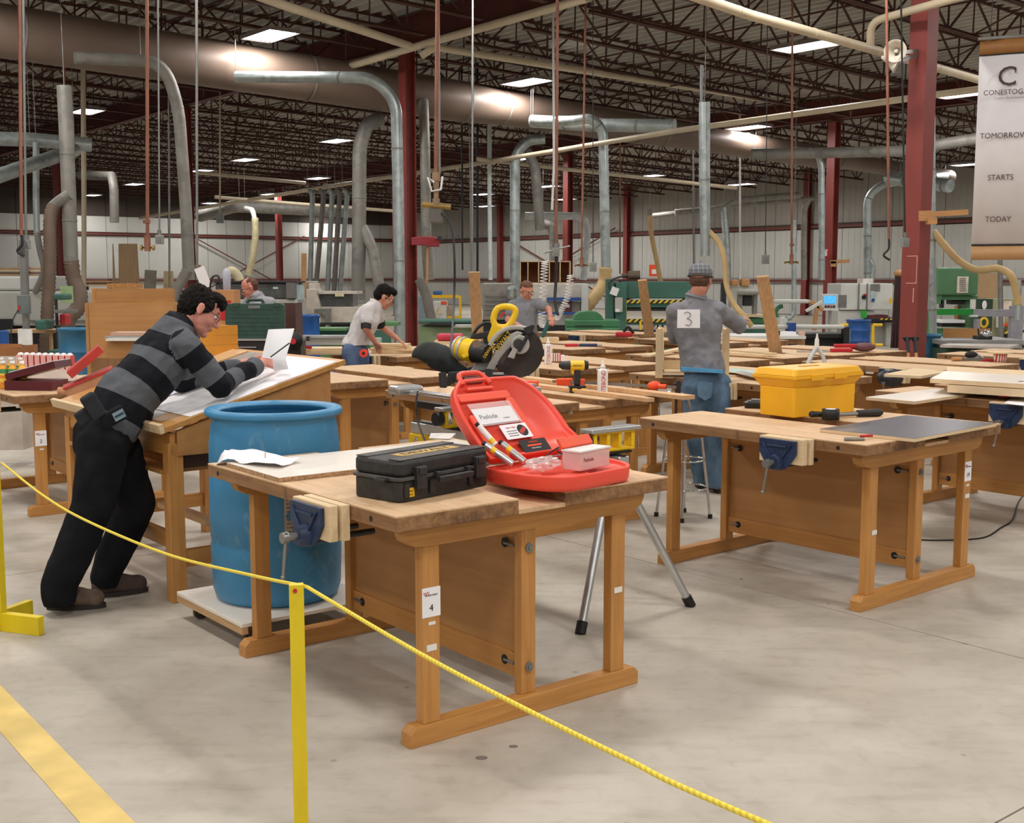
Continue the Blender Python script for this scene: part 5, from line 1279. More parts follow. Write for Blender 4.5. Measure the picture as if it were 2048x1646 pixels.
MB().bar(A_,B_,.008,.02).build('clamp_bar',M_STEEL,bc_)
MB().box(A_+n*.10+UP*.0,(.12,.05,.05)).build('fixed_jaw',M_ORANGE,bc_,.006); MB().box(A_+n*.23+UP*.003,(.07,.04,.045)).build('jaw_grip',M_ORANGE,bc_,.006)
MB().ell(A_+n*.80*(B_-A_).length/1.0+UP*.005,(.05,.03,.032),12,8).build('sliding_jaw',M_ORANGE,bc_); MB().cyl(B_-n*.17,B_-n*.11,.018,10).build('screw_handle',M_ORANGE,bc_)
MB().box(B_-n*.02+UP*-.01,(.03,.03,.12)).build('end_jaw',M_DARK,bc_,.004)
bf=thing('bar_clamp','dark steel bar clamp hanging upright at the right end of the pale board','clamp',PT(1352,790,8.35))
MB().box((0,0,-.08),(.012,.03,.34)).build('clamp_bar',M_DARK,bf); MB().box((.0,-.0,.07),(.03,.05,.03)).build('top_jaw',M_DARK,bf,.004); MB().cyl((.05,0,-.16),(.05,0,-.04),.008,8).build('screw',M_STEEL,bf); MB().box((.03,0,-.15),(.07,.03,.03)).build('lower_jaw',M_DARK,bf,.004)
rn=thing('nail_gun','orange red nail gun body lying on the bench behind the saw base','nail gun',FL(1055,781,.8805),RB+.5)
MB().b2((-.08,-.03,0),(.08,.03,.075)).build('magazine',M_ORANGE,rn,.01); MB().b2((-.16,-.025,.02),(-.08,.025,.05)).build('nose',M_DARK,rn,.006)
gb=thing('square_tube','silver grey saw accessory block below the orange nail gun','tool',FL(1065,800,.8805),RB)
MB().b2((-.06,-.03,0),(.06,.03,.09)).build('housing',M_ALU,gb,.005)
# level / straightedge beam clamped near the drill bench corner
lv=thing('spirit_level','yellowish box level with silver end lying across the near edge of the drill bench','level',PT(1075,822,7.9))
A_=PT(1078,828,7.9)-lv.location;B_=PT(1140,819,7.9)-lv.location; MB().bar(A_,B_,.05,.055).build('level_body',mat('pale_yellow_metal','#d2c08c',.5),lv,.003); MB().bar(B_,B_+(B_-A_)*.07,.052,.057).build('end_cap',M_ALU,lv); MB().cyl(B_+(B_-A_)*.07,B_+(B_-A_)*.20,.015,8).build('knob',M_BLACK,lv)
# chrome stool behind bench
so=thing('stool','tubular chrome stool with padded round seat behind the drill bench','stool',(1.22,8.35,0),.6)
for k in range(4):
    a=math.pi/4+k*math.pi/2; p=Vector((.12*math.cos(a),.12*math.sin(a),.60));q=Vector((.19*math.cos(a),.19*math.sin(a),.0)); l_=MB().cyl(p,q+UP*.01,.010,8).build('leg',M_CHROME,so); MB().cyl(q,q+UP*.03,.016,8).build('rubber_foot',M_BLACK,l_)
for z,r in((.22,.165),(.42,.145)): MB().tube([(r*math.cos(a*math.pi/12),r*math.sin(a*math.pi/12),z) for a in range(24)],.007,6,False,True,True).build('foot_ring',M_CHROME,so)
MB().lathe([(0,.60),(.17,.60),(.175,.62),(.165,.645),(0,.65)],24).build('seat',mat('grey_vinyl','#75706a',.5),so)
m=MB(); m.tube(smooth_path([(-.14,.12,.64),(-.13,.13,.78),(-.10,.15,.86),(.02,.17,.88),(.12,.13,.86),(.15,.11,.78),(.15,.10,.64)],5),.010,8); m.build('backrest_tube',M_CHROME,so)
# ================= MACHINES AND STORE IN THE BACKGROUND =================
def PB(par,name,x0,y0,x1,y1,Y,dep,m_,bev=0.,shear=0.,ang=None):
    """box whose front face fills the rectangle at depth Y and runs back by dep"""
    a=PT(x0,y0,Y);b_=PT(x1,y1,Y); 
    if b_.z<.004: b_.z=.004
    z0,z1=b_.z,a.z
    o=par.location
    xs=shear
    vs=[(a.x+xs,Y,z1),(b_.x+xs,Y,z1),(b_.x,Y,z0),(a.x,Y,z0)]
    vs=[Vector(v)-o for v in vs]; vb=[v+Vector((0,dep,0)) for v in vs]
    return MB().add(vs+vb,[(3,2,1,0),(4,5,6,7),(0,1,5,4),(1,2,6,5),(2,3,7,6),(3,0,4,7)]).build(name,m_,par,bev)
def MT(name,label,cat,x,Y,group=None): 
    p=PT(x,555,Y); return thing(name,label,cat,(p.x,Y,0),0,group)
def many(par,spec):
    for s_ in spec: PB(par,*s_)
Z0=900 # below the floor: clamps to it
# -- far left woodworking centre
t=MT('machining_centre','long grey white machining centre at the far left edge','machine',70,27)
many(t,[('upper_hood',-60,552,95,581,27.1,1.5,M_LGREY,.05),('body',-60,582,192,652,27,2.,M_GREYM,.05),('dark_opening',-40,638,26,668,26.95,.05,M_DARK),('plinth',-60,652.5,192,Z0,27.3,1.4,M_DARK),('control_lip',60,640,190,644,26.94,.06,M_STEEL)])
t=MT('lumber_rack','rack of brown boards above the machining centre at the far left','rack',20,36)
for k,(y,m_) in enumerate([(537,M_BOARD['x']),(541,M_BIRCH['x']),(546,wood('dark_board','#7a5638','#5d3f28','x')),(550,M_BOARD['x'])]): PB(t,'board',-60,y-1.6,66,y+1.6,36,1.2,m_)
for x in(-30,60): PB(t,'rack_post',x-2,534,x+2,Z0,36.1,.1,M_BROWN_STEEL)
t=MT('lumber_rack','low rack of dark boards left of the standing plywood sheets','rack',205,36)
for k,(y,m_) in enumerate([(563,M_BOARD['x']),(567,wood('dark_board','#7a5638','#5d3f28','x')),(571,M_BIRCH['x'])]): PB(t,'board',172,y-1.6,236,y+1.6,36,1.2,m_)
for x in(176,228): PB(t,'rack_post',x-1.5,558,x+1.5,Z0,36.1,.1,M_BROWN_STEEL)
for k,(x0,x1,y0,lab) in enumerate([(222,233,488,'narrow plywood sheet standing at the left of three'),(234,281,487,'wide tan plywood sheet standing against the left wall'),(322,351,542,'short pale board standing left of the dropped duct')]):
    a=PT((x0+x1)/2,555,33+.2*k); o=MB().prism([(-(x1-x0)/2*PX(33),0),((x1-x0)/2*PX(33),0),((x1-x0)/2*PX(33)-.06,PT(0,y0,33).z),(-(x1-x0)/2*PX(33)+.08,PT(0,y0,33).z)],-.02,.02,'y').build('plywood_sheet',M_BIRCH['z'] if k==2 else wood('plywood_tan','#c2a27a','#b1906a','z')); o.location=(a.x,a.y,0); tag(o,lab,'plywood')
t=tag(MB().bar((0,0,0),(.12,.15,1.9),.32,.03,(0,1,0)).build('plywood_sheet',mat('grey_laminate','#8e8778',.6)),'grey sheet leaning beside the wide plywood sheet','plywood'); t.location=(PT(290,555,32.6).x,32.6,0)
t=MT('crate','tall plywood crate partition behind the man in the striped sweater','crate',260,15.2)
many(t,[('upper_board',192,577,349,602,15.6,.02,M_PANEL),('top_rail',190,602.5,350,606,15.58,.06,M_OAK['x']),('lower_panel',177,606,349,716,15.2,.02,M_PANEL),('side_panel',176,606,181,Z0,15.22,1.1,M_PANEL),('side_panel',345,606,350,Z0,15.22,1.1,M_PANEL)])
PB(t,'osb_strip',213,567,272,576.6,15.9,.3,mat('osb','#b9854c',.8,0,.3,40.))
PB(t,'red_package',240,604,266,612,15.8,.2,M_REDP)
PB(t,'post',192,577,196,Z0,15.63,.08,M_OAK['z']); PB(t,'post',344,577,348,Z0,15.63,.08,M_OAK['z'])
def drum(label,x,Y,h,m_,r=.29,name='drum',taper=1.):
    p=PT(x,555,Y); d_=thing(name,label,'drum',(p.x,Y,0))
    MB().lathe([(0,0),(r*.97*taper,0),(r*taper,.03),(r*1.0*(taper+1)/2,h*.33),(r*1.02*(taper+1)/2,h*.34),(r*1.0*(taper+1)/2,h*.35),(r,h*.66),(r*1.02,h*.67),(r,h*.68),(r*.99,h*.95),(r*1.04,h*.955),(r*1.04,h),(r*.96,h),(r*.95,h*.9),(0,h*.88)],32).build('shell',m_,d_); 
    MB().lathe([(r*1.041,h-.03),(r*1.055,h-.03),(r*1.055,h-.005),(r*1.041,h-.005)],32).build('rim_hoop',m_,d_); return d_
drum('blue plastic drum standing left of the plywood crate',155.5,16.7,1.0,M_BDRUM)
drum('blue open drum with tan rim between the machines, left of the man in white',614,19.4,1.10,M_BDRUM2,.19)
drum('deep blue drum beside the yellow rail in front of the white cabinet machine',1720,27.4,.74,M_BDRUM2,.27)
drum('tapered blue bin half hidden behind the large red column',1858,17.8,.86,M_BDRUM,.20,'waste_bin',.8)
drum('small royal blue bin at the far left edge',0,19,.86,M_BDRUM2,.09,'waste_bin')
# dark green drill press between hoses
t=MT('drill_press','dark green drill press partly hidden by the ribbed hose at left','drill press',115,20)
many(t,[('head',104,588,128,600,20,.4,M_TEAL,.03),('column',109,598,115,700,20.2,.1,M_DARK),('table',108,620,140,626,19.9,.4,M_STEEL,.01),('base',96,700,132,Z0,19.8,.5,M_TEAL,.02),('motor',118,628,130,650,20.3,.3,M_REDP,.03),('gearbox',68,640,92,660,20.,.4,M_TEAL,.04),('work_bench_top',10,660,112,666,20.4,.7,M_BOARD['x']),('leg',14,666,20,Z0,20.5,.08,M_BOARD['z']),('leg',102,666,108,Z0,20.5,.08,M_BOARD['z'])])
PB(t,'green_screen',120,572,146,606,21.,.03,mat('pale_green_sheet','#9fb987',.6))
t=MT('isolator_panel','grey isolator box and white panel on the left conduit','electrical box',48,14.9)
many(t,[('isolator',33,590,57,628,14.9,.10,mat('box_grey2','#6d7674',.5,.2),.01),('label',36,611,40,621,14.89,.005,M_REDP),('white_panel',35,658,64,690,15.0,.03,M_WHITE),('conduit',49,480,56,Z0,15.05,.04,M_STEEL)])
MB().tube([p-t.location for p in smooth_path([PT(36,620,14.9),PT(26,640,14.8),PT(22,665,14.8),PT(24,700,14.8)],5)],.008,6).build('cable',M_DARK,t)
# things on the bench behind the striped man (bench index 14)
gc=MT('tool_case','green plastic tool case standing upright with handle slot, behind the man\'s face','tool case',510,12.1)
zb=1.085; hz=.39; a=PT(452,600,12.1);b_=PT(569,600,12.1); w_=(b_.x-a.x); x0=a.x-gc.location.x
M_GC=mat('dark_green_plastic','#2c4a40',.5,0,.15,14.)
def rr(x0,z0,x1,z1,r,n=4):
    p=[]
    for cx,cz,a0 in((x1-r,z1-r,0),(x0+r,z1-r,90),(x0+r,z0+r,180),(x1-r,z0+r,270)):
        for k in range(n+1): q=math.radians(a0+90*k/n); p.append((cx+r*math.cos(q),cz+r*math.sin(q)))
    return p
MB().prism(rr(x0,zb,x0+w_,zb+hz-.035,.03),-.06,0,'y').build('front_shell',M_GC,gc,.008)
MB().prism(rr(x0,zb,x0+w_,zb+hz-.035,.03),.001,.06,'y').build('rear_shell',M_GC,gc,.008)
for k in range(7): MB().b2((x0+.05,-.064,zb+.04+k*.042),(x0+w_-.05,-.0605,zb+.055+k*.042)).build('moulded_rib',M_GC,gc)
MB().tube(bend([Vector((x0+w_*.36,0,zb+hz-.04)),Vector((x0+w_*.38,0,zb+hz+.0)),Vector((x0+w_*.62,0,zb+hz+.0)),Vector((x0+w_*.64,0,zb+hz-.04))],.02),.016,8).build('carry_handle',M_GC,gc)
MB().b2((x0+w_*.40,-.062,zb+hz-.085),(x0+w_*.60,-.0605,zb+hz-.055)).build('handle_slot',M_STEEL,gc)
for f in(.14,.83): MB().b2((x0+w_*f,-.07,zb+hz-.07),(x0+w_*f+.06,.02,zb+hz-.03)).build('latch',M_GC,gc,.004)
tc_=MT('tool_chest','low black tool chest with two silver stripes under the green case','tool chest',520,12.05)
PB(tc_,'body',452,682,602,719,12.0,.30,mat('chest_black','#241f22',.4),.006); PB(tc_,'silver_edge',452,677.6,560,681.6,11.98,.28,M_ALU); PB(tc_,'drawer_pull',475,693.5,512,695.5,11.98,.018,M_ALU)
ro=MB().lathe([(0,0),(.09,0),(.09,.03),(.05,.035),(.05,.05),(0,.05)],18,Matrix.Rotation(math.pi/2,4,'X')).build('cord_reel',M_BLACK); ro.location=PT(588,682,11.9); tag(ro,'black round cord reel with red centre beside the chest','reel'); MB().cyl((0,-.052,0),(0,-.058,0),.03,12).build('red_centre',M_REDP,ro)
t=MT('crate','dark maroon wooden crate right of the green tool case','crate',580,12.6); PB(t,'front',560,606,592,684,12.6,.02,mat('maroon_panel','#4c2c28',.6)); PB(t,'side',591,606,592.5,684,12.62,.4,mat('maroon_panel','#4c2c28',.6)); PB(t,'base',560,684.5,592,706,12.6,.4,M_DARK)
t=MT('cardboard_box','brown cardboard box with red print behind the glasses of the leaning man','box',448,13.2)
PB(t,'box_body',424,580,470,652,13.2,.3,mat('cardboard','#c08a5a',.8,0,.08),.003); PB(t,'red_print',437,601,462,608,13.19,.004,M_REDP); PB(t,'red_print',440,610,458,640,13.19,.004,M_REDP); PB(t,'stand',424,652.5,470,706,13.2,.3,mat('light_carton','#c9beb2',.8))
t=tag(MB().lathe([(0,0),(.04,0),(.045,.12),(.045,.2),(.02,.24),(0,.24)],16).build('clear_bottle',mat('clear_blue','#c8d0e4',.15,0,0,alpha=.6)),'clear plastic container on top of the brown cardboard box','bottle'); t.location=PT(454,580,13.3)
wf=MT('document_holder','white sheet clipped up beside a black cable loop, behind the leaning man','document holder',410,13.6)
MB().bar(PT(398,535,13.6)-wf.location,PT(414,575,13.6)-wf.location,.12,.004,(0,1,0)).build('sheet',M_PAPER,wf)
MB().tube([p-wf.location for p in smooth_path([PT(420,578,13.6),PT(424,556,13.6),PT(436,552,13.6),PT(441,570,13.6),PT(448,582,13.6)],6)],.012,6).build('cable_loop',M_DARK,wf)
PB(wf,'post',407,575,411,Z0,13.65,.04,M_STEEL)
# machine behind the man with the collar
t=MT('router_cell','dark glazed machining cell behind the man with the grey collar','machine',510,22)
many(t,[('glazed_front',430,566,590,597,22,.9,M_GLASS,.03),('frame_top',428,562,592,566,21.95,1.,M_DARK,.01),('lower_body',430,598,600,Z0,22,1.,M_GREYM,.03),('slanted_panel',572,565,590,597,21.9,.4,mat('grey_panel','#706c69',.5)),('light_window',590,570,600,600,22.1,.5,mat('pale_cyan','#bcd0d2',.3)),('small_sign',546,574,556,578,21.98,.01,mat('pale_cyan','#bcd0d2',.3))])
P_=smooth_path([PT(452,552,23),PT(462,542,23),PT(473,549,23),PT(480,562,23)],6); o=MB().tube([p-P_[-1] for p in P_],.09,12).build('bent_hose',mat('yellowed_hose','#d6cba2',.5)); o.location=P_[-1]; tag(o,'pale bent hose on top of the glazed machining cell','hose')
t=MT('edge_bander','beige edge banding machine with dark glass front, under the five thin pipes','machine',655,24)
many(t,[('tower',598,562,626,640,24.1,.8,M_GREYM,.02),('junction_cube',617,567,632,580,24.05,.5,mat('machine_beige','#d3c9bb',.5),.01),('top_rail',637,583,714,588,24,.9,mat('machine_beige','#d3c9bb',.5)),('yellow_label',670,586,688,593,23.98,.01,mat('pale_yellow','#e6deb0',.5)),('glass_front',640,588.5,706,613,24.1,.8,M_GLASS),('lower_body',640,613.5,735,650,24,.9,mat('machine_beige','#d3c9bb',.5),.02),('base',612,650.5,735,Z0,24.1,.8,M_DARK),('red_sign',592,612,604,622,23.9,.02,M_REDP),('grey_arm',628,618,658,626,23.6,.3,M_STEEL),('grey_arm_leg',650,626,658,660,23.6,.3,M_STEEL)])
m=MB(); v=[PT(x,y,23.95)-t.location for x,y in((612,578),(632,578),(645,632),(612,632))]; w=[p+Vector((0,.7,0)) for p in v]; m.add(v+w,[(3,2,1,0),(4,5,6,7),(0,1,5,4),(1,2,6,5),(2,3,7,6),(3,0,4,7)]); m.build('slanted_cover',mat('machine_beige','#d3c9bb',.5),t,.02)
t=tag(MB().bar((0,0,0),(.03,.02,1.0),.1,.03,(0,1,0)).build('timber_offcut',M_TIM),'short upright timber piece on the edge bander tower','timber'); t.location=PT(606,572,24.0)-Vector((0,0,.35)); 
t=MT('jointer','long green jointer table behind the man in the white shirt','jointer',700,20.2)
many(t,[('infeed_table',612,656,692,662,20,.5,M_MIDG,.01),('outfeed_table',700,644,795,652,20.4,.5,M_MIDG,.01),('body',640,662,780,Z0,20.2,.4,M_TEAL),('rail',640,645,800,650,20.9,.1,M_DARK)])
t=MT('sliding_saw','sliding table saw with long silver rail behind the drafting table','table saw',640,18)
many(t,[('rail_top',592,671,700,676,17.9,.2,M_ALU),('rail_body',600,676.5,760,690,18,.25,M_GREYM),('stop_block',612,673,618,682,17.8,.06,M_DARK),('cabinet',640,690,740,Z0,18.1,.8,M_MIDG)])
bd=MT('board_stack','stack of pale boards with clamps left of the man in the white shirt','board stack',640,13.2)
for k in range(3): PB(bd,'board',602-k*2,697+k*4.4,690,701+k*4.4,13.1-.03*k,.4,M_BIRCH['x'])
rcp=MB().bar((0,0,0),(.13,0,-.01),.03,.03).build('red_clamp',M_REDP,None,.006); rcp.location=PT(600,693,13.05); tag(rcp,'red clamp handle on the stack of pale boards','clamp')
# yellow guarded machine
t=MT('guarded_machine','machine with yellow guard frame and white warning cabinet right of the central column','machine',880,30)
many(t,[('blue_grey_panel',836,594,864,645,30,.8,mat('blue_grey','#93a3aa',.5)),('white_cabinet',865,602,893,644,29.9,.7,M_LGREY,.02),('orange_label',882,602.5,893,609,29.88,.015,M_ORANGE),('guard_post',918,592,924,Z0,30,.15,M_YEL),('guard_top',850,590,918,596,30,.15,M_YEL),('guard_mid',893,632,918,637,30,.15,M_YEL),('inner_unit',894,612,904,634,30.2,.4,mat('machine_beige','#d3c9bb',.5)),('body',836,645,922,Z0,30.2,1.,M_GREYM),('blue_arm',866,582,884,590,31,.3,mat('arm_blue','#3b6ea4',.5),.03)])
m=MB(); 
for p,q in(((870,628),(877,614)),((877,614),(884,628)),((884,628),(870,628))): m.bar(PT(*p,29.88)-t.location,PT(*q,29.88)-t.location,.012,.01)
m.build('warning_triangle',M_YEL,t)
t=MT('planer','sage green planer behind the miter saw handle','planer',890,21)
many(t,[('body',836,652,965,Z0,21.2,.9,M_SAGE,.03),('table',836,641,950,646,21,1.1,M_TEAL,.01),('rail',858,646,910,651,20.95,.2,M_DARK),('hood',905,648,965,656,21.,.8,M_GREYM,.02)])
rb=MT('nail_gun','red tool case lying on boards left of the miter saw','tool case',925,14)
many(rb,[('case',873,668,926,682,14,.22,mat('faded_crimson','#c23048',.5),.03),('board_under',868,683,960,690,13.95,.5,M_BIRCH['x']),('wood_base',868,690.5,950,701,13.95,.5,M_BOARD['x'])])
lt=MT('board_stack','loose pale boards lying right of the man in white by the central column','board stack',860,13.4)
for k,(a_,b1,y) in enumerate([(836,905,693),(800,900,698),(812,890,704)]): PB(lt,'board',a_,y,b1,y+3.4,13.3-.05*k,.35,M_BIRCH['x'])
# tall propped planks
def leaning(label,pts,Y0,Y1,t_=.04):
    (x0,y0),(x1,y1),(x2,y2),(x3,y3)=pts
    v=[PT(x0,y0,Y1),PT(x1,y1,Y1),PT(x2,y2,Y0),PT(x3,y3,Y0)]; o=v[3]; v=[p-o for p in v]; n=(v[1]-v[0]).cross(v[3]-v[0]).normalized(); n=n if n.y>0 else -n
    w=[p+n*t_ for p in v]; q=MB().add(v+w,[(3,2,1,0),(4,5,6,7),(0,1,5,4),(1,2,6,5),(2,3,7,6),(3,0,4,7)]).build('tall_plank',M_BOARD['z'],None,.003); q.location=o; return tag(q,label,'plank')
leaning('tall brown plank propped upright behind the miter saw handle',[(937,545),(959,545),(967,690),(945,690)],14.5,14.2)
leaning('tall pale plank leaning in front of the green press',[(1276,562),(1294,561),(1309,672),(1289,673)],15.6,15.2)
leaning('broad tan plank leaning upright on the bench right of the man in the cap',[(1514,555),(1538,553),(1566,712),(1541,712)],13.0,12.7,.05)
# centre machines
t=MT('wide_sander','pinkish grey wide belt sander behind the tall plank and grey shirted man','sander',1000,29)
many(t,[('body',965,566,1026,640,29,1.2,mat('sander_grey','#a9a39a',.6),.03),('base',965,640,1030,Z0,29.1,1.1,M_DARK)])
for k in range(5): PB(t,'grille_bar',970,590+9*k,1020,593+9*k,28.95,.04,M_STEEL)
PB(t,'round_duct_mouth',1013,572,1034,600,28.4,.5,M_GALV,.08)
t=MT('panel_machine','white machine with blue rails behind the coiled hoses','machine',1130,27)
many(t,[('body',1062,567,1176,600,27,1.2,mat('machine_cream','#cfc8bc',.5),.03),('upright',1163,568,1176,650,26.9,.6,M_LGREY),('blue_rail',1094,595,1162,602,26.8,.12,mat('rail_blue','#2a4f96',.45)),('blue_rail',1062,624,1150,629,26.7,.12,mat('rail_blue','#2a4f96',.45)),('lower_body',1062,604,1160,650,27.2,.8,M_GREYM),('maroon_cabinet',1127,604,1144,627,26.9,.2,mat('maroon_box','#6a2c2c',.5)),('cabinet_label',1132,609,1139,615,26.88,.01,M_WHITE),('base',1062,650,1170,Z0,27.2,1.,M_DARK)])
t=MT('pigeonhole_case','brown open case with pale dividers on top of the white machine','cabinet',1090,27.4)
PB(t,'back_panel',1040,524,1141,566,28.0,.02,mat('hardboard','#7d4526',.7,0,.12))
for x in(1040,1055,1076.5,1098,1119.5,1139.5): PB(t,'divider',x,523,x+1.8,566.5,27.4,.58,M_BIRCH['z'])
for y in(522,565): PB(t,'shelf',1040,y,1141.5,y+1.8,27.4,.58,M_BIRCH['x'])
t=MT('jointer','bright green jointer with rounded hood below the tan hose','jointer',1185,20.5)
many(t,[('fence_block',1132,640,1240,655,20.5,.6,M_GREEN,.02),('front_body',1134,656,1240,676,20.3,.8,M_GREEN,.02),('slot',1150,651,1204,653.5,20.28,.05,M_DARK),('base',1140,676.5,1235,Z0,20.5,.7,M_GREEN)])
m=MB(); pr=[PT(x,y,20.6)-t.location for x,y in((1146,640),(1150,630),(1160,624),(1178,622),(1194,624),(1204,631),(1208,640))]; n_=len(pr); m.add(pr+[p+Vector((0,.5,0)) for p in pr],[tuple(range(n_)),tuple(range(2*n_-1,n_-1,-1))]+[(i+n_,(i+1)%n_+n_,(i+1)%n_,i) for i in range(n_)]); m.build('rounded_hood',M_GREEN,t,.01)
HZ=bands('hazard_stripe','#e5c53a','#25241f','x',.12,.5,.5,diag=(1,0,-1))
t=MT('veneer_press','big dark green veneer press with hazard striped platens and motor on top','press',1310,26)
many(t,[('top_beam',1243,563,1385,597,26,1.5,M_TEAL,.02),('left_column',1214,558,1228,650,25.9,.5,M_TEAL,.02),('left_column',1232,565,1250,Z0,25.8,.6,M_TEAL,.02),('right_column',1372,590,1385,Z0,26.1,.6,M_TEAL,.02),('upper_platen',1250,607,1375,615,26.,1.4,M_TEAL),('hazard_edge',1250,600,1372,606.5,25.95,.06,HZ),('middle_platen',1250,617,1375,622,26.,1.4,M_DARK),('hazard_edge',1250,638,1372,644.5,25.95,.06,HZ),('lower_platen',1250,645,1375,650,26.,1.4,M_TEAL),('base_beam',1236,664,1380,Z0,26,1.5,M_TEAL),('yellow_post',1248,600,1253,660,25.9,.1,M_YEL),('yellow_post',1279,645,1283,660,25.9,.1,M_YEL),('control_box',1231,595,1245,624,25.6,.2,M_GREYM),('motor_bed',1238,559,1288,563,26.2,.5,M_BROWN_STEEL),('red_button_plate',1231,618,1239,624,25.58,.02,M_PAPER)])
m=MB(); a=PT(1256,551,26.4)-t.location; m.cyl(a,a+Vector((.26,0,0)),.10,14,.11); m.cyl(a+Vector((-.14,0,0)),a,.05,10); m.build('motor',mat('old_motor','#6f5f4d',.5,.3),t)
m=MB(); m.bar(PT(1232,575,25.55)-t.location,PT(1226,590,25.55)-t.location,.16,.006,(0,1,0)); m.build('hung_paper',M_PAPER,t)
MB().tube([p-t.location for p in smooth_path([PT(1256,552,26.1),PT(1235,555,26.),PT(1218,566,25.8),PT(1224,590,25.7)],6)],.018,6).build('cable',M_DARK,t)
m=MB()
random.seed(5)
for k in range(16):
    x=1285+random.random()*75; m.cyl(PT(x,664,26.2+random.random())-t.location,PT(x+random.uniform(-8,12),640+random.random()*10,26.4+random.random())-t.location,.012,5)
o=m.build('scrap_sticks',M_BIRCH['z'],t); o['kind']='stuff'
# right side
t=MT('shaper','grey round headed machine on a green base beside the cap wearing man\'s elbow','machine',1497,24)
m=MB(); c_=PT(1496,583,24)-t.location; m.lathe([(0,.05),(.18,.05),(.22,0),(.22,-.06),(0,-.08)],20,Matrix.Translation(c_)); m.build('round_head',mat('dusty_grey','#9a968b',.6),t)
many(t,[('yoke',1478,588,1484,632,24,.2,M_STEEL),('yoke',1508,588,1514,632,24,.2,M_STEEL),('spindle_block',1488,590,1504,612,24,.25,M_DARK,.02),('table',1470,629,1530,633,23.8,.7,M_BIRCH['x']),('green_bed',1490,636,1540,648,23.9,.6,M_GREEN,.03),('base',1478,648,1530,Z0,24,.6,M_TEAL)])
t=MT('dust_hood','tan and black hood piece on the machine left of the broad plank','hood',1480,30); many(t,[('tan_part',1483,557,1500,573,30,.3,M_TIM,.04),('tan_part',1463,559,1478,572,30,.3,M_TIM,.04),('dark_frame',1444,565,1452,620,29.8,.2,M_DARK),('stand',1462,573,1500,Z0,30.1,.3,M_GREYM)])
t=MT('assembly_table','long white topped assembly table with blue boxes beneath','table',1540,17.5)
many(t,[('table_top',1452,672,1612,678,17.4,.9,M_LGREY),('apron',1454,679,1608,688,17.6,.03,M_BOARD['x'])])
for x in(1470,1565,1598): PB(t,'leg',x,679,x+6,Z0,17.62,.07,M_BOARD['z'])
for k,(x0,y0,x1,y1) in enumerate([(1517,686,1537,703),(1480,704,1512,716),(1458,678.5,1470,692)]):
    b_=MT('blue_box',['blue box with white print on the shelf of the white table','flat blue box on the lower shelf of the white table','small blue box with red items at the left of the white table'][k],'box',(x0+x1)/2,17.8); PB(b_,'box_body',x0,y0,x1,y1,17.8,.3,M_BDRUM2); PB(b_,'print',x0+4,y0+4,x1-4,y0+7,17.78,.01,M_PAPER if k<2 else M_REDP)
bx=MT('carton','small white carton and clutter on the white table','carton',1580,17.3); PB(bx,'carton_body',1560,664,1592,672,17.5,.2,M_PAPER); PB(bx,'dark_item',1553,662,1560,672,17.5,.2,M_DARK); PB(bx,'house_shape',1600,663,1610,671,17.5,.1,mat('salmon_paper','#d8b09a',.6))
t=MT('beam_saw','panel saw with long white beams between the broad plank and the blue drum','panel saw',1600,22)
many(t,[('long_beam',1440,650,1690,658,21.8,.25,M_LGREY,.04),('blue_coupler',1578,646,1592,663,21.7,.3,mat('rail_blue','#2a4f96',.45)),('upper_beam',1550,599,1620,607,22.5,.2,M_LGREY,.03),('dark_table',1555,668,1690,676,22,.8,M_DARK),('saw_carriage',1560,636,1575,650,21.9,.3,M_LGREY),('support_frame',1688,655,1692,Z0,21.9,.2,M_DARK),('base',1570,676.5,1684,Z0,22.2,.6,M_DARK),('grey_door',1680,658,1700,686,22.3,.2,M_GREYM)])
MB().bar(PT(1612,622,21.9)-t.location,PT(1645,603,21.9)-t.location,.07,.05).build('arm',M_LGREY,t); MB().bar(PT(1620,602,22.3)-t.location,PT(1645,620,22.3)-t.location,.10,.06).build('timber_brace',M_TIM,t); MB().bar(PT(1634,612,22.3)-t.location,PT(1628,660,22.3)-t.location,.10,.06).build('timber_brace',M_TIM,t)
m=MB(); m.tube([(PT(1565,626,22.6)-t.location)+Vector((.13*math.cos(a*math.pi/8),0,.13*math.sin(a*math.pi/8))) for a in range(4,15)],.04,8); m.build('green_bandsaw_frame',M_GREEN,t)
t=MT('control_console','white control console with blue screen on an arm in front of the alarm column','console',1660,22.5)
PB(t,'console_body',1645,588,1676,620,22.5,.12,M_LGREY,.01)
sc_=PB(t,'screen',1649,592,1672,607,22.48,.01,mat('lit_screen','#4aa8ec',.3,0,.25,30.,emit=.9))
for k in range(4): PB(t,'button',1650+5.5*k,611,1653.5+5.5*k,615,22.48,.015,M_REDP if k==2 else M_DARK)
PB(t,'grey_flap',1677,590,1693,616,22.6,.02,M_STEEL); PB(t,'shelf_lip',1643,617,1677,621,22.4,.08,M_WHITE)
m=MB(); m.bar(PT(1660,620,22.56)-t.location,Vector((PT(1660,620,22.56).x,22.56,0))-t.location,.05,.05); m.build('stand_post',M_GREYM,t)
t=MT('white_cabinet_machine','tall white cabinet machine with buttons right of the alarm column','machine',1733,30)
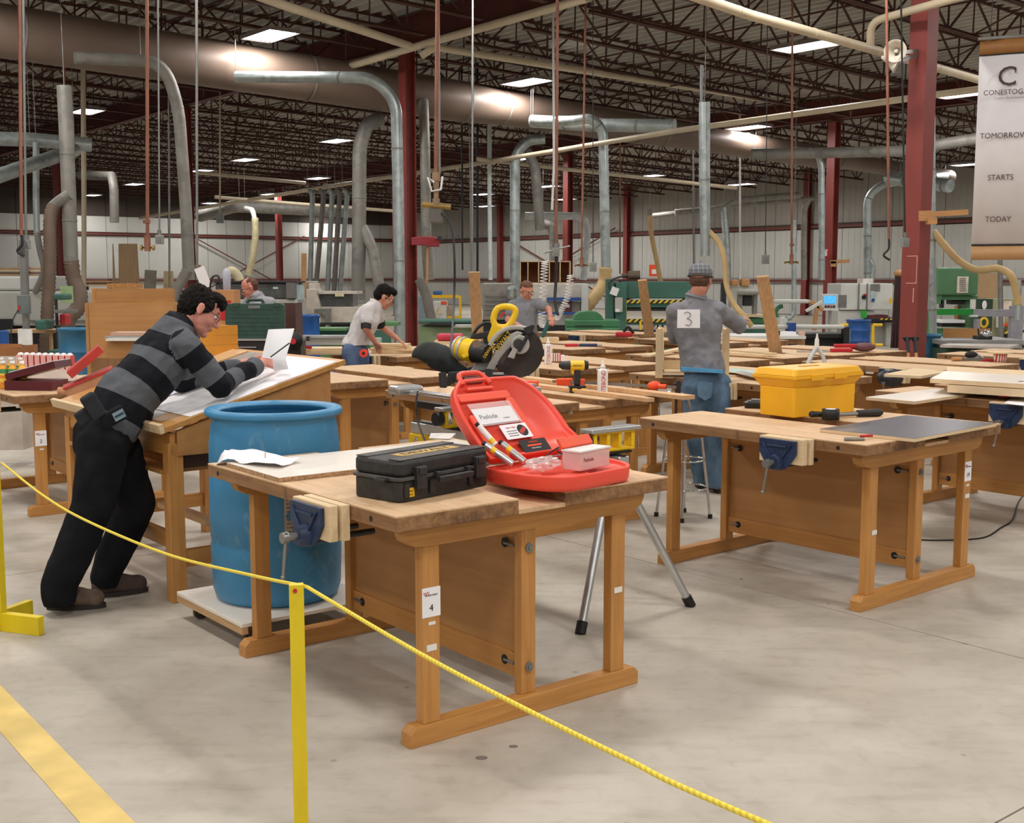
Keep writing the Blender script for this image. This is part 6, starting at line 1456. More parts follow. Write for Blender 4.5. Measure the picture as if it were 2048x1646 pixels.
many(t,[('upper_cabinet',1682,567,1784,620,30,1.3,M_LGREY,.02),('lower_cabinet',1676,621,1740,Z0,30.1,1.2,M_LGREY,.02),('door_seam',1717,567,1718,620,29.98,.02,M_STEEL),('door_seam',1734,567,1735,620,29.98,.02,M_STEEL),('red_knob',1729,588,1733,591,29.9,.1,M_REDP),('black_switch',1725,591,1732,598,29.95,.05,M_BLACK),('status_window',1742,582,1750,602,29.97,.03,mat('pale_cyan','#bcd0d2',.3)),('blue_dial',1744,597,1749,603,29.95,.03,mat('rail_blue','#2a4f96',.45)),('grey_panel',1742,568,1760,582,29.97,.03,M_STEEL),('yellow_tag',1779,596,1784,607,29.9,.02,M_YEL),('green_sign',1722,621,1733,636,29.9,.02,mat('sign_green','#2fae3c',.5)),('red_band',1737,630,1776,636,30,.5,mat('maroon_box','#6a2c2c',.5)),('conveyor_bed',1742,637,1796,645,29.5,1.5,M_DARK),('hazard_edge',1762,637,1800,640,29.4,.08,HZ),('conveyor_leg',1773,645,1784,Z0,29.8,.3,M_GREYM),('grey_base',1740,646,1772,Z0,30,.8,M_GREYM),('top_valve',1726,557,1746,567,30.2,.5,mat('valve_white','#d9d4cc',.5))])
t=MT('guard_rail','yellow tube guard rail right of the deep blue drum','guard rail',1752,27)
for p,q in(((1746,650),(1764,650)),((1746,650),(1746,702)),((1750,690),(1765,690)),((1680,650),(1696,650)),((1680,686),(1696,686))): 
    a,b_=PT(*p,27.),PT(*q,27.); b_.z=max(b_.z,.02); MB().cyl(a-t.location,b_-t.location,.035,8).build('rail_tube',M_YEL,t)
t=MT('stacked_tubes','dark red bundled rods standing beside the large red column','rod bundle',1797,28)
for k in range(4): MB().cyl((-.1+.07*k,0,.05),(-.05+.03*k,0,1.75),.035,8).build('rod',mat('dark_maroon','#3b1d20',.6),t)
MB().ell((0.0,0,1.8),(.12,.1,.08),10,8).build('wooden_knob',M_TIM,t)
t=MT('bandsaw','large green bandsaw with cream paper notice at the right','bandsaw',1913,25)
M_BS=mat('bandsaw_green','#54815a',.5,0,.06,2.)
many(t,[('upper_wheel_housing',1874,535,1956,591,25,.7,M_BS,.04),('lower_rim',1885,591.5,1956,600,25.1,.6,M_BS,.01),('notice',1915,553,1936,586,24.98,.01,mat('cream_notice','#e8dccb',.7)),('blade_guide',1882,600,1888,616,25.05,.1,M_DARK),('motor_block',1902,600,1930,609,25.2,.3,M_DARK,.02),('column',1932,600,1946,Z0,25.3,.5,M_BS,.02),('left_plate',1873,590,1884,608,25.05,.4,M_BS),('timber_post',1916,612,1930,655,25.6,.2,M_TIM),('table',1884,640,1930,646,25.,.7,M_PAPER),('table_base',1884,646.5,1928,654,25.1,.5,M_DARK),('lower_housing',1870,657,1950,Z0,25.2,.7,M_BS,.02)])
for k in range(7): PB(t,'notice_line',1919,557+4*k,1932,558+4*k,24.96,.01,M_INK)
t=MT('roller_gate','green and grey rectangular gate beam in front of the bandsaw','gate',1945,20)
many(t,[('green_beam',1853,618,1946,630,20,.12,mat('vivid_green','#1f9a3a',.45)),('grey_beam',1946,619,2032,633,20,.12,mat('gate_grey','#9a99a2',.5)),('green_post',1853,630,1861,Z0,20.05,.1,mat('vivid_green','#1f9a3a',.45)),('grey_post',2024,612,2034,Z0,20.02,.12,mat('gate_grey','#9a99a2',.5)),('white_joint',1945,599,1951,618,19.95,.1,M_WHITE),('white_joint',1942,630,1956,634,19.95,.1,M_WHITE),('hanging_box',1951,638,1960,660,19.97,.08,mat('gate_grey','#9a99a2',.5)),('thin_rail',1861,655,1944,657,20.1,.06,M_SAGE)])
t=MT('tan_board','square tan board standing behind the green bandsaw column','board',1976,27); PB(t,'sheet',1957,546,1996,597,27,.04,wood('plywood_tan','#c2a27a','#b1906a','z')); PB(t,'stand',1960,597,1990,Z0,27.02,.2,M_SAGE)
t=MT('electrical_cabinet','dark green and sage electrical cabinet with yellow reel at right','cabinet',1985,24)
many(t,[('dark_door',1957,598,1982,690,24,.4,mat('deep_green','#2c4632',.5)),('sage_door',1982,598,2040,690,24.05,.5,mat('pale_sage','#a9ab86',.5)),('paper',2008,602,2023,622,24.,.02,mat('cream_notice','#e8dccb',.7)),('orange_shelf',2008,647,2032,652,23.7,.3,M_ORANGE),('white_side',2004,634,2008,656,23.7,.3,M_WHITE),('black_base',1957,690,2040,Z0,24.1,.5,M_DARK),('hazard_band',2012,660,2048,668,23.6,.05,HZ),('dark_opening',2004,668,2036,690,23.9,.1,M_DARK)])
m=MB(); c_=PT(1966,645,23.9)-t.location; m.tube([c_+Vector((.07*math.cos(a*math.pi/8),-.05,.09*math.sin(a*math.pi/8))) for a in range(16)],.025,6,False,True,True); m.build('yellow_reel',M_YEL,t)
m=MB(); c_=PT(1969,610,23.96)-t.location; m.ell(c_,(.05,.01,.09),10,6); m.build('round_sign',M_PAPER,t)
run('conduit','grey vertical conduit beside the electrical cabinet at right','pipe',[PT(2000,520,23),PT(2001,600,23),PT(2003,700,23)],.05,M_STEEL,0,8)
t=MT('trestle_table','green based table with grey board top at the right edge','table',1960,17)
many(t,[('grey_top',1884,680,2048,690,17.2,1.,mat('grey_top','#8c8c88',.5),.01),('tan_fence',1888,657,1980,680,17.9,.03,M_PANEL),('green_base',1892,699,2020,Z0,17.,.6,mat('deep_green','#2c5a34',.5)),('dark_base',2012,699,2060,Z0,17.1,.6,mat('dark_taupe','#6a5f52',.6))])
board_=MT('grey_board','thin grey topped board lying on the green based table','board',1960,16.6); m=MB(); v=[PT(x,y,Y)-board_.location for x,y,Y in((1880,690,16.4),(2020,694,16.4),(2042,688,17.3),(1900,686,17.3))]; m.add(v+[p-UP*.035 for p in v],[(0,1,2,3),(7,6,5,4),(0,4,5,1),(1,5,6,2),(2,6,7,3),(3,7,4,0)]); m.build('board_panel',[mat('grey_laminate2','#bab0a6',.5)],board_)
ms=MT('chop_saw','small silver chop saw on the grey topped table at right','saw',1970,17.3); PB(ms,'base',1958,672,1985,679.5,17.3,.25,M_DARK,.01); c_=PT(1972,668,17.35)-ms.location; MB().ell(c_,(.09,.08,.06),12,8).build('silver_guard',M_CHROME,ms); MB().cyl(c_+Vector((-.12,0,.08)),c_+Vector((-.10,0,-.04)),.012,6).build('handle',M_DARK,ms)
sh=[]
for k,x in enumerate((1818,1834)):
    s_=thing('shovel_handle',['left of two D grip handles with black shafts leaning on the large red column','right of two D grip handles with black shafts leaning on the large red column'][k],'handle',PT(x,728,16.2))
    a=Vector((0,0,0)); top=PT(x-4,676,16.55)-s_.location; mid=a.lerp(top,.42)
    lo=Vector((0,-.12,-s_.location.z+.01)); 
    MB().cyl(lo,mid,.022,10).build('wooden_shaft',M_TIM,s_); MB().cyl(mid,top,.026,10).build('black_sleeve',M_BLACK,s_); MB().cyl(top+Vector((-.055,0,0)),top+Vector((.055,0,0)),.015,8).build('grip',M_BLACK,s_)
    for dx in(-.05,.05): MB().cyl(top+Vector((dx,0,0)),top+Vector((0,0,-.08)),.011,6).build('grip_arm',M_BLACK,s_)
# small sign on the wall
t=tag(MB().box((0,0,0),(.42,.05,.5)).build('fire_bell',M_ORANGE),'small orange and white box on the right wall below the tan hose','alarm'); t.location=PT(1308,541,52); MB().box((0,-.04,-.05),(.2,.03,.2)).build('white_plate',M_WHITE,t)
# ================= THINGS ON THE OTHER BENCHES =================
def onb(i,px,py,dz=.0005): return FL(px,py,.88+dz)
# white boards at the right edge (bench index 4)
def poly_board(name,label,pts,z,t,top,edge,cat='board'):
    P=[FL(x,y,z+t) for x,y in pts]; o=P[0]; a=[p-o for p in P]; m=MB(); m.mi=0; n=len(a); m.add(a,[tuple(range(n))]); m.mi=1; m.add(a+[p-UP*t for p in a],[tuple(range(2*n-1,n-1,-1))]+[(i+n,(i+1)%n+n,(i+1)%n,i) for i in range(n)])
    q=m.build(name,[top,edge]); q.location=o; return tag(q,label,cat)
M_BE=mat('pale_edge','#d9bf9a',.7)
poly_board('melamine_board','white board overhanging the left end of the right edge bench',[(1732,794),(1829,803),(1960,784),(1867,777)],.882,.02,M_MELA,M_BE)
poly_board('melamine_board','lowest pale board of the stack at the right edge',[(1888,777),(2080,789),(2080,770),(1900,765)],.885,.03,M_BIRCH['x'],M_BE)
poly_board('melamine_board','second pale board of the stack at the right edge',[(1895,770),(2080,781),(2080,764),(1903,759)],.92,.05,M_BIRCH['x'],M_BE)
poly_board('melamine_board','long white board on top of the stack at the right edge',[(1860,757),(2048,768),(2080,752),(1890,742)],.975,.03,M_MELA,M_BE)
poly_board('maple_board','narrow cream board behind the long white board',[(1894,742),(2080,752),(2080,742),(1894,733)],.975,.03,M_BIRCH['x'],M_BE)
poly_board('birch_board','tan panel lying on the bench behind the yellow toolbox',[(1768,748),(1842,752),(1897,743),(1830,736)],.884,.022,M_BIRCH['x'],M_BE)
poly_board('paper_sheet','white sheet at the extreme right edge of the bench',[(2008,806),(2060,812),(2070,797),(2025,795)],.882,.004,M_PAPER,M_PAPER,'paper')
cl=thing('clamp','dark trigger clamp on the white boards at the right edge','clamp',FL(2035,793,.905),.3)
MB().b2((-.08,-.03,0),(.03,.03,.035)).build('wood_block',M_BIRCH['x'],cl,.004); MB().b2((-.14,-.02,0),(-.09,.02,.03)).build('red_tip',M_REDP,cl,.006); MB().tube(smooth_path([(-.06,0,.04),(0,.0,.09),(.08,0,.08),(.16,0,.03)],5),.012,8).build('black_arm',M_BLACK,cl)
# black bag round the vise
bm=bmesh.new(); bmesh.ops.create_icosphere(bm,subdivisions=3,radius=1)
for v in bm.verts: v.co=Vector((v.co.x*.13,v.co.y*.10,v.co.z*.085))*(1+.15*noise.noise(v.co*3))
me=bpy.data.meshes.new('vise_bag'); bm.to_mesh(me); bm.free(); me.materials.append(mat('bag_black','#2d3033',.35,0,.2,12.,.3,30)); o=bpy.data.objects.new('vise_bag',me); COL.objects.link(o); o.location=BL(5,.32,-.76,.79); tag(o,'black plastic bag wrapped round the vise behind the yellow toolbox','bag')
for p_ in me.polygons: p_.use_smooth=True
# cabinet frame in front of the man in the cap
cf=thing('cabinet_frame','pale open cabinet frame standing on the bench before the man in the cap','cabinet',(PT(1387,555,9.78).x,9.78,.8815),math.radians(-6))
W2=.27
for s_ in(-1,1): MB().b2((s_*W2-.03,-.025,0),(s_*W2+.03,-.0105,.40)).build('face_stile',M_BIRCH['z'],cf)
for s_ in(-1,1): MB().b2((s_*W2-.01,-.01,0),(s_*W2+.01,.30,.40)).build('side_panel',M_BIRCH['z'],cf)
MB().b2((-W2+.0105,0,.03),(W2-.0105,.29,.048)).build('bottom_panel',M_BIRCH['x'],cf); MB().b2((-W2+.0105,.28,.049),(W2-.0105,.295,.12)).build('back_rail',M_BIRCH['x'],cf)
MB().bar((-W2+.035,.05,.0485),(-W2+.03,.24,.385),.04,.018,(1,0,0)).build('diagonal_brace',M_BIRCH['z'],cf); MB().b2((-W2+.0105,.27,.36),(W2-.0105,.29,.40)).build('top_rail',M_BIRCH['x'],cf)
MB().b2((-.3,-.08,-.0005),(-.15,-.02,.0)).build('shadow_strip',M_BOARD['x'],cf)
poly_board('green_sheet','pale green sheet lying right of the man in the cap',[(1440,742),(1530,752),(1525,743),(1470,736)],.885,.004,mat('pale_mint','#a9c4b8',.6),M_BE,'sheet')
poly_board('mirror_sheet','grey sheet lifted above the pale green sheet',[(1468,745),(1520,757),(1528,751),(1482,741)],.905,.004,mat('grey_sheet','#a8a49c',.5),M_BE,'sheet')
plank('birch_strip','long pale strip lying at an angle behind the cabinet frame',FL(1292,712,.90),FL(1368,696,.93),.10,.02,M_BIRCH['x'])
for k,(a_,b_,lab) in enumerate([((1455,700),(1548,708),'upper pale strip on the bench right of the cap wearing man'),((1455,706),(1530,712),'lower pale strip on the bench right of the cap wearing man')]): plank('birch_strip',lab,FL(*a_,.91-.02*k),FL(*b_,.91-.02*k),.08,.025,M_BIRCH['x'])
# white tool behind the toolbox
wt=thing('caulk_gun','white and grey hand tool with long nozzle standing behind the yellow toolbox','caulk gun',FL(1632,748,.881))
pz=PX(wt.location.y)
MB().cyl((0,0,.22),(0,0,.30),.022,12,.018).build('nozzle_base',M_WHITE,wt); MB().cyl((-.0,0,.30),(0,0,.345),.012,10,.006).build('nozzle_tip',M_WHITE,wt)
MB().tube(smooth_path([(-.085,0,0),(-.07,0,.09),(-.035,0,.17),(0,0,.225)],5),[.032]*5+[.030]*5+[.028]*6,12,flat=.6).build('left_shell',mat('tool_silver','#c8ccd0',.4,.2),wt)
MB().tube(smooth_path([(.075,0,.04),(.07,0,.10),(.045,0,.17),(0,0,.225)],5),.017,10).build('right_handle',mat('tool_silver','#c8ccd0',.4,.2),wt)
# red clamps and tools on bench 10
rcx=thing('clamp','pair of red handled clamps on the bench before the deep blue drum','clamp',FL(1690,704,.8815),.1)
for k,(x,z) in enumerate(((-.12,.0),(-.06,.045))): MB().b2((x-.05,-.03+.05*k,z),(x+.20,.02+.05*k,z+.042)).build('red_grip',M_REDP,rcx,.01)
MB().b2((-.55,-.02,.0),(-.18,.0,.02)).build('steel_bar',M_ALU,rcx)
o=tag(MB().ell((0,0,.05),(.13,.08,.05),12,8).build('power_sander',mat('dusty_maroon','#6b4446',.6)),'dusty maroon power tool next to the red handled clamps','power tool'); o.location=FL(1728,703,.8815); MB().cyl((-.15,0,.05),(-.05,0,.06),.03,10).build('handle',M_DARK,o)
rcl=thing('chop_clamp','small red and black tool on the back row bench below the tall plank','tool',FL(1250,674,.8815)); MB().b2((-.13,-.05,0),(.10,.05,.07)).build('red_body',M_REDP,rcl,.02); MB().tube(smooth_path([(-.02,0,.07),(.04,0,.14),(.12,0,.05)],5),.02,8).build('black_handle',M_BLACK,rcl)
for nm,lab,px_,py_,m_,w_ in(('chisel','small red handled tool left of the dark blue vise in the middle rows',1143,693,M_REDP,.16),('blue_clamp','dark blue hand tool lying right of the small red one',1176,693,mat('navy','#2a3560',.4),.22)):
    o=MB().b2((-w_/2,-.03,0),(w_/2,.03,.035)).build(nm,m_,None,.008); o.location=FL(px_,py_,.8812); tag(o,lab,'tool'); MB().b2((w_/2,-.012,.005),(w_/2+.06,.012,.02)).build('steel_end',M_ALU,o)
pk=thing('cup_stand','red and white striped paper cup under a pale disc on the bench at right','cup',FL(2000,724,.8812))
MB().lathe([(0,0),(.055,0),(.066,.085),(0,.085)],20).build('striped_cup',bands('red_stripe','#e9e4df','#c8463e','x',.022,.5,.7),pk); MB().lathe([(0,.0855),(.12,.0855),(.12,.10),(0,.10)],24).build('pale_disc',M_BIRCH['x'],pk)
pl=thing('block_plane','small block plane with black and white parts on the bench at right','plane',FL(1945,721,.8812),.4); MB().b2((-.13,-.035,0),(.13,.035,.03)).build('sole',M_STEEL,pl,.004); MB().ell((-.02,0,.06),(.08,.03,.035),12,8).build('dark_body',M_BLACK,pl); MB().bar((.02,0,.085),(.14,0,.02),.03,.012).build('white_lever',M_WHITE,pl); MB().cyl((-.15,0,.02),(-.26,0,.02),.02,8).build('wooden_grip',M_TIM,pl)
o=MB().cyl((-.10,0,.013),(.02,0,.013),.012,8).build('screwdriver',M_REDP); MB().cyl((.02,0,.013),(.13,0,.013),.004,6).build('blade',M_STEEL,o); o.location=FL(1985,723,.8812); tag(o,'red handled screwdriver by the striped cup','screwdriver')
cu=thing('paper_cup','white and red carton standing right of the farther glue bottle','carton',FL(1112,722,.8812)); MB().b2((-.045,-.03,0),(.045,.03,.075)).build('carton_body',bands('red_stripe','#e9e4df','#c8463e','x',.022,.5,.7),cu); MB().b2((.046,-.025,0),(.085,.03,.06)).build('side_carton',M_PAPER,cu)
wd=MT('beech_block','large pale wood block on the bench left of the jointer','block',1100,15.2); PB(wd,'block_body',1080,676,1118,692,15.2,.3,M_BIRCH['x'])
# blue tape sheet in trough of bench 6
poly_board('blue_sheet','sheet with blue tape lying in the trough behind the barrel',[(628,748),(690,757),(700,750),(650,741)],.866,.012,mat('blue_tape','#7c93d0',.6),M_PAPER,'sheet')
o=MB().b2((-.03,-.002,0),(.03,.002,.16)).build('yellow_flag',M_YEL); o.location=(PT(656,684,11.).x,11.,.881); 
o.location.z=.74; bpy.data.objects.remove(o)
# board stack by the man in white (bench 12)
for k,(x0,x1,y) in enumerate([(741,838,695),(738,832,689),(745,820,684),(752,815,679)]):
    p=PT((x0+x1)/2,y,12.9-.02*k); q=MB().b2((-(x1-x0)/2*PX(12.9),-.09,-.012),((x1-x0)/2*PX(12.9),.12,.012)).build('pine_board',M_BIRCH['x']); q.location=(p.x,13.0,.895+.0255*k); q.rotation_euler=(0,0,[.1,-.06,.04,-.1][k]); tag(q,['bottom','second','third','top'][k]+' board of the pile under the hands of the man in white','board')
# ---- snacks on bench 7 ----
zs=.8812
jb=[]
M_JU=mat('orange_juice','#eda52c',.25,0,.1,30.); M_JL=bands('juice_label','#f3cf50','#e98b34','z',.05,.55,.4)
for k in range(6):
    px_=8+19*(k%3); row=k//3
    p=FL(px_-row*3,777-row*9,zs); g=thing('juice_bottle',['first','second','third'][k%3]+(' juice bottle of the front row at the far left' if row==0 else ' juice bottle of the back row at the far left'),'bottle',p,0,'juice bottles on the snack bench')
    MB().lathe([(0,0),(.033,0),(.035,.01),(.035,.12),(.030,.15),(.014,.175),(.014,.18),(0,.18)],16).build('bottle',M_JU,g); MB().lathe([(.0356,.03),(.0356,.115)],16).build('label',M_JL,g); MB().lathe([(.031,.146),(.0345,.125),(.0356,.1155)],16).build('green_band',mat('leaf_green','#3f8d55',.5),g); MB().lathe([(0,.181),(.018,.181),(.018,.205),(0,.205)],12).build('cap',M_WHITE,g)
# popcorn bags
pb=thing('popcorn_tray','row of red and white striped popcorn bags behind the maroon box','popcorn bag',FL(88,760,zs),math.radians(-12))
for k in range(9):
    x=-.2+.055*k; m=MB(); m.b2((x-.022,-.03,.09),(x+.022,.03,.20)); m.build('striped_bag',bands('popcorn_stripe','#f0e6e2','#cf4a44','x',.011,.5,.7),pb); MB().ell((x,0,.203),(.022,.03,.018),8,6).build('bag_top',M_PAPER,pb)
MB().b2((-.24,-.05,0),(.27,.05,.089)).build('carton_base',mat('carton_white','#d9d2cc',.7),pb)
mx=thing('gift_box','glossy maroon box with lid propped open on the snack bench','box',FL(70,778,zs),math.radians(-8))
MB().b2((-.17,-.12,0),(.20,.12,.07)).build('box_base',mat('maroon_gloss','#571a24',.35),mx,.003); 
MB(Matrix.Translation((-.15,0,.072))@Matrix.Rotation(math.radians(-14),4,'Y')).b2((0,-.125,0),(.40,.125,.05)).build('box_lid',mat('maroon_gloss','#571a24',.35),mx,.003)
MB(Matrix.Translation((-.15,0,.072))@Matrix.Rotation(math.radians(-14),4,'Y')).b2((.02,-.10,.0505),(.38,.12,.056)).build('white_flyer',M_PAPER,mx)
rb_=thing('donut_box','red and tan carton tray tilted open behind the man\'s back','box',FL(190,792,.93),math.radians(20))
M_RB=mat('red_carton','#c0392f',.6)
MB(Matrix.Rotation(math.radians(-22),4,'Y')).b2((-.15,-.12,-.02),(.17,.12,.12)).build('carton_body',mat('tan_carton','#c98e68',.7),rb_,.003)
MB(Matrix.Rotation(math.radians(-22),4,'Y')).b2((-.155,-.125,.1205),(.175,.125,.135)).build('red_liner',M_RB,rb_)
MB(Matrix.Translation((-.12,.0,.14))@Matrix.Rotation(math.radians(-40),4,'Y')).b2((-.02,-.12,0),(.24,.12,.05)).build('open_flap',M_RB,rb_)
MB().b2((-.10,-.10,-.045),(.10,.10,.03)).build('support_block',M_BIRCH['x'],rb_)
ro=MB(Matrix.Rotation(math.radians(90),4,'Y')).cyl((0,0,-.08),(0,0,.08),.028,16).build('paper_roll',mat('tan_carton','#c98e68',.7)); ro.location=FL(140,782,.91); tag(ro,'small brown paper roll at the corner of the snack bench','roll')
cb=MT('cardboard_box','torn brown cardboard carton at the far left edge behind the juice','box',22,10.6)
many(cb,[('carton_front',-14,694,46,712,10.6,.02,mat('brown_carton','#a0683c',.8,0,.12)),('carton_back',-14,688,44,712,10.95,.02,mat('brown_carton','#a0683c',.8,0,.12)),('carton_side',45,692,47,712,10.62,.33,mat('brown_carton','#a0683c',.8,0,.12))])
PB(cb,'crate_under',-14,712.5,47,Z0,10.6,.35,mat('light_carton','#c9beb2',.8))
wb=MT('white_boards','two white boards on a stack behind the striped sweater, at left','board stack',255,11.8)
many(wb,[('white_board',211,678,300,682,11.6,.3,M_MELA),('white_board',209,673,305,677,11.7,.35,M_ALU),('tan_box',221,665,300,672,11.75,.25,mat('pinkish_wood','#c9a38c',.7)),('support',212,682.5,300,717,11.7,.3,M_PANEL)])
# black cord on floor at right
P_=[FL(1826,1080),FL(1870,1082),FL(1940,1080),FL(1975,1074),FL(2000,1058),FL(2025,1040),FL(2040,1000),FL(2075,965)]
Q=smooth_path([p+UP*.005 for p in P_],8); o=MB().tube([p-Q[0] for p in Q],.005,6).build('extension_lead',M_BLACK); o.location=Q[0]; tag(o,'thin black cord lying on the floor behind the right workbench','cord')
# washers / chips on floor
random.seed(11)
for k,(x,y,r) in enumerate([(1027,1493,.017),(963,1516,.022),(1482,1158,.012),(1657,1208,.006)]):
    o=MB().ell((0,0,.001),(r,r*.8,.002),10,4).build('floor_spot',mat('grime','#7d736a',.8)); o.location=FL(x,y); tag(o,['small dark spot on the floor below the numbered bench leg','larger dark spot on the floor left of the small one','little wood chip on the floor in front of the right workbench','tiny chip on the floor near the foot of the right workbench'][k],'floor spot')
# ================= PEOPLE =================
M_SKIN=mat('skin','#c98a72',.55,0,.06,14.); M_SKIN2=mat('skin_pink','#cf8a78',.55,0,.06,14.)
def ecap(p,q,r1,r2,wide=None,w1=1.,w2=1.,n=14,h=4):
    """closed tapered capsule; cross-section widened by w along the vector wide"""
    p=Vector(p);q=Vector(q);d=q-p; L=d.length; t=d.normalized() if L>1e-6 else Vector((0,0,1))
    x=Vector(wide) if wide is not None else Vector((1,.3,.2)); x=x-t*x.dot(t)
    if x.length<1e-5: x=t.orthogonal()
    x.normalize(); y=t.cross(x); vs=[];fs=[];rings=[]
    for i in range(h): a=math.pi/2*(i/h); rings.append((-r1*math.cos(a),math.sin(a)*r1 if i else .02*r1,w1))
    rings.append((0,r1,w1)); rings.append((L,r2,w2))
    for i in range(1,h+1): a=math.pi/2*(i/h); rings.append((L+r2*math.sin(a),math.cos(a)*r2 if i<h else .02*r2,w2))
    for (s_,r,w) in rings:
        for k in range(n): a=2*math.pi*k/n; vs.append(p+t*s_+x*(math.cos(a)*r*w)+y*(math.sin(a)*r))
    m=len(rings)
    for i in range(m-1):
        for k in range(n): l=(k+1)%n; fs.append((i*n+k,i*n+l,(i+1)*n+l,(i+1)*n+k))
    fs.append(tuple(range(n-1,-1,-1))); fs.append(tuple(range((m-1)*n,m*n)))
    return vs,fs
def eell(c,r,R,n=14,m=9):
    c=Vector(c); vs=[];fs=[]
    for i in range(1,m):
        ph=math.pi*i/m
        for k in range(n): a=2*math.pi*k/n; vs.append(c+R@Vector((r[0]*math.sin(ph)*math.cos(a),r[1]*math.sin(ph)*math.sin(a),r[2]*math.cos(ph))))
    for i in range(m-2):
        for k in range(n): l=(k+1)%n; fs.append((i*n+k,(i+1)*n+k,(i+1)*n+l,i*n+l))
    fs.append(tuple(range(n))); b=(m-2)*n; fs.append(tuple(range(b+n-1,b-1,-1))); return vs,fs
def fuse(name,prims,vox,m_,parent,smooth=4,disp=None,bones=None,cut=None):
    """union of closed shapes -> one continuous smooth skin"""
    m=MB()
    for vs,fs in prims: m.add(vs,fs)
    o=m.build('tmp_union',M_SKIN)
    r=o.modifiers.new('r','REMESH'); r.mode='VOXEL'; r.voxel_size=vox; r.use_smooth_shade=True
    s_=o.modifiers.new('s','SMOOTH'); s_.factor=.5; s_.iterations=smooth
    me=bpy.data.meshes.new_from_object(o.evaluated_get(bpy.context.evaluated_depsgraph_get())); md=o.data; bpy.data.objects.remove(o); bpy.data.meshes.remove(md)
    me.name=name; me.materials.clear(); me.materials.append(m_)
    if cut:
        bm=bmesh.new(); bm.from_mesh(me)
        for co,no in cut:
            bmesh.ops.bisect_plane(bm,geom=bm.verts[:]+bm.edges[:]+bm.faces[:],plane_co=co,plane_no=no,clear_outer=True)
        bm.to_mesh(me); bm.free()
    if disp: 
        nr=[v.normal.copy() for v in me.vertices]
        for v,n_ in zip(me.vertices,nr): v.co=v.co+n_*disp(v.co)
    if bones:
        at=me.attributes.new('axial','FLOAT','POINT'); vals=[]
        for v in me.vertices:
            best=1e9;val=0
            for (a,b_,r1,off,sc) in bones:
                d=b_-a; L=d.length; t=max(0,min(1,(v.co-a).dot(d)/(L*L))); dist=(v.co-(a+d*t)).length/r1
                if dist<best: best=dist; tt=(v.co-a).dot(d)/L; val=off+tt*sc
            vals.append(val)
        at.data.foreach_set('value',vals)
    for p in me.polygons: p.use_smooth=True
    q=bpy.data.objects.new(name,me); COL.objects.link(q); q.parent=parent; return q
def frame(fwd,up):
    f=Vector(fwd).normalized(); u=Vector(up); u=(u-f*u.dot(f)).normalized(); l=u.cross(f)
    return Matrix((f,l,u)).transposed()     # columns: forward, left, up
def head_prims(c,R,s=1.):
    c=Vector(c); P=[]
    def E(x,y,z,a,b,d): P.append(eell(c+R@Vector((x,y,z))*s,(a*s,b*s,d*s),R))
    E(-.012,0,.042,.100,.078,.090); E(.032,0,-.02,.064,.064,.084); E(.040,0,-.072,.048,.050,.036); E(.078,0,-.092,.020,.022,.018)
    E(.082,0,.036,.016,.050,.012); E(.090,0,-.048,.013,.024,.008); E(.086,0,-.060,.013,.021,.008)
    for k in(-1,1): E(-.004,k*.080,.0,.020,.010,.031); E(-.010,k*.086,.012,.014,.006,.018); E(.0,k*.082,-.024,.010,.008,.012); E(.060,k*.036,-.022,.032,.026,.030)
    a=c+R@Vector((.088,0,.022))*s; b=c+R@Vector((.112,0,-.018))*s
    P.append(ecap(a,b,.010*s,.014*s)); E(.103,.010,-.022,.010,.008,.008); E(.103,-.010,-.022,.010,.008,.008)
    return P
def eyes(c,R,par,s=1.):
    for k in(-1,1):
        o=MB().ell(Vector(c)+R@Vector((.082,k*.032,.012))*s,(.011*s,.013*s,.010*s),10,8).build('eye',M_WHITE,par)
        MB().ell(Vector(c)+R@Vector((.0915,k*.032,.010))*s,(.003*s,.006*s,.006*s),8,6).build('iris',M_DARK,o)
        MB().bar(Vector(c)+R@Vector((.096,k*.014,.036))*s,Vector(c)+R@Vector((.088,k*.050,.038))*s,.006*s,.007*s).build('eyebrow',mat('brow_hair','#2a1d18',.8),par)
    MB().bar(Vector(c)+R@Vector((.1035,-.020,-.054))*s,Vector(c)+R@Vector((.1035,.020,-.054))*s,.004*s,.0035*s).build('mouth_line',mat('lip','#9d5550',.6),par)
def hand_prims(w,d,nrm,side=1,curl=.5,s=1.,spread=.0):
    """w wrist point, d direction of the palm, nrm back-of-hand normal, side=+1: thumb on the d x nrm side"""
    w=Vector(w);d=Vector(d).normalized(); n=Vector(nrm); n=(n-d*n.dot(d)).normalized(); l=d.cross(n)*side; P=[]
    for k,o_ in enumerate((-.028,-.009,.010,.028)):
        P.append(ecap(w+d*.01*s+l*o_*.6*s,w+d*.078*s+l*o_*s,.014*s,.012*s))
    P.append(ecap(w+d*.03*s-l*.012*s,w+d*.06*s+l*.014*s,.016*s,.016*s))
    for k,(o_,L) in enumerate(((-.031,.058),(-.0105,.070),(.0105,.076),(.0315,.068))):
        p=w+(d*.084+l*o_)*s; a=curl*.6; q=p
        dd=d+l*(o_*spread)
        for j,fr in enumerate((.45,.32,.25)):
            dirn=(dd*math.cos(a)-n*math.sin(a)); q2=q+dirn*L*fr*s; P.append(ecap(q,q2,.0088*s-.0006*j,.0082*s-.0006*j)); q=q2; a+=curl*.85
    p=w+(d*.022+l*.030)*s; q=p+(d*.030+l*.026-n*.010*curl)*s; P.append(ecap(p,q,.013*s,.011*s)); q2=q+(d*.032+l*.006-n*.018*curl)*s; P.append(ecap(q,q2,.0105*s,.009*s))
    return P
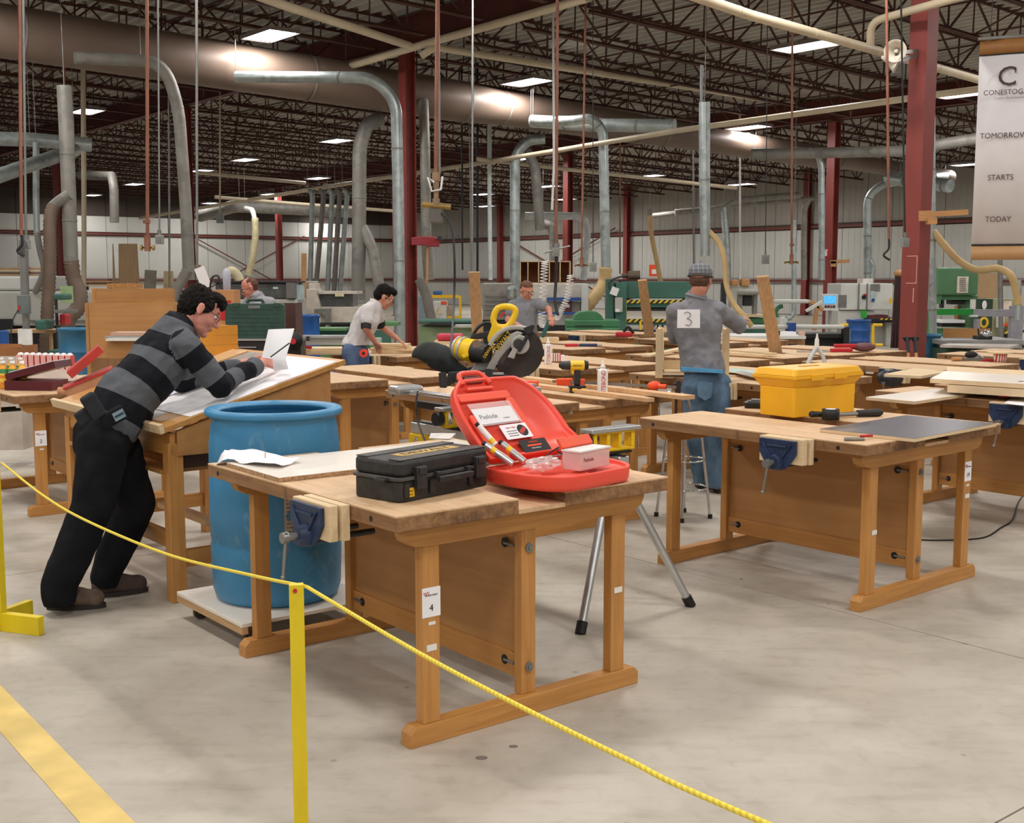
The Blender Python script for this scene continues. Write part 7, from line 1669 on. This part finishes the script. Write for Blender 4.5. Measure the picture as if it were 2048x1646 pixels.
def shoe(par,heel,toe,m_,sole_m,s=1.,name='shoe',h=.09):
    heel=Vector(heel);toe=Vector(toe); d=(toe-heel); L=d.length; d.normalize(); z0=.014
    P=[ecap(heel+d*.05+UP*.060,heel+d*(L-.055)+UP*.050,.050,.048,UP.cross(d),.92,1.0),ecap(heel+d*.05+UP*.06,heel+d*.065+UP*(h+.03),.046,.046),ecap(heel+d*.06+UP*.10,heel+d*(L*.60)+UP*.068,.040,.042)]
    P=[([Vector(v) for v in vs],fs) for vs,fs in P]
    o=fuse(name,P,.008,m_,par,3,cut=[(Vector((0,0,.022)),Vector((0,0,-1)))])
    poly=[]; x=UP.cross(d)
    for k in range(20):
        a=2*math.pi*k/20; poly.append(heel+d*(L/2+math.cos(a)*L/2*.99)+x*(math.sin(a)*(.046+.006*math.cos(a))))
    vs=[p+UP*.0 for p in poly]+[p+UP*.024 for p in poly]; n=20
    vs=[Vector((v.x,v.y,v.z-heel.z+(.001 if i<20 else .001))) for i,v in enumerate(vs)]
    MB().add(vs,[tuple(range(n-1,-1,-1)),tuple(range(n,2*n))]+[(i,(i+1)%n,(i+1)%n+n,i+n) for i in range(n)]).build('sole',sole_m,o)
    return o
def wr(amp,sc,seed=0.,st=(1,1,1)): 
    return lambda v: amp*(noise.noise(Vector((v.x*sc*st[0]+seed,v.y*sc*st[1],v.z*sc*st[2])))+.5*noise.noise(Vector((v.x*sc*2.3*st[0]+seed,v.y*sc*2.3*st[1],v.z*sc*2.3*st[2]))))
def stripes_attr(name,c1,c2,period,duty,off=0.):
    m,t,b=nt(name); a=N(t,'ShaderNodeAttribute',attribute_name='axial')
    x=N(t,'ShaderNodeMath',operation='ADD',inputs={1:off+100*period}); t.links.new(a.outputs['Fac'],x.inputs[0])
    d=N(t,'ShaderNodeMath',operation='DIVIDE',inputs={1:period}); t.links.new(x.outputs[0],d.inputs[0])
    f=N(t,'ShaderNodeMath',operation='FRACT'); t.links.new(d.outputs[0],f.inputs[0]); g=N(t,'ShaderNodeMath',operation='GREATER_THAN',inputs={1:duty}); t.links.new(f.outputs[0],g.inputs[0])
    mx=N(t,'ShaderNodeMix',data_type='RGBA'); t.links.new(g.outputs[0],mx.inputs[0]); mx.inputs[6].default_value=lin(c1); mx.inputs[7].default_value=lin(c2)
    t.links.new(mx.outputs[2],b.inputs['Base Color']); b.inputs['Roughness'].default_value=.9; b.inputs['Specular IOR Level'].default_value=.2
    tc=N(t,'ShaderNodeTexCoord'); n2=N(t,'ShaderNodeTexNoise',inputs={'Scale':180.,'Detail':2.}); t.links.new(tc.outputs['Object'],n2.inputs['Vector']); bp=N(t,'ShaderNodeBump',inputs={'Strength':.3,'Distance':.004}); t.links.new(n2.outputs['Fac'],bp.inputs['Height']); t.links.new(bp.outputs[0],b.inputs['Normal'])
    return m
def cloth(name,col,bump=.25,var=.12): return mat(name,col,.92,0,var,9.,bump,160.,spec=.2)
def hair(par,c,R,m_,s=1.,shape=(),vox=.007,amp=.010,sc=38.):
    c=Vector(c); P=[]
    for (x,y,z,a,b,d) in shape: P.append(eell(c+R@Vector((x,y,z))*s,(a*s,b*s,d*s),R))
    return fuse('hair',P,vox,m_,par,1,wr(amp,sc,2.))
HAIR=[(-.022,0,.046,.102,.086,.088),(-.058,0,.0,.062,.078,.072),(.035,0,.098,.062,.068,.040),(-.04,0,-.045,.05,.058,.040)]
# ---------- 1: man in the striped sweater ----------
lf=Vector((-.782,-.624,0)); FW=Vector((.782,.624,0)); RT=Vector((.624,-.782,0))
M0=Vector((-2.26,6.06,0))
def MN(px,py,l=0.,M0=M0,FW=FW,RT=RT):
    """point seen at that pixel on the vertical plane through M0 + RT*l along FW"""
    r=Vector(_ray(px,py)); o=Vector((0,0,CAMH)); p=M0+RT*l; n=Vector((RT.x,RT.y,0)); t=(p-o).dot(n)/r.dot(n); return o+r*t
man=thing('person','man in a grey and black striped sweater and black trousers leaning over the drafting table','person',M0)
man.location=(0,0,0)
hc=MN(400,624,.02)
HR=frame(FW*.80-UP*.60+RT*.42,UP*.8+FW*.60)
nk=MN(352,655,0.); sh=[MN(372,688,.19),MN(372,672,-.19)]; 
ch_=MN(318,722,0); wa=MN(248,800,0); pv=MN(212,866,0)
el=[MN(440,772,.24),DT(-.60,.36,.07)]; wrp=[DT(-.23,.69,.085),DT(-.50,.72,.06)]
hips=[MN(205,892,.09),MN(228,892,-.09)]; kn=[MN(186,1015,.11),MN(272,1008,-.10)]; an=[MN(118,1168,.12),MN(212,1150,-.10)]
hd=[(MN(540,728,.0)),]
B=[]
hs=1.04
B+=head_prims(hc,HR,hs)
B.append(ecap(hc+HR@Vector((-.02,0,-.06)),nk,.056,.060)); B.append(ecap(nk,ch_,.075,.11,RT,1.3,1.4)); B.append(ecap(ch_,wa,.11,.10,RT,1.4,1.35)); B.append(ecap(wa,pv,.10,.12,RT,1.35,1.35))
for k in(0,1):
    B.append(ecap(nk.lerp(ch_,.35),sh[k],.05,.05)); B.append(ecap(sh[k],el[k],.045,.038)); B.append(ecap(el[k],wrp[k],.038,.026,UP.cross(wrp[k]-el[k]),1.,1.15))
    B.append(ecap(hips[k],kn[k],.075,.05)); B.append(ecap(kn[k],an[k],.05,.036));
dR=(wrp[0]-el[0]).normalized()
B+=hand_prims(wrp[0],dR*.9+FW*.2+UP*.15,RT*.9+UP*.55,1,.95,1.0)
dL=(wrp[1]-el[1]).normalized()
B+=hand_prims(wrp[1],dL+RT*.25+UP*.25,UP*.8-RT*.2+lf*.2,-1,.8,1.0)
body=fuse('body',B,.0048,M_SKIN2,man,3)
eyes(hc,HR,man)
M_HAIR1=mat('black_hair','#17120f',.75,0,.35,60.,.6,120.,spec=.15)
hair(man,hc,HR,M_HAIR1,hs,HAIR+[(.070,0,.085,.032,.060,.024),(-.07,0,.03,.06,.075,.09),(-.04,0,.085,.08,.075,.045),(.02,.066,.035,.035,.018,.036),(.02,-.066,.035,.035,.018,.036),(.018,.073,.005,.012,.008,.022),(.018,-.073,.005,.012,.008,.022),(-.075,0,-.03,.036,.05,.045)],.006,.007,60.)
gl=MB()
for k in(-1,1):
    gl.tube([hc+HR@Vector((.108,k*.033+.026*math.cos(a*math.pi/8),.006+.018*math.sin(a*math.pi/8))) for a in range(16)],.0016,5,False,True,True)
    gl.tube([hc+HR@Vector(p) for p in((.106,k*.058,.012),(.08,k*.074,.014),(.0,k*.085,.016),(-.02,k*.084,.0))],.0018,5)
gl.tube([hc+HR@Vector((.109,-.008,.010)),hc+HR@Vector((.113,0,.013)),hc+HR@Vector((.109,.008,.010))],.0016,5)
gl.build('glasses',M_DARK,man)
# sweater
S_=[]
S_.append(ecap(nk+(ch_-nk)*.05,ch_,.098,.150,RT,1.35,1.34)); S_.append(ecap(ch_,wa,.150,.148,RT,1.34,1.25)); S_.append(ecap(wa,pv.lerp(wa,.25),.148,.150,RT,1.25,1.22)); S_.append(ecap(wa.lerp(pv,.3)+FW*.08-UP*.02,pv.lerp(wa,.5)+FW*.08,.10,.09,RT,1.3,1.3))
S_.append(ecap(nk,ch_.lerp(nk,.3)+UP*.03,.088,.10,RT,1.2,1.4))
for k in(0,1):
    S_.append(ecap(nk.lerp(ch_,.3),sh[k],.085,.082)); S_.append(ecap(sh[k],el[k],.082,.066)); cuff=wrp[k]-(wrp[k]-el[k]).normalized()*.0
    S_.append(ecap(el[k],el[k].lerp(wrp[k],.82),.064,.046))
bones=[(nk,ch_,.15,0.,1.),(ch_,wa,.15,(ch_-nk).length,1.),(wa,pv,.16,(ch_-nk).length+(wa-ch_).length,1.)]
for k in(0,1): bones+=[(sh[k],el[k],.075,.035,1.),(el[k],wrp[k],.055,.035+(el[k]-sh[k]).length,1.)]
M_SW=stripes_attr('striped_knit','#5b5e63','#17191f',.205,.5,.03)
fold=wr(.016,6.,1.); fold2=wr(.006,16.,5.)
fuse('sweater',S_,.009,M_SW,man,5,lambda v: fold(v)+fold2(v),bones)
# collar
cN_=(nk-hc).normalized()
MB().tube([nk-cN_*.02+(frame(cN_,FW)@Vector((0,.078*math.cos(a*math.pi/8),.082*math.sin(a*math.pi/8)))) for a in range(16)],.013,7,False,True,True).build('collar',mat('navy_collar','#1b2028',.9),man)
P_=[]
P_.append(ecap(pv.lerp(wa,.32),pv,.135,.158,RT,1.25,1.18)); P_.append(ecap(pv+lf*.03,pv+lf*.045-UP*.05,.135,.125,RT,1.2,1.2))
for k in(0,1):
    P_.append(ecap(hips[k]-UP*.01,kn[k],.135,.108)); P_.append(ecap(kn[k],an[k],.108,.088)); P_.append(ecap(an[k],Vector((an[k].x,an[k].y,.09)),.088,.084))
    P_.append(ecap(pv,hips[k]-UP*.04,.13,.125))
M_TR=cloth('black_denim','#15161a',.3,.3)
f3=wr(.012,7.,9.,(1,1,.8)); fuse('trousers',P_,.011,M_TR,man,4,f3,None,[(Vector((0,0,.055)),Vector((0,0,-1)))])
M_SHOE=mat('brown_suede','#6d5a4c',.85,0,.2,20.); M_SOLE=mat('dark_sole','#2d2723',.7)
h0=FL(92,1219);t0=FL(216,1214); shoe(man,h0,h0+(t0-h0).normalized()*.30,M_SHOE,M_SOLE)
h1=FL(183,1196);t1=FL(310,1180); shoe(man,h1,h1+(t1-h1).normalized()*.30,mat('dark_suede','#4a3a35',.85,0,.2,20.),M_SOLE)
# belt pouches
def pouch(label,px,py,l,d,m_,ang,lbl=None):
    c=MN(px,py,l); R=frame(FW,UP).to_4x4(); T=Matrix.Translation(c)@Matrix.Rotation(ang,4,RT)@R
    o=MB(T).b2((-d[0]/2,-d[2]/2,-d[1]/2),(d[0]/2,d[2]/2,d[1]/2)).build('belt_pouch',m_,man,.012)
    if lbl: MB(T).b2((-.005,-d[2]/2-.002,-d[1]*.3),(d[0]*.42,-d[2]/2-.0002,d[1]*.3)).build('pouch_label',lbl,o); MB(T).b2((.0,-d[2]/2-.0032,-.006),(d[0]*.38,-d[2]/2-.0022,.006)).build('label_band',mat('teal_print','#2f4a5c',.5),o)
    return o
pouch('',186,812,.245,(.075,.13,.05),cloth('pouch_grey','#34363a'),.5); pouch('',168,832,.215,(.08,.07,.04),cloth('pouch_grey','#34363a'),.5)
pouch('',226,834,.235,(.13,.075,.045),cloth('pouch_black','#1c1c1e'),.42,mat('pouch_label_grey','#8fa2aa',.5))
# ---------- generic standing figure ----------
def person(label,J,fw,hair_m,hair_shape,shirt_m,pants_m,vox=.008,sleeve=1.,headf=None,headup=None,skin=M_SKIN,hs=1.,hands=((.5,None,1),(.5,None,-1)),shoes=None,build=1.,face=True,tshirt=False,fold=.012,collar=None,shseed=3.):
    pr=thing('person',label,'person',(0,0,0)); fw=Vector(fw).normalized(); rt=Vector((fw.y,-fw.x,0)); b=build
    R=frame(headf or fw,headup or UP); hc=J['head']; B=head_prims(hc,R,hs)
    nk,ch,wa,pv=J['neck'],J['chest'],J['waist'],J['pelvis']
    B+= [ecap(hc+R@Vector((-.02,0,-.06)),nk,.055,.060),ecap(nk,ch,.058,.10,rt,1.0,1.3),ecap(ch,wa,.11,.10,rt,1.4,1.3),ecap(wa,pv,.10,.11,rt,1.3,1.3)]
    for k in(0,1):
        s_,e,w=J['sh'][k],J['el'][k],J['wr'][k]; B+=[ecap(nk.lerp(ch,.55),s_,.045,.045),ecap(s_,e,.046*b,.038*b),ecap(e,w,.040*b,.027)]
        c_,n_,sd=hands[k]; d=(w-e).normalized(); B+=hand_prims(w,d,n_ if n_ is not None else UP,sd,c_)
        B+=[ecap(J['hip'][k],J['knee'][k],.075,.05),ecap(J['knee'][k],J['ank'][k],.05,.036)]
    fuse('body',B,vox,skin,pr,2)
    if face: eyes(hc,R,pr,hs)
    if hair_m: hair(pr,hc,R,hair_m,hs,hair_shape,.009,.006,30.)
    S_=[ecap(nk+(ch-nk)*.10,ch,.080,.140*b,rt,1.15,1.42),ecap(ch,wa,.140*b,.128*b,rt,1.42,1.32),ecap(wa,pv+(wa-pv)*.15,.128*b,.138*b,rt,1.32,1.28)]
    bones=[]
    for k in(0,1):
        s_,e,w=J['sh'][k],J['el'][k],J['wr'][k]; S_.append(ecap(nk.lerp(ch,.42),s_,.072,.074)); 
        if sleeve>=1: S_+=[ecap(s_,e,.072,.056),ecap(e,e.lerp(w,.86),.055,.042)]
        else: S_.append(ecap(s_,s_.lerp(e,sleeve),.072,.072))
    tn=(hc-nk).normalized(); Rn=frame(tn.cross(rt),tn)
    MB().tube([nk+(ch-nk)*.02+Rn@Vector((.072*math.cos(a*math.pi/8),.076*math.sin(a*math.pi/8),-.004)) for a in range(16)],.012,6,False,True,True).build('crew_collar',shirt_m,pr)
    f1=wr(fold,7.,shseed,(1,1,.7)); f2=wr(fold*.4,18.,shseed)
    zc=pv.z+.035
    fuse('shirt',S_,.010,shirt_m,pr,4,lambda v:f1(v)+f2(v),None,[(Vector((0,0,zc)),Vector((0,0,-1)))])
    P_=[ecap(pv.lerp(wa,.12),pv-UP*.03,.120*b,.130*b,rt,1.30,1.25)]
    for k in(0,1): P_+=[ecap(pv.lerp(J['hip'][k],.7),J['hip'][k]-UP*.04,.120*b,.118*b),ecap(J['hip'][k],J['knee'][k],.118*b,.102*b),ecap(J['knee'][k],J['ank'][k],.102*b,.094*b),ecap(J['ank'][k],Vector((J['ank'][k].x,J['ank'][k].y,.07)),.094*b,.096*b)]
    f3=wr(.012,8.,shseed+4,(1,1,.8)); fuse('jeans',P_,.010,pants_m,pr,3,f3,None,[(Vector((0,0,.045)),Vector((0,0,-1)))])
    for k in(0,1):
        hl=Vector((J['ank'][k].x,J['ank'][k].y,0))-fw*.07; shoe(pr,hl,hl+fw*.28+rt*(.03 if k==0 else -.03),shoes[0],shoes[1])
    return pr,R
def JP(Y,**k): return {n:(PT(v[0],v[1],Y+(v[2] if len(v)>2 else 0)) if not isinstance(v[0],(tuple,list)) else [PT(a[0],a[1],Y+(a[2] if len(a)>2 else 0)) for a in v]) for n,v in k.items()}
M_DEN=mat('blue_denim','#5a7288',.9,0,.38,6.,.3,150.,spec=.2,stretch=(1,1,.6)); M_DEN2=mat('worn_denim','#596a88',.9,0,.3,6.,.3,150.,spec=.2)
# 2: man in the grey cap, seen from behind
J=JP(9.34,head=(1401,562),neck=(1392,592),chest=(1394,640,.02),waist=(1400,700),pelvis=(1408,752),
  sh=[(1436,618),(1354,622)],el=[(1480,652,.12),(1346,676,.16)],wr=[(1482,640,.36),(1368,664,.42)],
  hip=[(1434,775),(1392,775)],knee=[(1436,880,-.02),(1398,872,.10)],ank=[(1436,968),(1407,953,.18)])
FWC=Vector((.10,1,0))
cap_man,RC_=person('man in grey plaid cap with a paper number 3 on his grey back',J,FWC,mat('brown_hair','#5e4033',.8,0,.2,40.),[(-.03,0,.0,.08,.082,.06)],cloth('grey_shirt','#85858a',.25,.08),M_DEN,.007,1.,headf=Vector((.45,.88,-.12)),shoes=(mat('tan_boot','#6e5444',.8),M_SOLE),fold=.016,hands=((.7,UP,1),(.7,UP,-1)))
c=J['head']; P_=[eell(c+RC_@Vector((-.012,0,.062)),(.112,.094,.084),RC_)]
m_cap=None
def plaid():
    m,t,b=nt('plaid_wool'); tc=N(t,'ShaderNodeTexCoord'); sp=N(t,'ShaderNodeSeparateXYZ'); t.links.new(tc.outputs['Object'],sp.inputs[0]); outs=[]
    for ax,per in((0,.035),(2,.030)):
        d=N(t,'ShaderNodeMath',operation='DIVIDE',inputs={1:per}); t.links.new(sp.outputs[ax],d.inputs[0]); f=N(t,'ShaderNodeMath',operation='FRACT'); t.links.new(d.outputs[0],f.inputs[0]); g=N(t,'ShaderNodeMath',operation='LESS_THAN',inputs={1:.16}); t.links.new(f.outputs[0],g.inputs[0]); outs.append(g)
    a=N(t,'ShaderNodeMath',operation='ADD'); t.links.new(outs[0].outputs[0],a.inputs[0]); t.links.new(outs[1].outputs[0],a.inputs[1]); a2=N(t,'ShaderNodeMath',operation='MULTIPLY',inputs={1:.5}); t.links.new(a.outputs[0],a2.inputs[0])
    mx=N(t,'ShaderNodeMix',data_type='RGBA'); t.links.new(a2.outputs[0],mx.inputs[0]); mx.inputs[6].default_value=lin('#66696d'); mx.inputs[7].default_value=lin('#a2a5a8'); t.links.new(mx.outputs[2],b.inputs['Base Color']); b.inputs['Roughness'].default_value=.95; return m
cp=fuse('cap',P_,.007,plaid(),cap_man,2,None,None,[(c+RC_@Vector((0,0,.030)),-(RC_@Vector((.12,0,1))))])
m=MB(); m.tube([c+RC_@Vector((-.012+.110*math.cos(a*math.pi/12),.093*math.sin(a*math.pi/12),.034)) for a in range(24)],.007,6,False,True,True); m.build('cap_band',mat('cap_band_dark','#4d5054',.9),cp)
MB().ell(c+RC_@Vector((-.012,0,.148)),(.007,.007,.004),8,6).build('cap_button',mat('cap_band_dark','#4d5054',.9),cp)
# number sheet on his back
v=[PT(1355,619,9.125),PT(1400,619,9.125),PT(1400,656,9.12),PT(1354,656,9.12)]
bk=MB(); n_=Vector((0,-.0012,0)); bk.add([p for p in v]+[p+n_ for p in v],[(0,1,2,3),(7,6,5,4),(0,4,5,1),(1,5,6,2),(2,6,7,3),(3,7,4,0)]); ns=bk.build('number_sheet',M_PAPER,cap_man)
# a handwritten 3
pts=[(1368,627),(1375,624),(1381,628),(1380,634),(1374,637),(1381,640),(1383,646),(1378,651),(1371,649)]
MB().tube(smooth_path([PT(x,y,9.112) for x,y in pts],6),.0022,5).build('handwritten_three',M_INK,ns)
MB().add([Vector(p) for p in (PT(1362,742,9.17),PT(1446,747,9.17),PT(1446,740,9.17),PT(1362,734,9.17))]+[Vector(p)+Vector((0,.03,0)) for p in (PT(1362,742,9.17),PT(1446,747,9.17),PT(1446,740,9.17),PT(1362,734,9.17))],[(0,1,2,3),(7,6,5,4),(0,4,5,1),(2,6,7,3)]).build('blue_shirt_hem',cloth('sky_blue','#5fa3d0'),cap_man)
pk_=MB(); v=[PT(1394,762,9.17),PT(1424,766,9.17),PT(1422,793,9.165),PT(1410,800,9.165),PT(1396,792,9.165)]; pk_.add(v+[p+Vector((0,-.008,0)) for p in v],[(0,1,2,3,4),(9,8,7,6,5)]+[(i,(i+1)%5,(i+1)%5+5,i+5) for i in range(5)]); pk_.build('back_pocket',mat('pocket_denim','#5d7890',.9,0,.2,12.),cap_man,.003)
# 3: man in the white t-shirt
J=JP(12.45,head=(768,594),neck=(752,608),chest=(735,635),waist=(718,672),pelvis=(708,696),
  sh=[(734,622,-.19),(752,618,.19)],el=[(732,655,-.24),(762,652,.24)],wr=[(749,683,-.12),(793,676,.22)],
  hip=[(706,706,-.09),(716,706,.09)],knee=[(715,800,-.09),(722,800,.09)],ank=[(700,862,-.09),(716,856,.12)])
for k in(0,1): J['knee'][k].z=.48; J['ank'][k].z=.10
wm,_=person('dark haired man in a white t-shirt and jeans leaning over boards by the central column',J,(1,.15,0),M_HAIR1,HAIR,cloth('white_cotton','#d3d0d0',.2,.04),M_DEN2,.008,.50,headf=Vector((.80,.12,-.58)),headup=Vector((.5,0,.85)),shoes=(M_SHOE,M_SOLE),hands=((.4,UP,1),(.4,UP,-1)),fold=.012)
for k in(0,1): s_,e=J['sh'][k],J['el'][k]; MB().cyl(s_.lerp(e,.62),e+(e-s_)*.08,.058,16,.052).build('elbow_sleeve',M_BLACK,wm)
c=PT(728,706,12.22); MB().cyl(c,c+Vector((0,-.04,0)),.042,16).build('tape_measure',mat('neon_orange','#f0452c',.4),wm); MB().cyl(c+Vector((0,-.0405,0)),c+Vector((0,-.045,0)),.016,10).build('tape_hub',M_DARK,wm)
def glasses(par,c,R,s=1.):
    g=MB()
    for k in(-1,1):
        g.tube([c+R@Vector((.108,k*.033+.026*math.cos(a*math.pi/6),.006+.018*math.sin(a*math.pi/6)))*s for a in range(12)],.002,4,False,True,True); g.tube([c+R@Vector((.106,k*.058,.012)),c+R@Vector((.0,k*.085,.014))],.002,4)
    g.tube([c+R@Vector((.109,-.008,.010)),c+R@Vector((.109,.008,.010))],.002,4); return g.build('glasses',M_DARK,par)
glasses(wm,J['head'],_)
# 4: man in the grey t-shirt behind the saw
J=JP(15.6,head=(1053,582),neck=(1046,600,.03),chest=(1047,622,.03),waist=(1048,652),pelvis=(1049,672),
  sh=[(1026,610),(1076,608)],el=[(1016,640,-.05),(1098,618,-.08)],wr=[(1040,652,-.32),(1101,634,-.22)],
  hip=[(1040,680),(1060,680)],knee=[(1038,740),(1062,740)],ank=[(1036,800),(1062,800)])
for k in(0,1): J['knee'][k].z=.48; J['ank'][k].z=.10
gm,R_=person('man in a grey t-shirt with glasses working behind the miter saw',J,(.25,-1,0),mat('short_brown_hair','#6a4a38',.85,0,.2,40.),[(-.035,0,.04,.085,.084,.08),(-.01,0,.085,.085,.075,.05),(-.05,0,-.02,.05,.07,.05)],cloth('heather_grey','#83858b',.2,.06),cloth('dark_grey_trousers','#4c4c52'),.008,.5,headf=Vector((.45,-.80,-.45)),headup=Vector((.1,-.3,.9)),shoes=(M_SHOE,M_SOLE),hands=((.7,UP,1),(.8,UP,-1)),fold=.010)
glasses(gm,J['head'],R_)
tl=MB().cyl((0,0,0),Vector((-.10,.0,-.22)),.03,10).build('hand_router',mat('teal_tool','#1f5a5a',.4),None); tl.location=J['wr'][1]+Vector((-.01,-.05,-.04)); tag(tl,'dark teal hand tool in the grip of the man in the grey t-shirt','power tool')
# 5: man with the grey collar far left
J=JP(14.6,head=(500,577),neck=(514,592),chest=(522,616),waist=(524,650),pelvis=(524,672),
  sh=[(498,604,.12),(540,606,-.1)],el=[(488,640,.1),(540,646,-.2)],wr=[(478,660,-.1),(505,660,-.35)],
  hip=[(516,680),(534,680)],knee=[(514,740),(534,740)],ank=[(514,800),(536,800)])
for k in(0,1): J['knee'][k].z=.48; J['ank'][k].z=.10
cm,R_=person('balding man with grey collared shirt looking down behind the green tool case',J,(-.7,-.7,0),mat('thin_red_hair','#5e3a2e',.85,0,.2,40.),[(-.045,0,.03,.078,.084,.08),(-.02,0,.082,.08,.072,.045),(-.05,0,-.02,.05,.07,.05)],cloth('collar_grey','#9b9a9e',.2,.06),cloth('dark_grey_trousers','#4c4c52'),.008,.9,headf=Vector((-.78,-.35,-.45)),headup=Vector((-.3,-.1,.9)),skin=mat('ruddy_skin','#c8806e',.55,0,.06,14.),shoes=(M_SHOE,M_SOLE),fold=.008)
n_=J['neck']; MB().tube([n_+Vector((.075*math.cos(a*math.pi/8),.07*math.sin(a*math.pi/8),-.01-.02*math.sin(a*math.pi/8))) for a in range(16)],.016,6,False,True,True).build('shirt_collar',cloth('collar_grey','#9b9a9e'),cm)
glasses(cm,J['head'],R_)
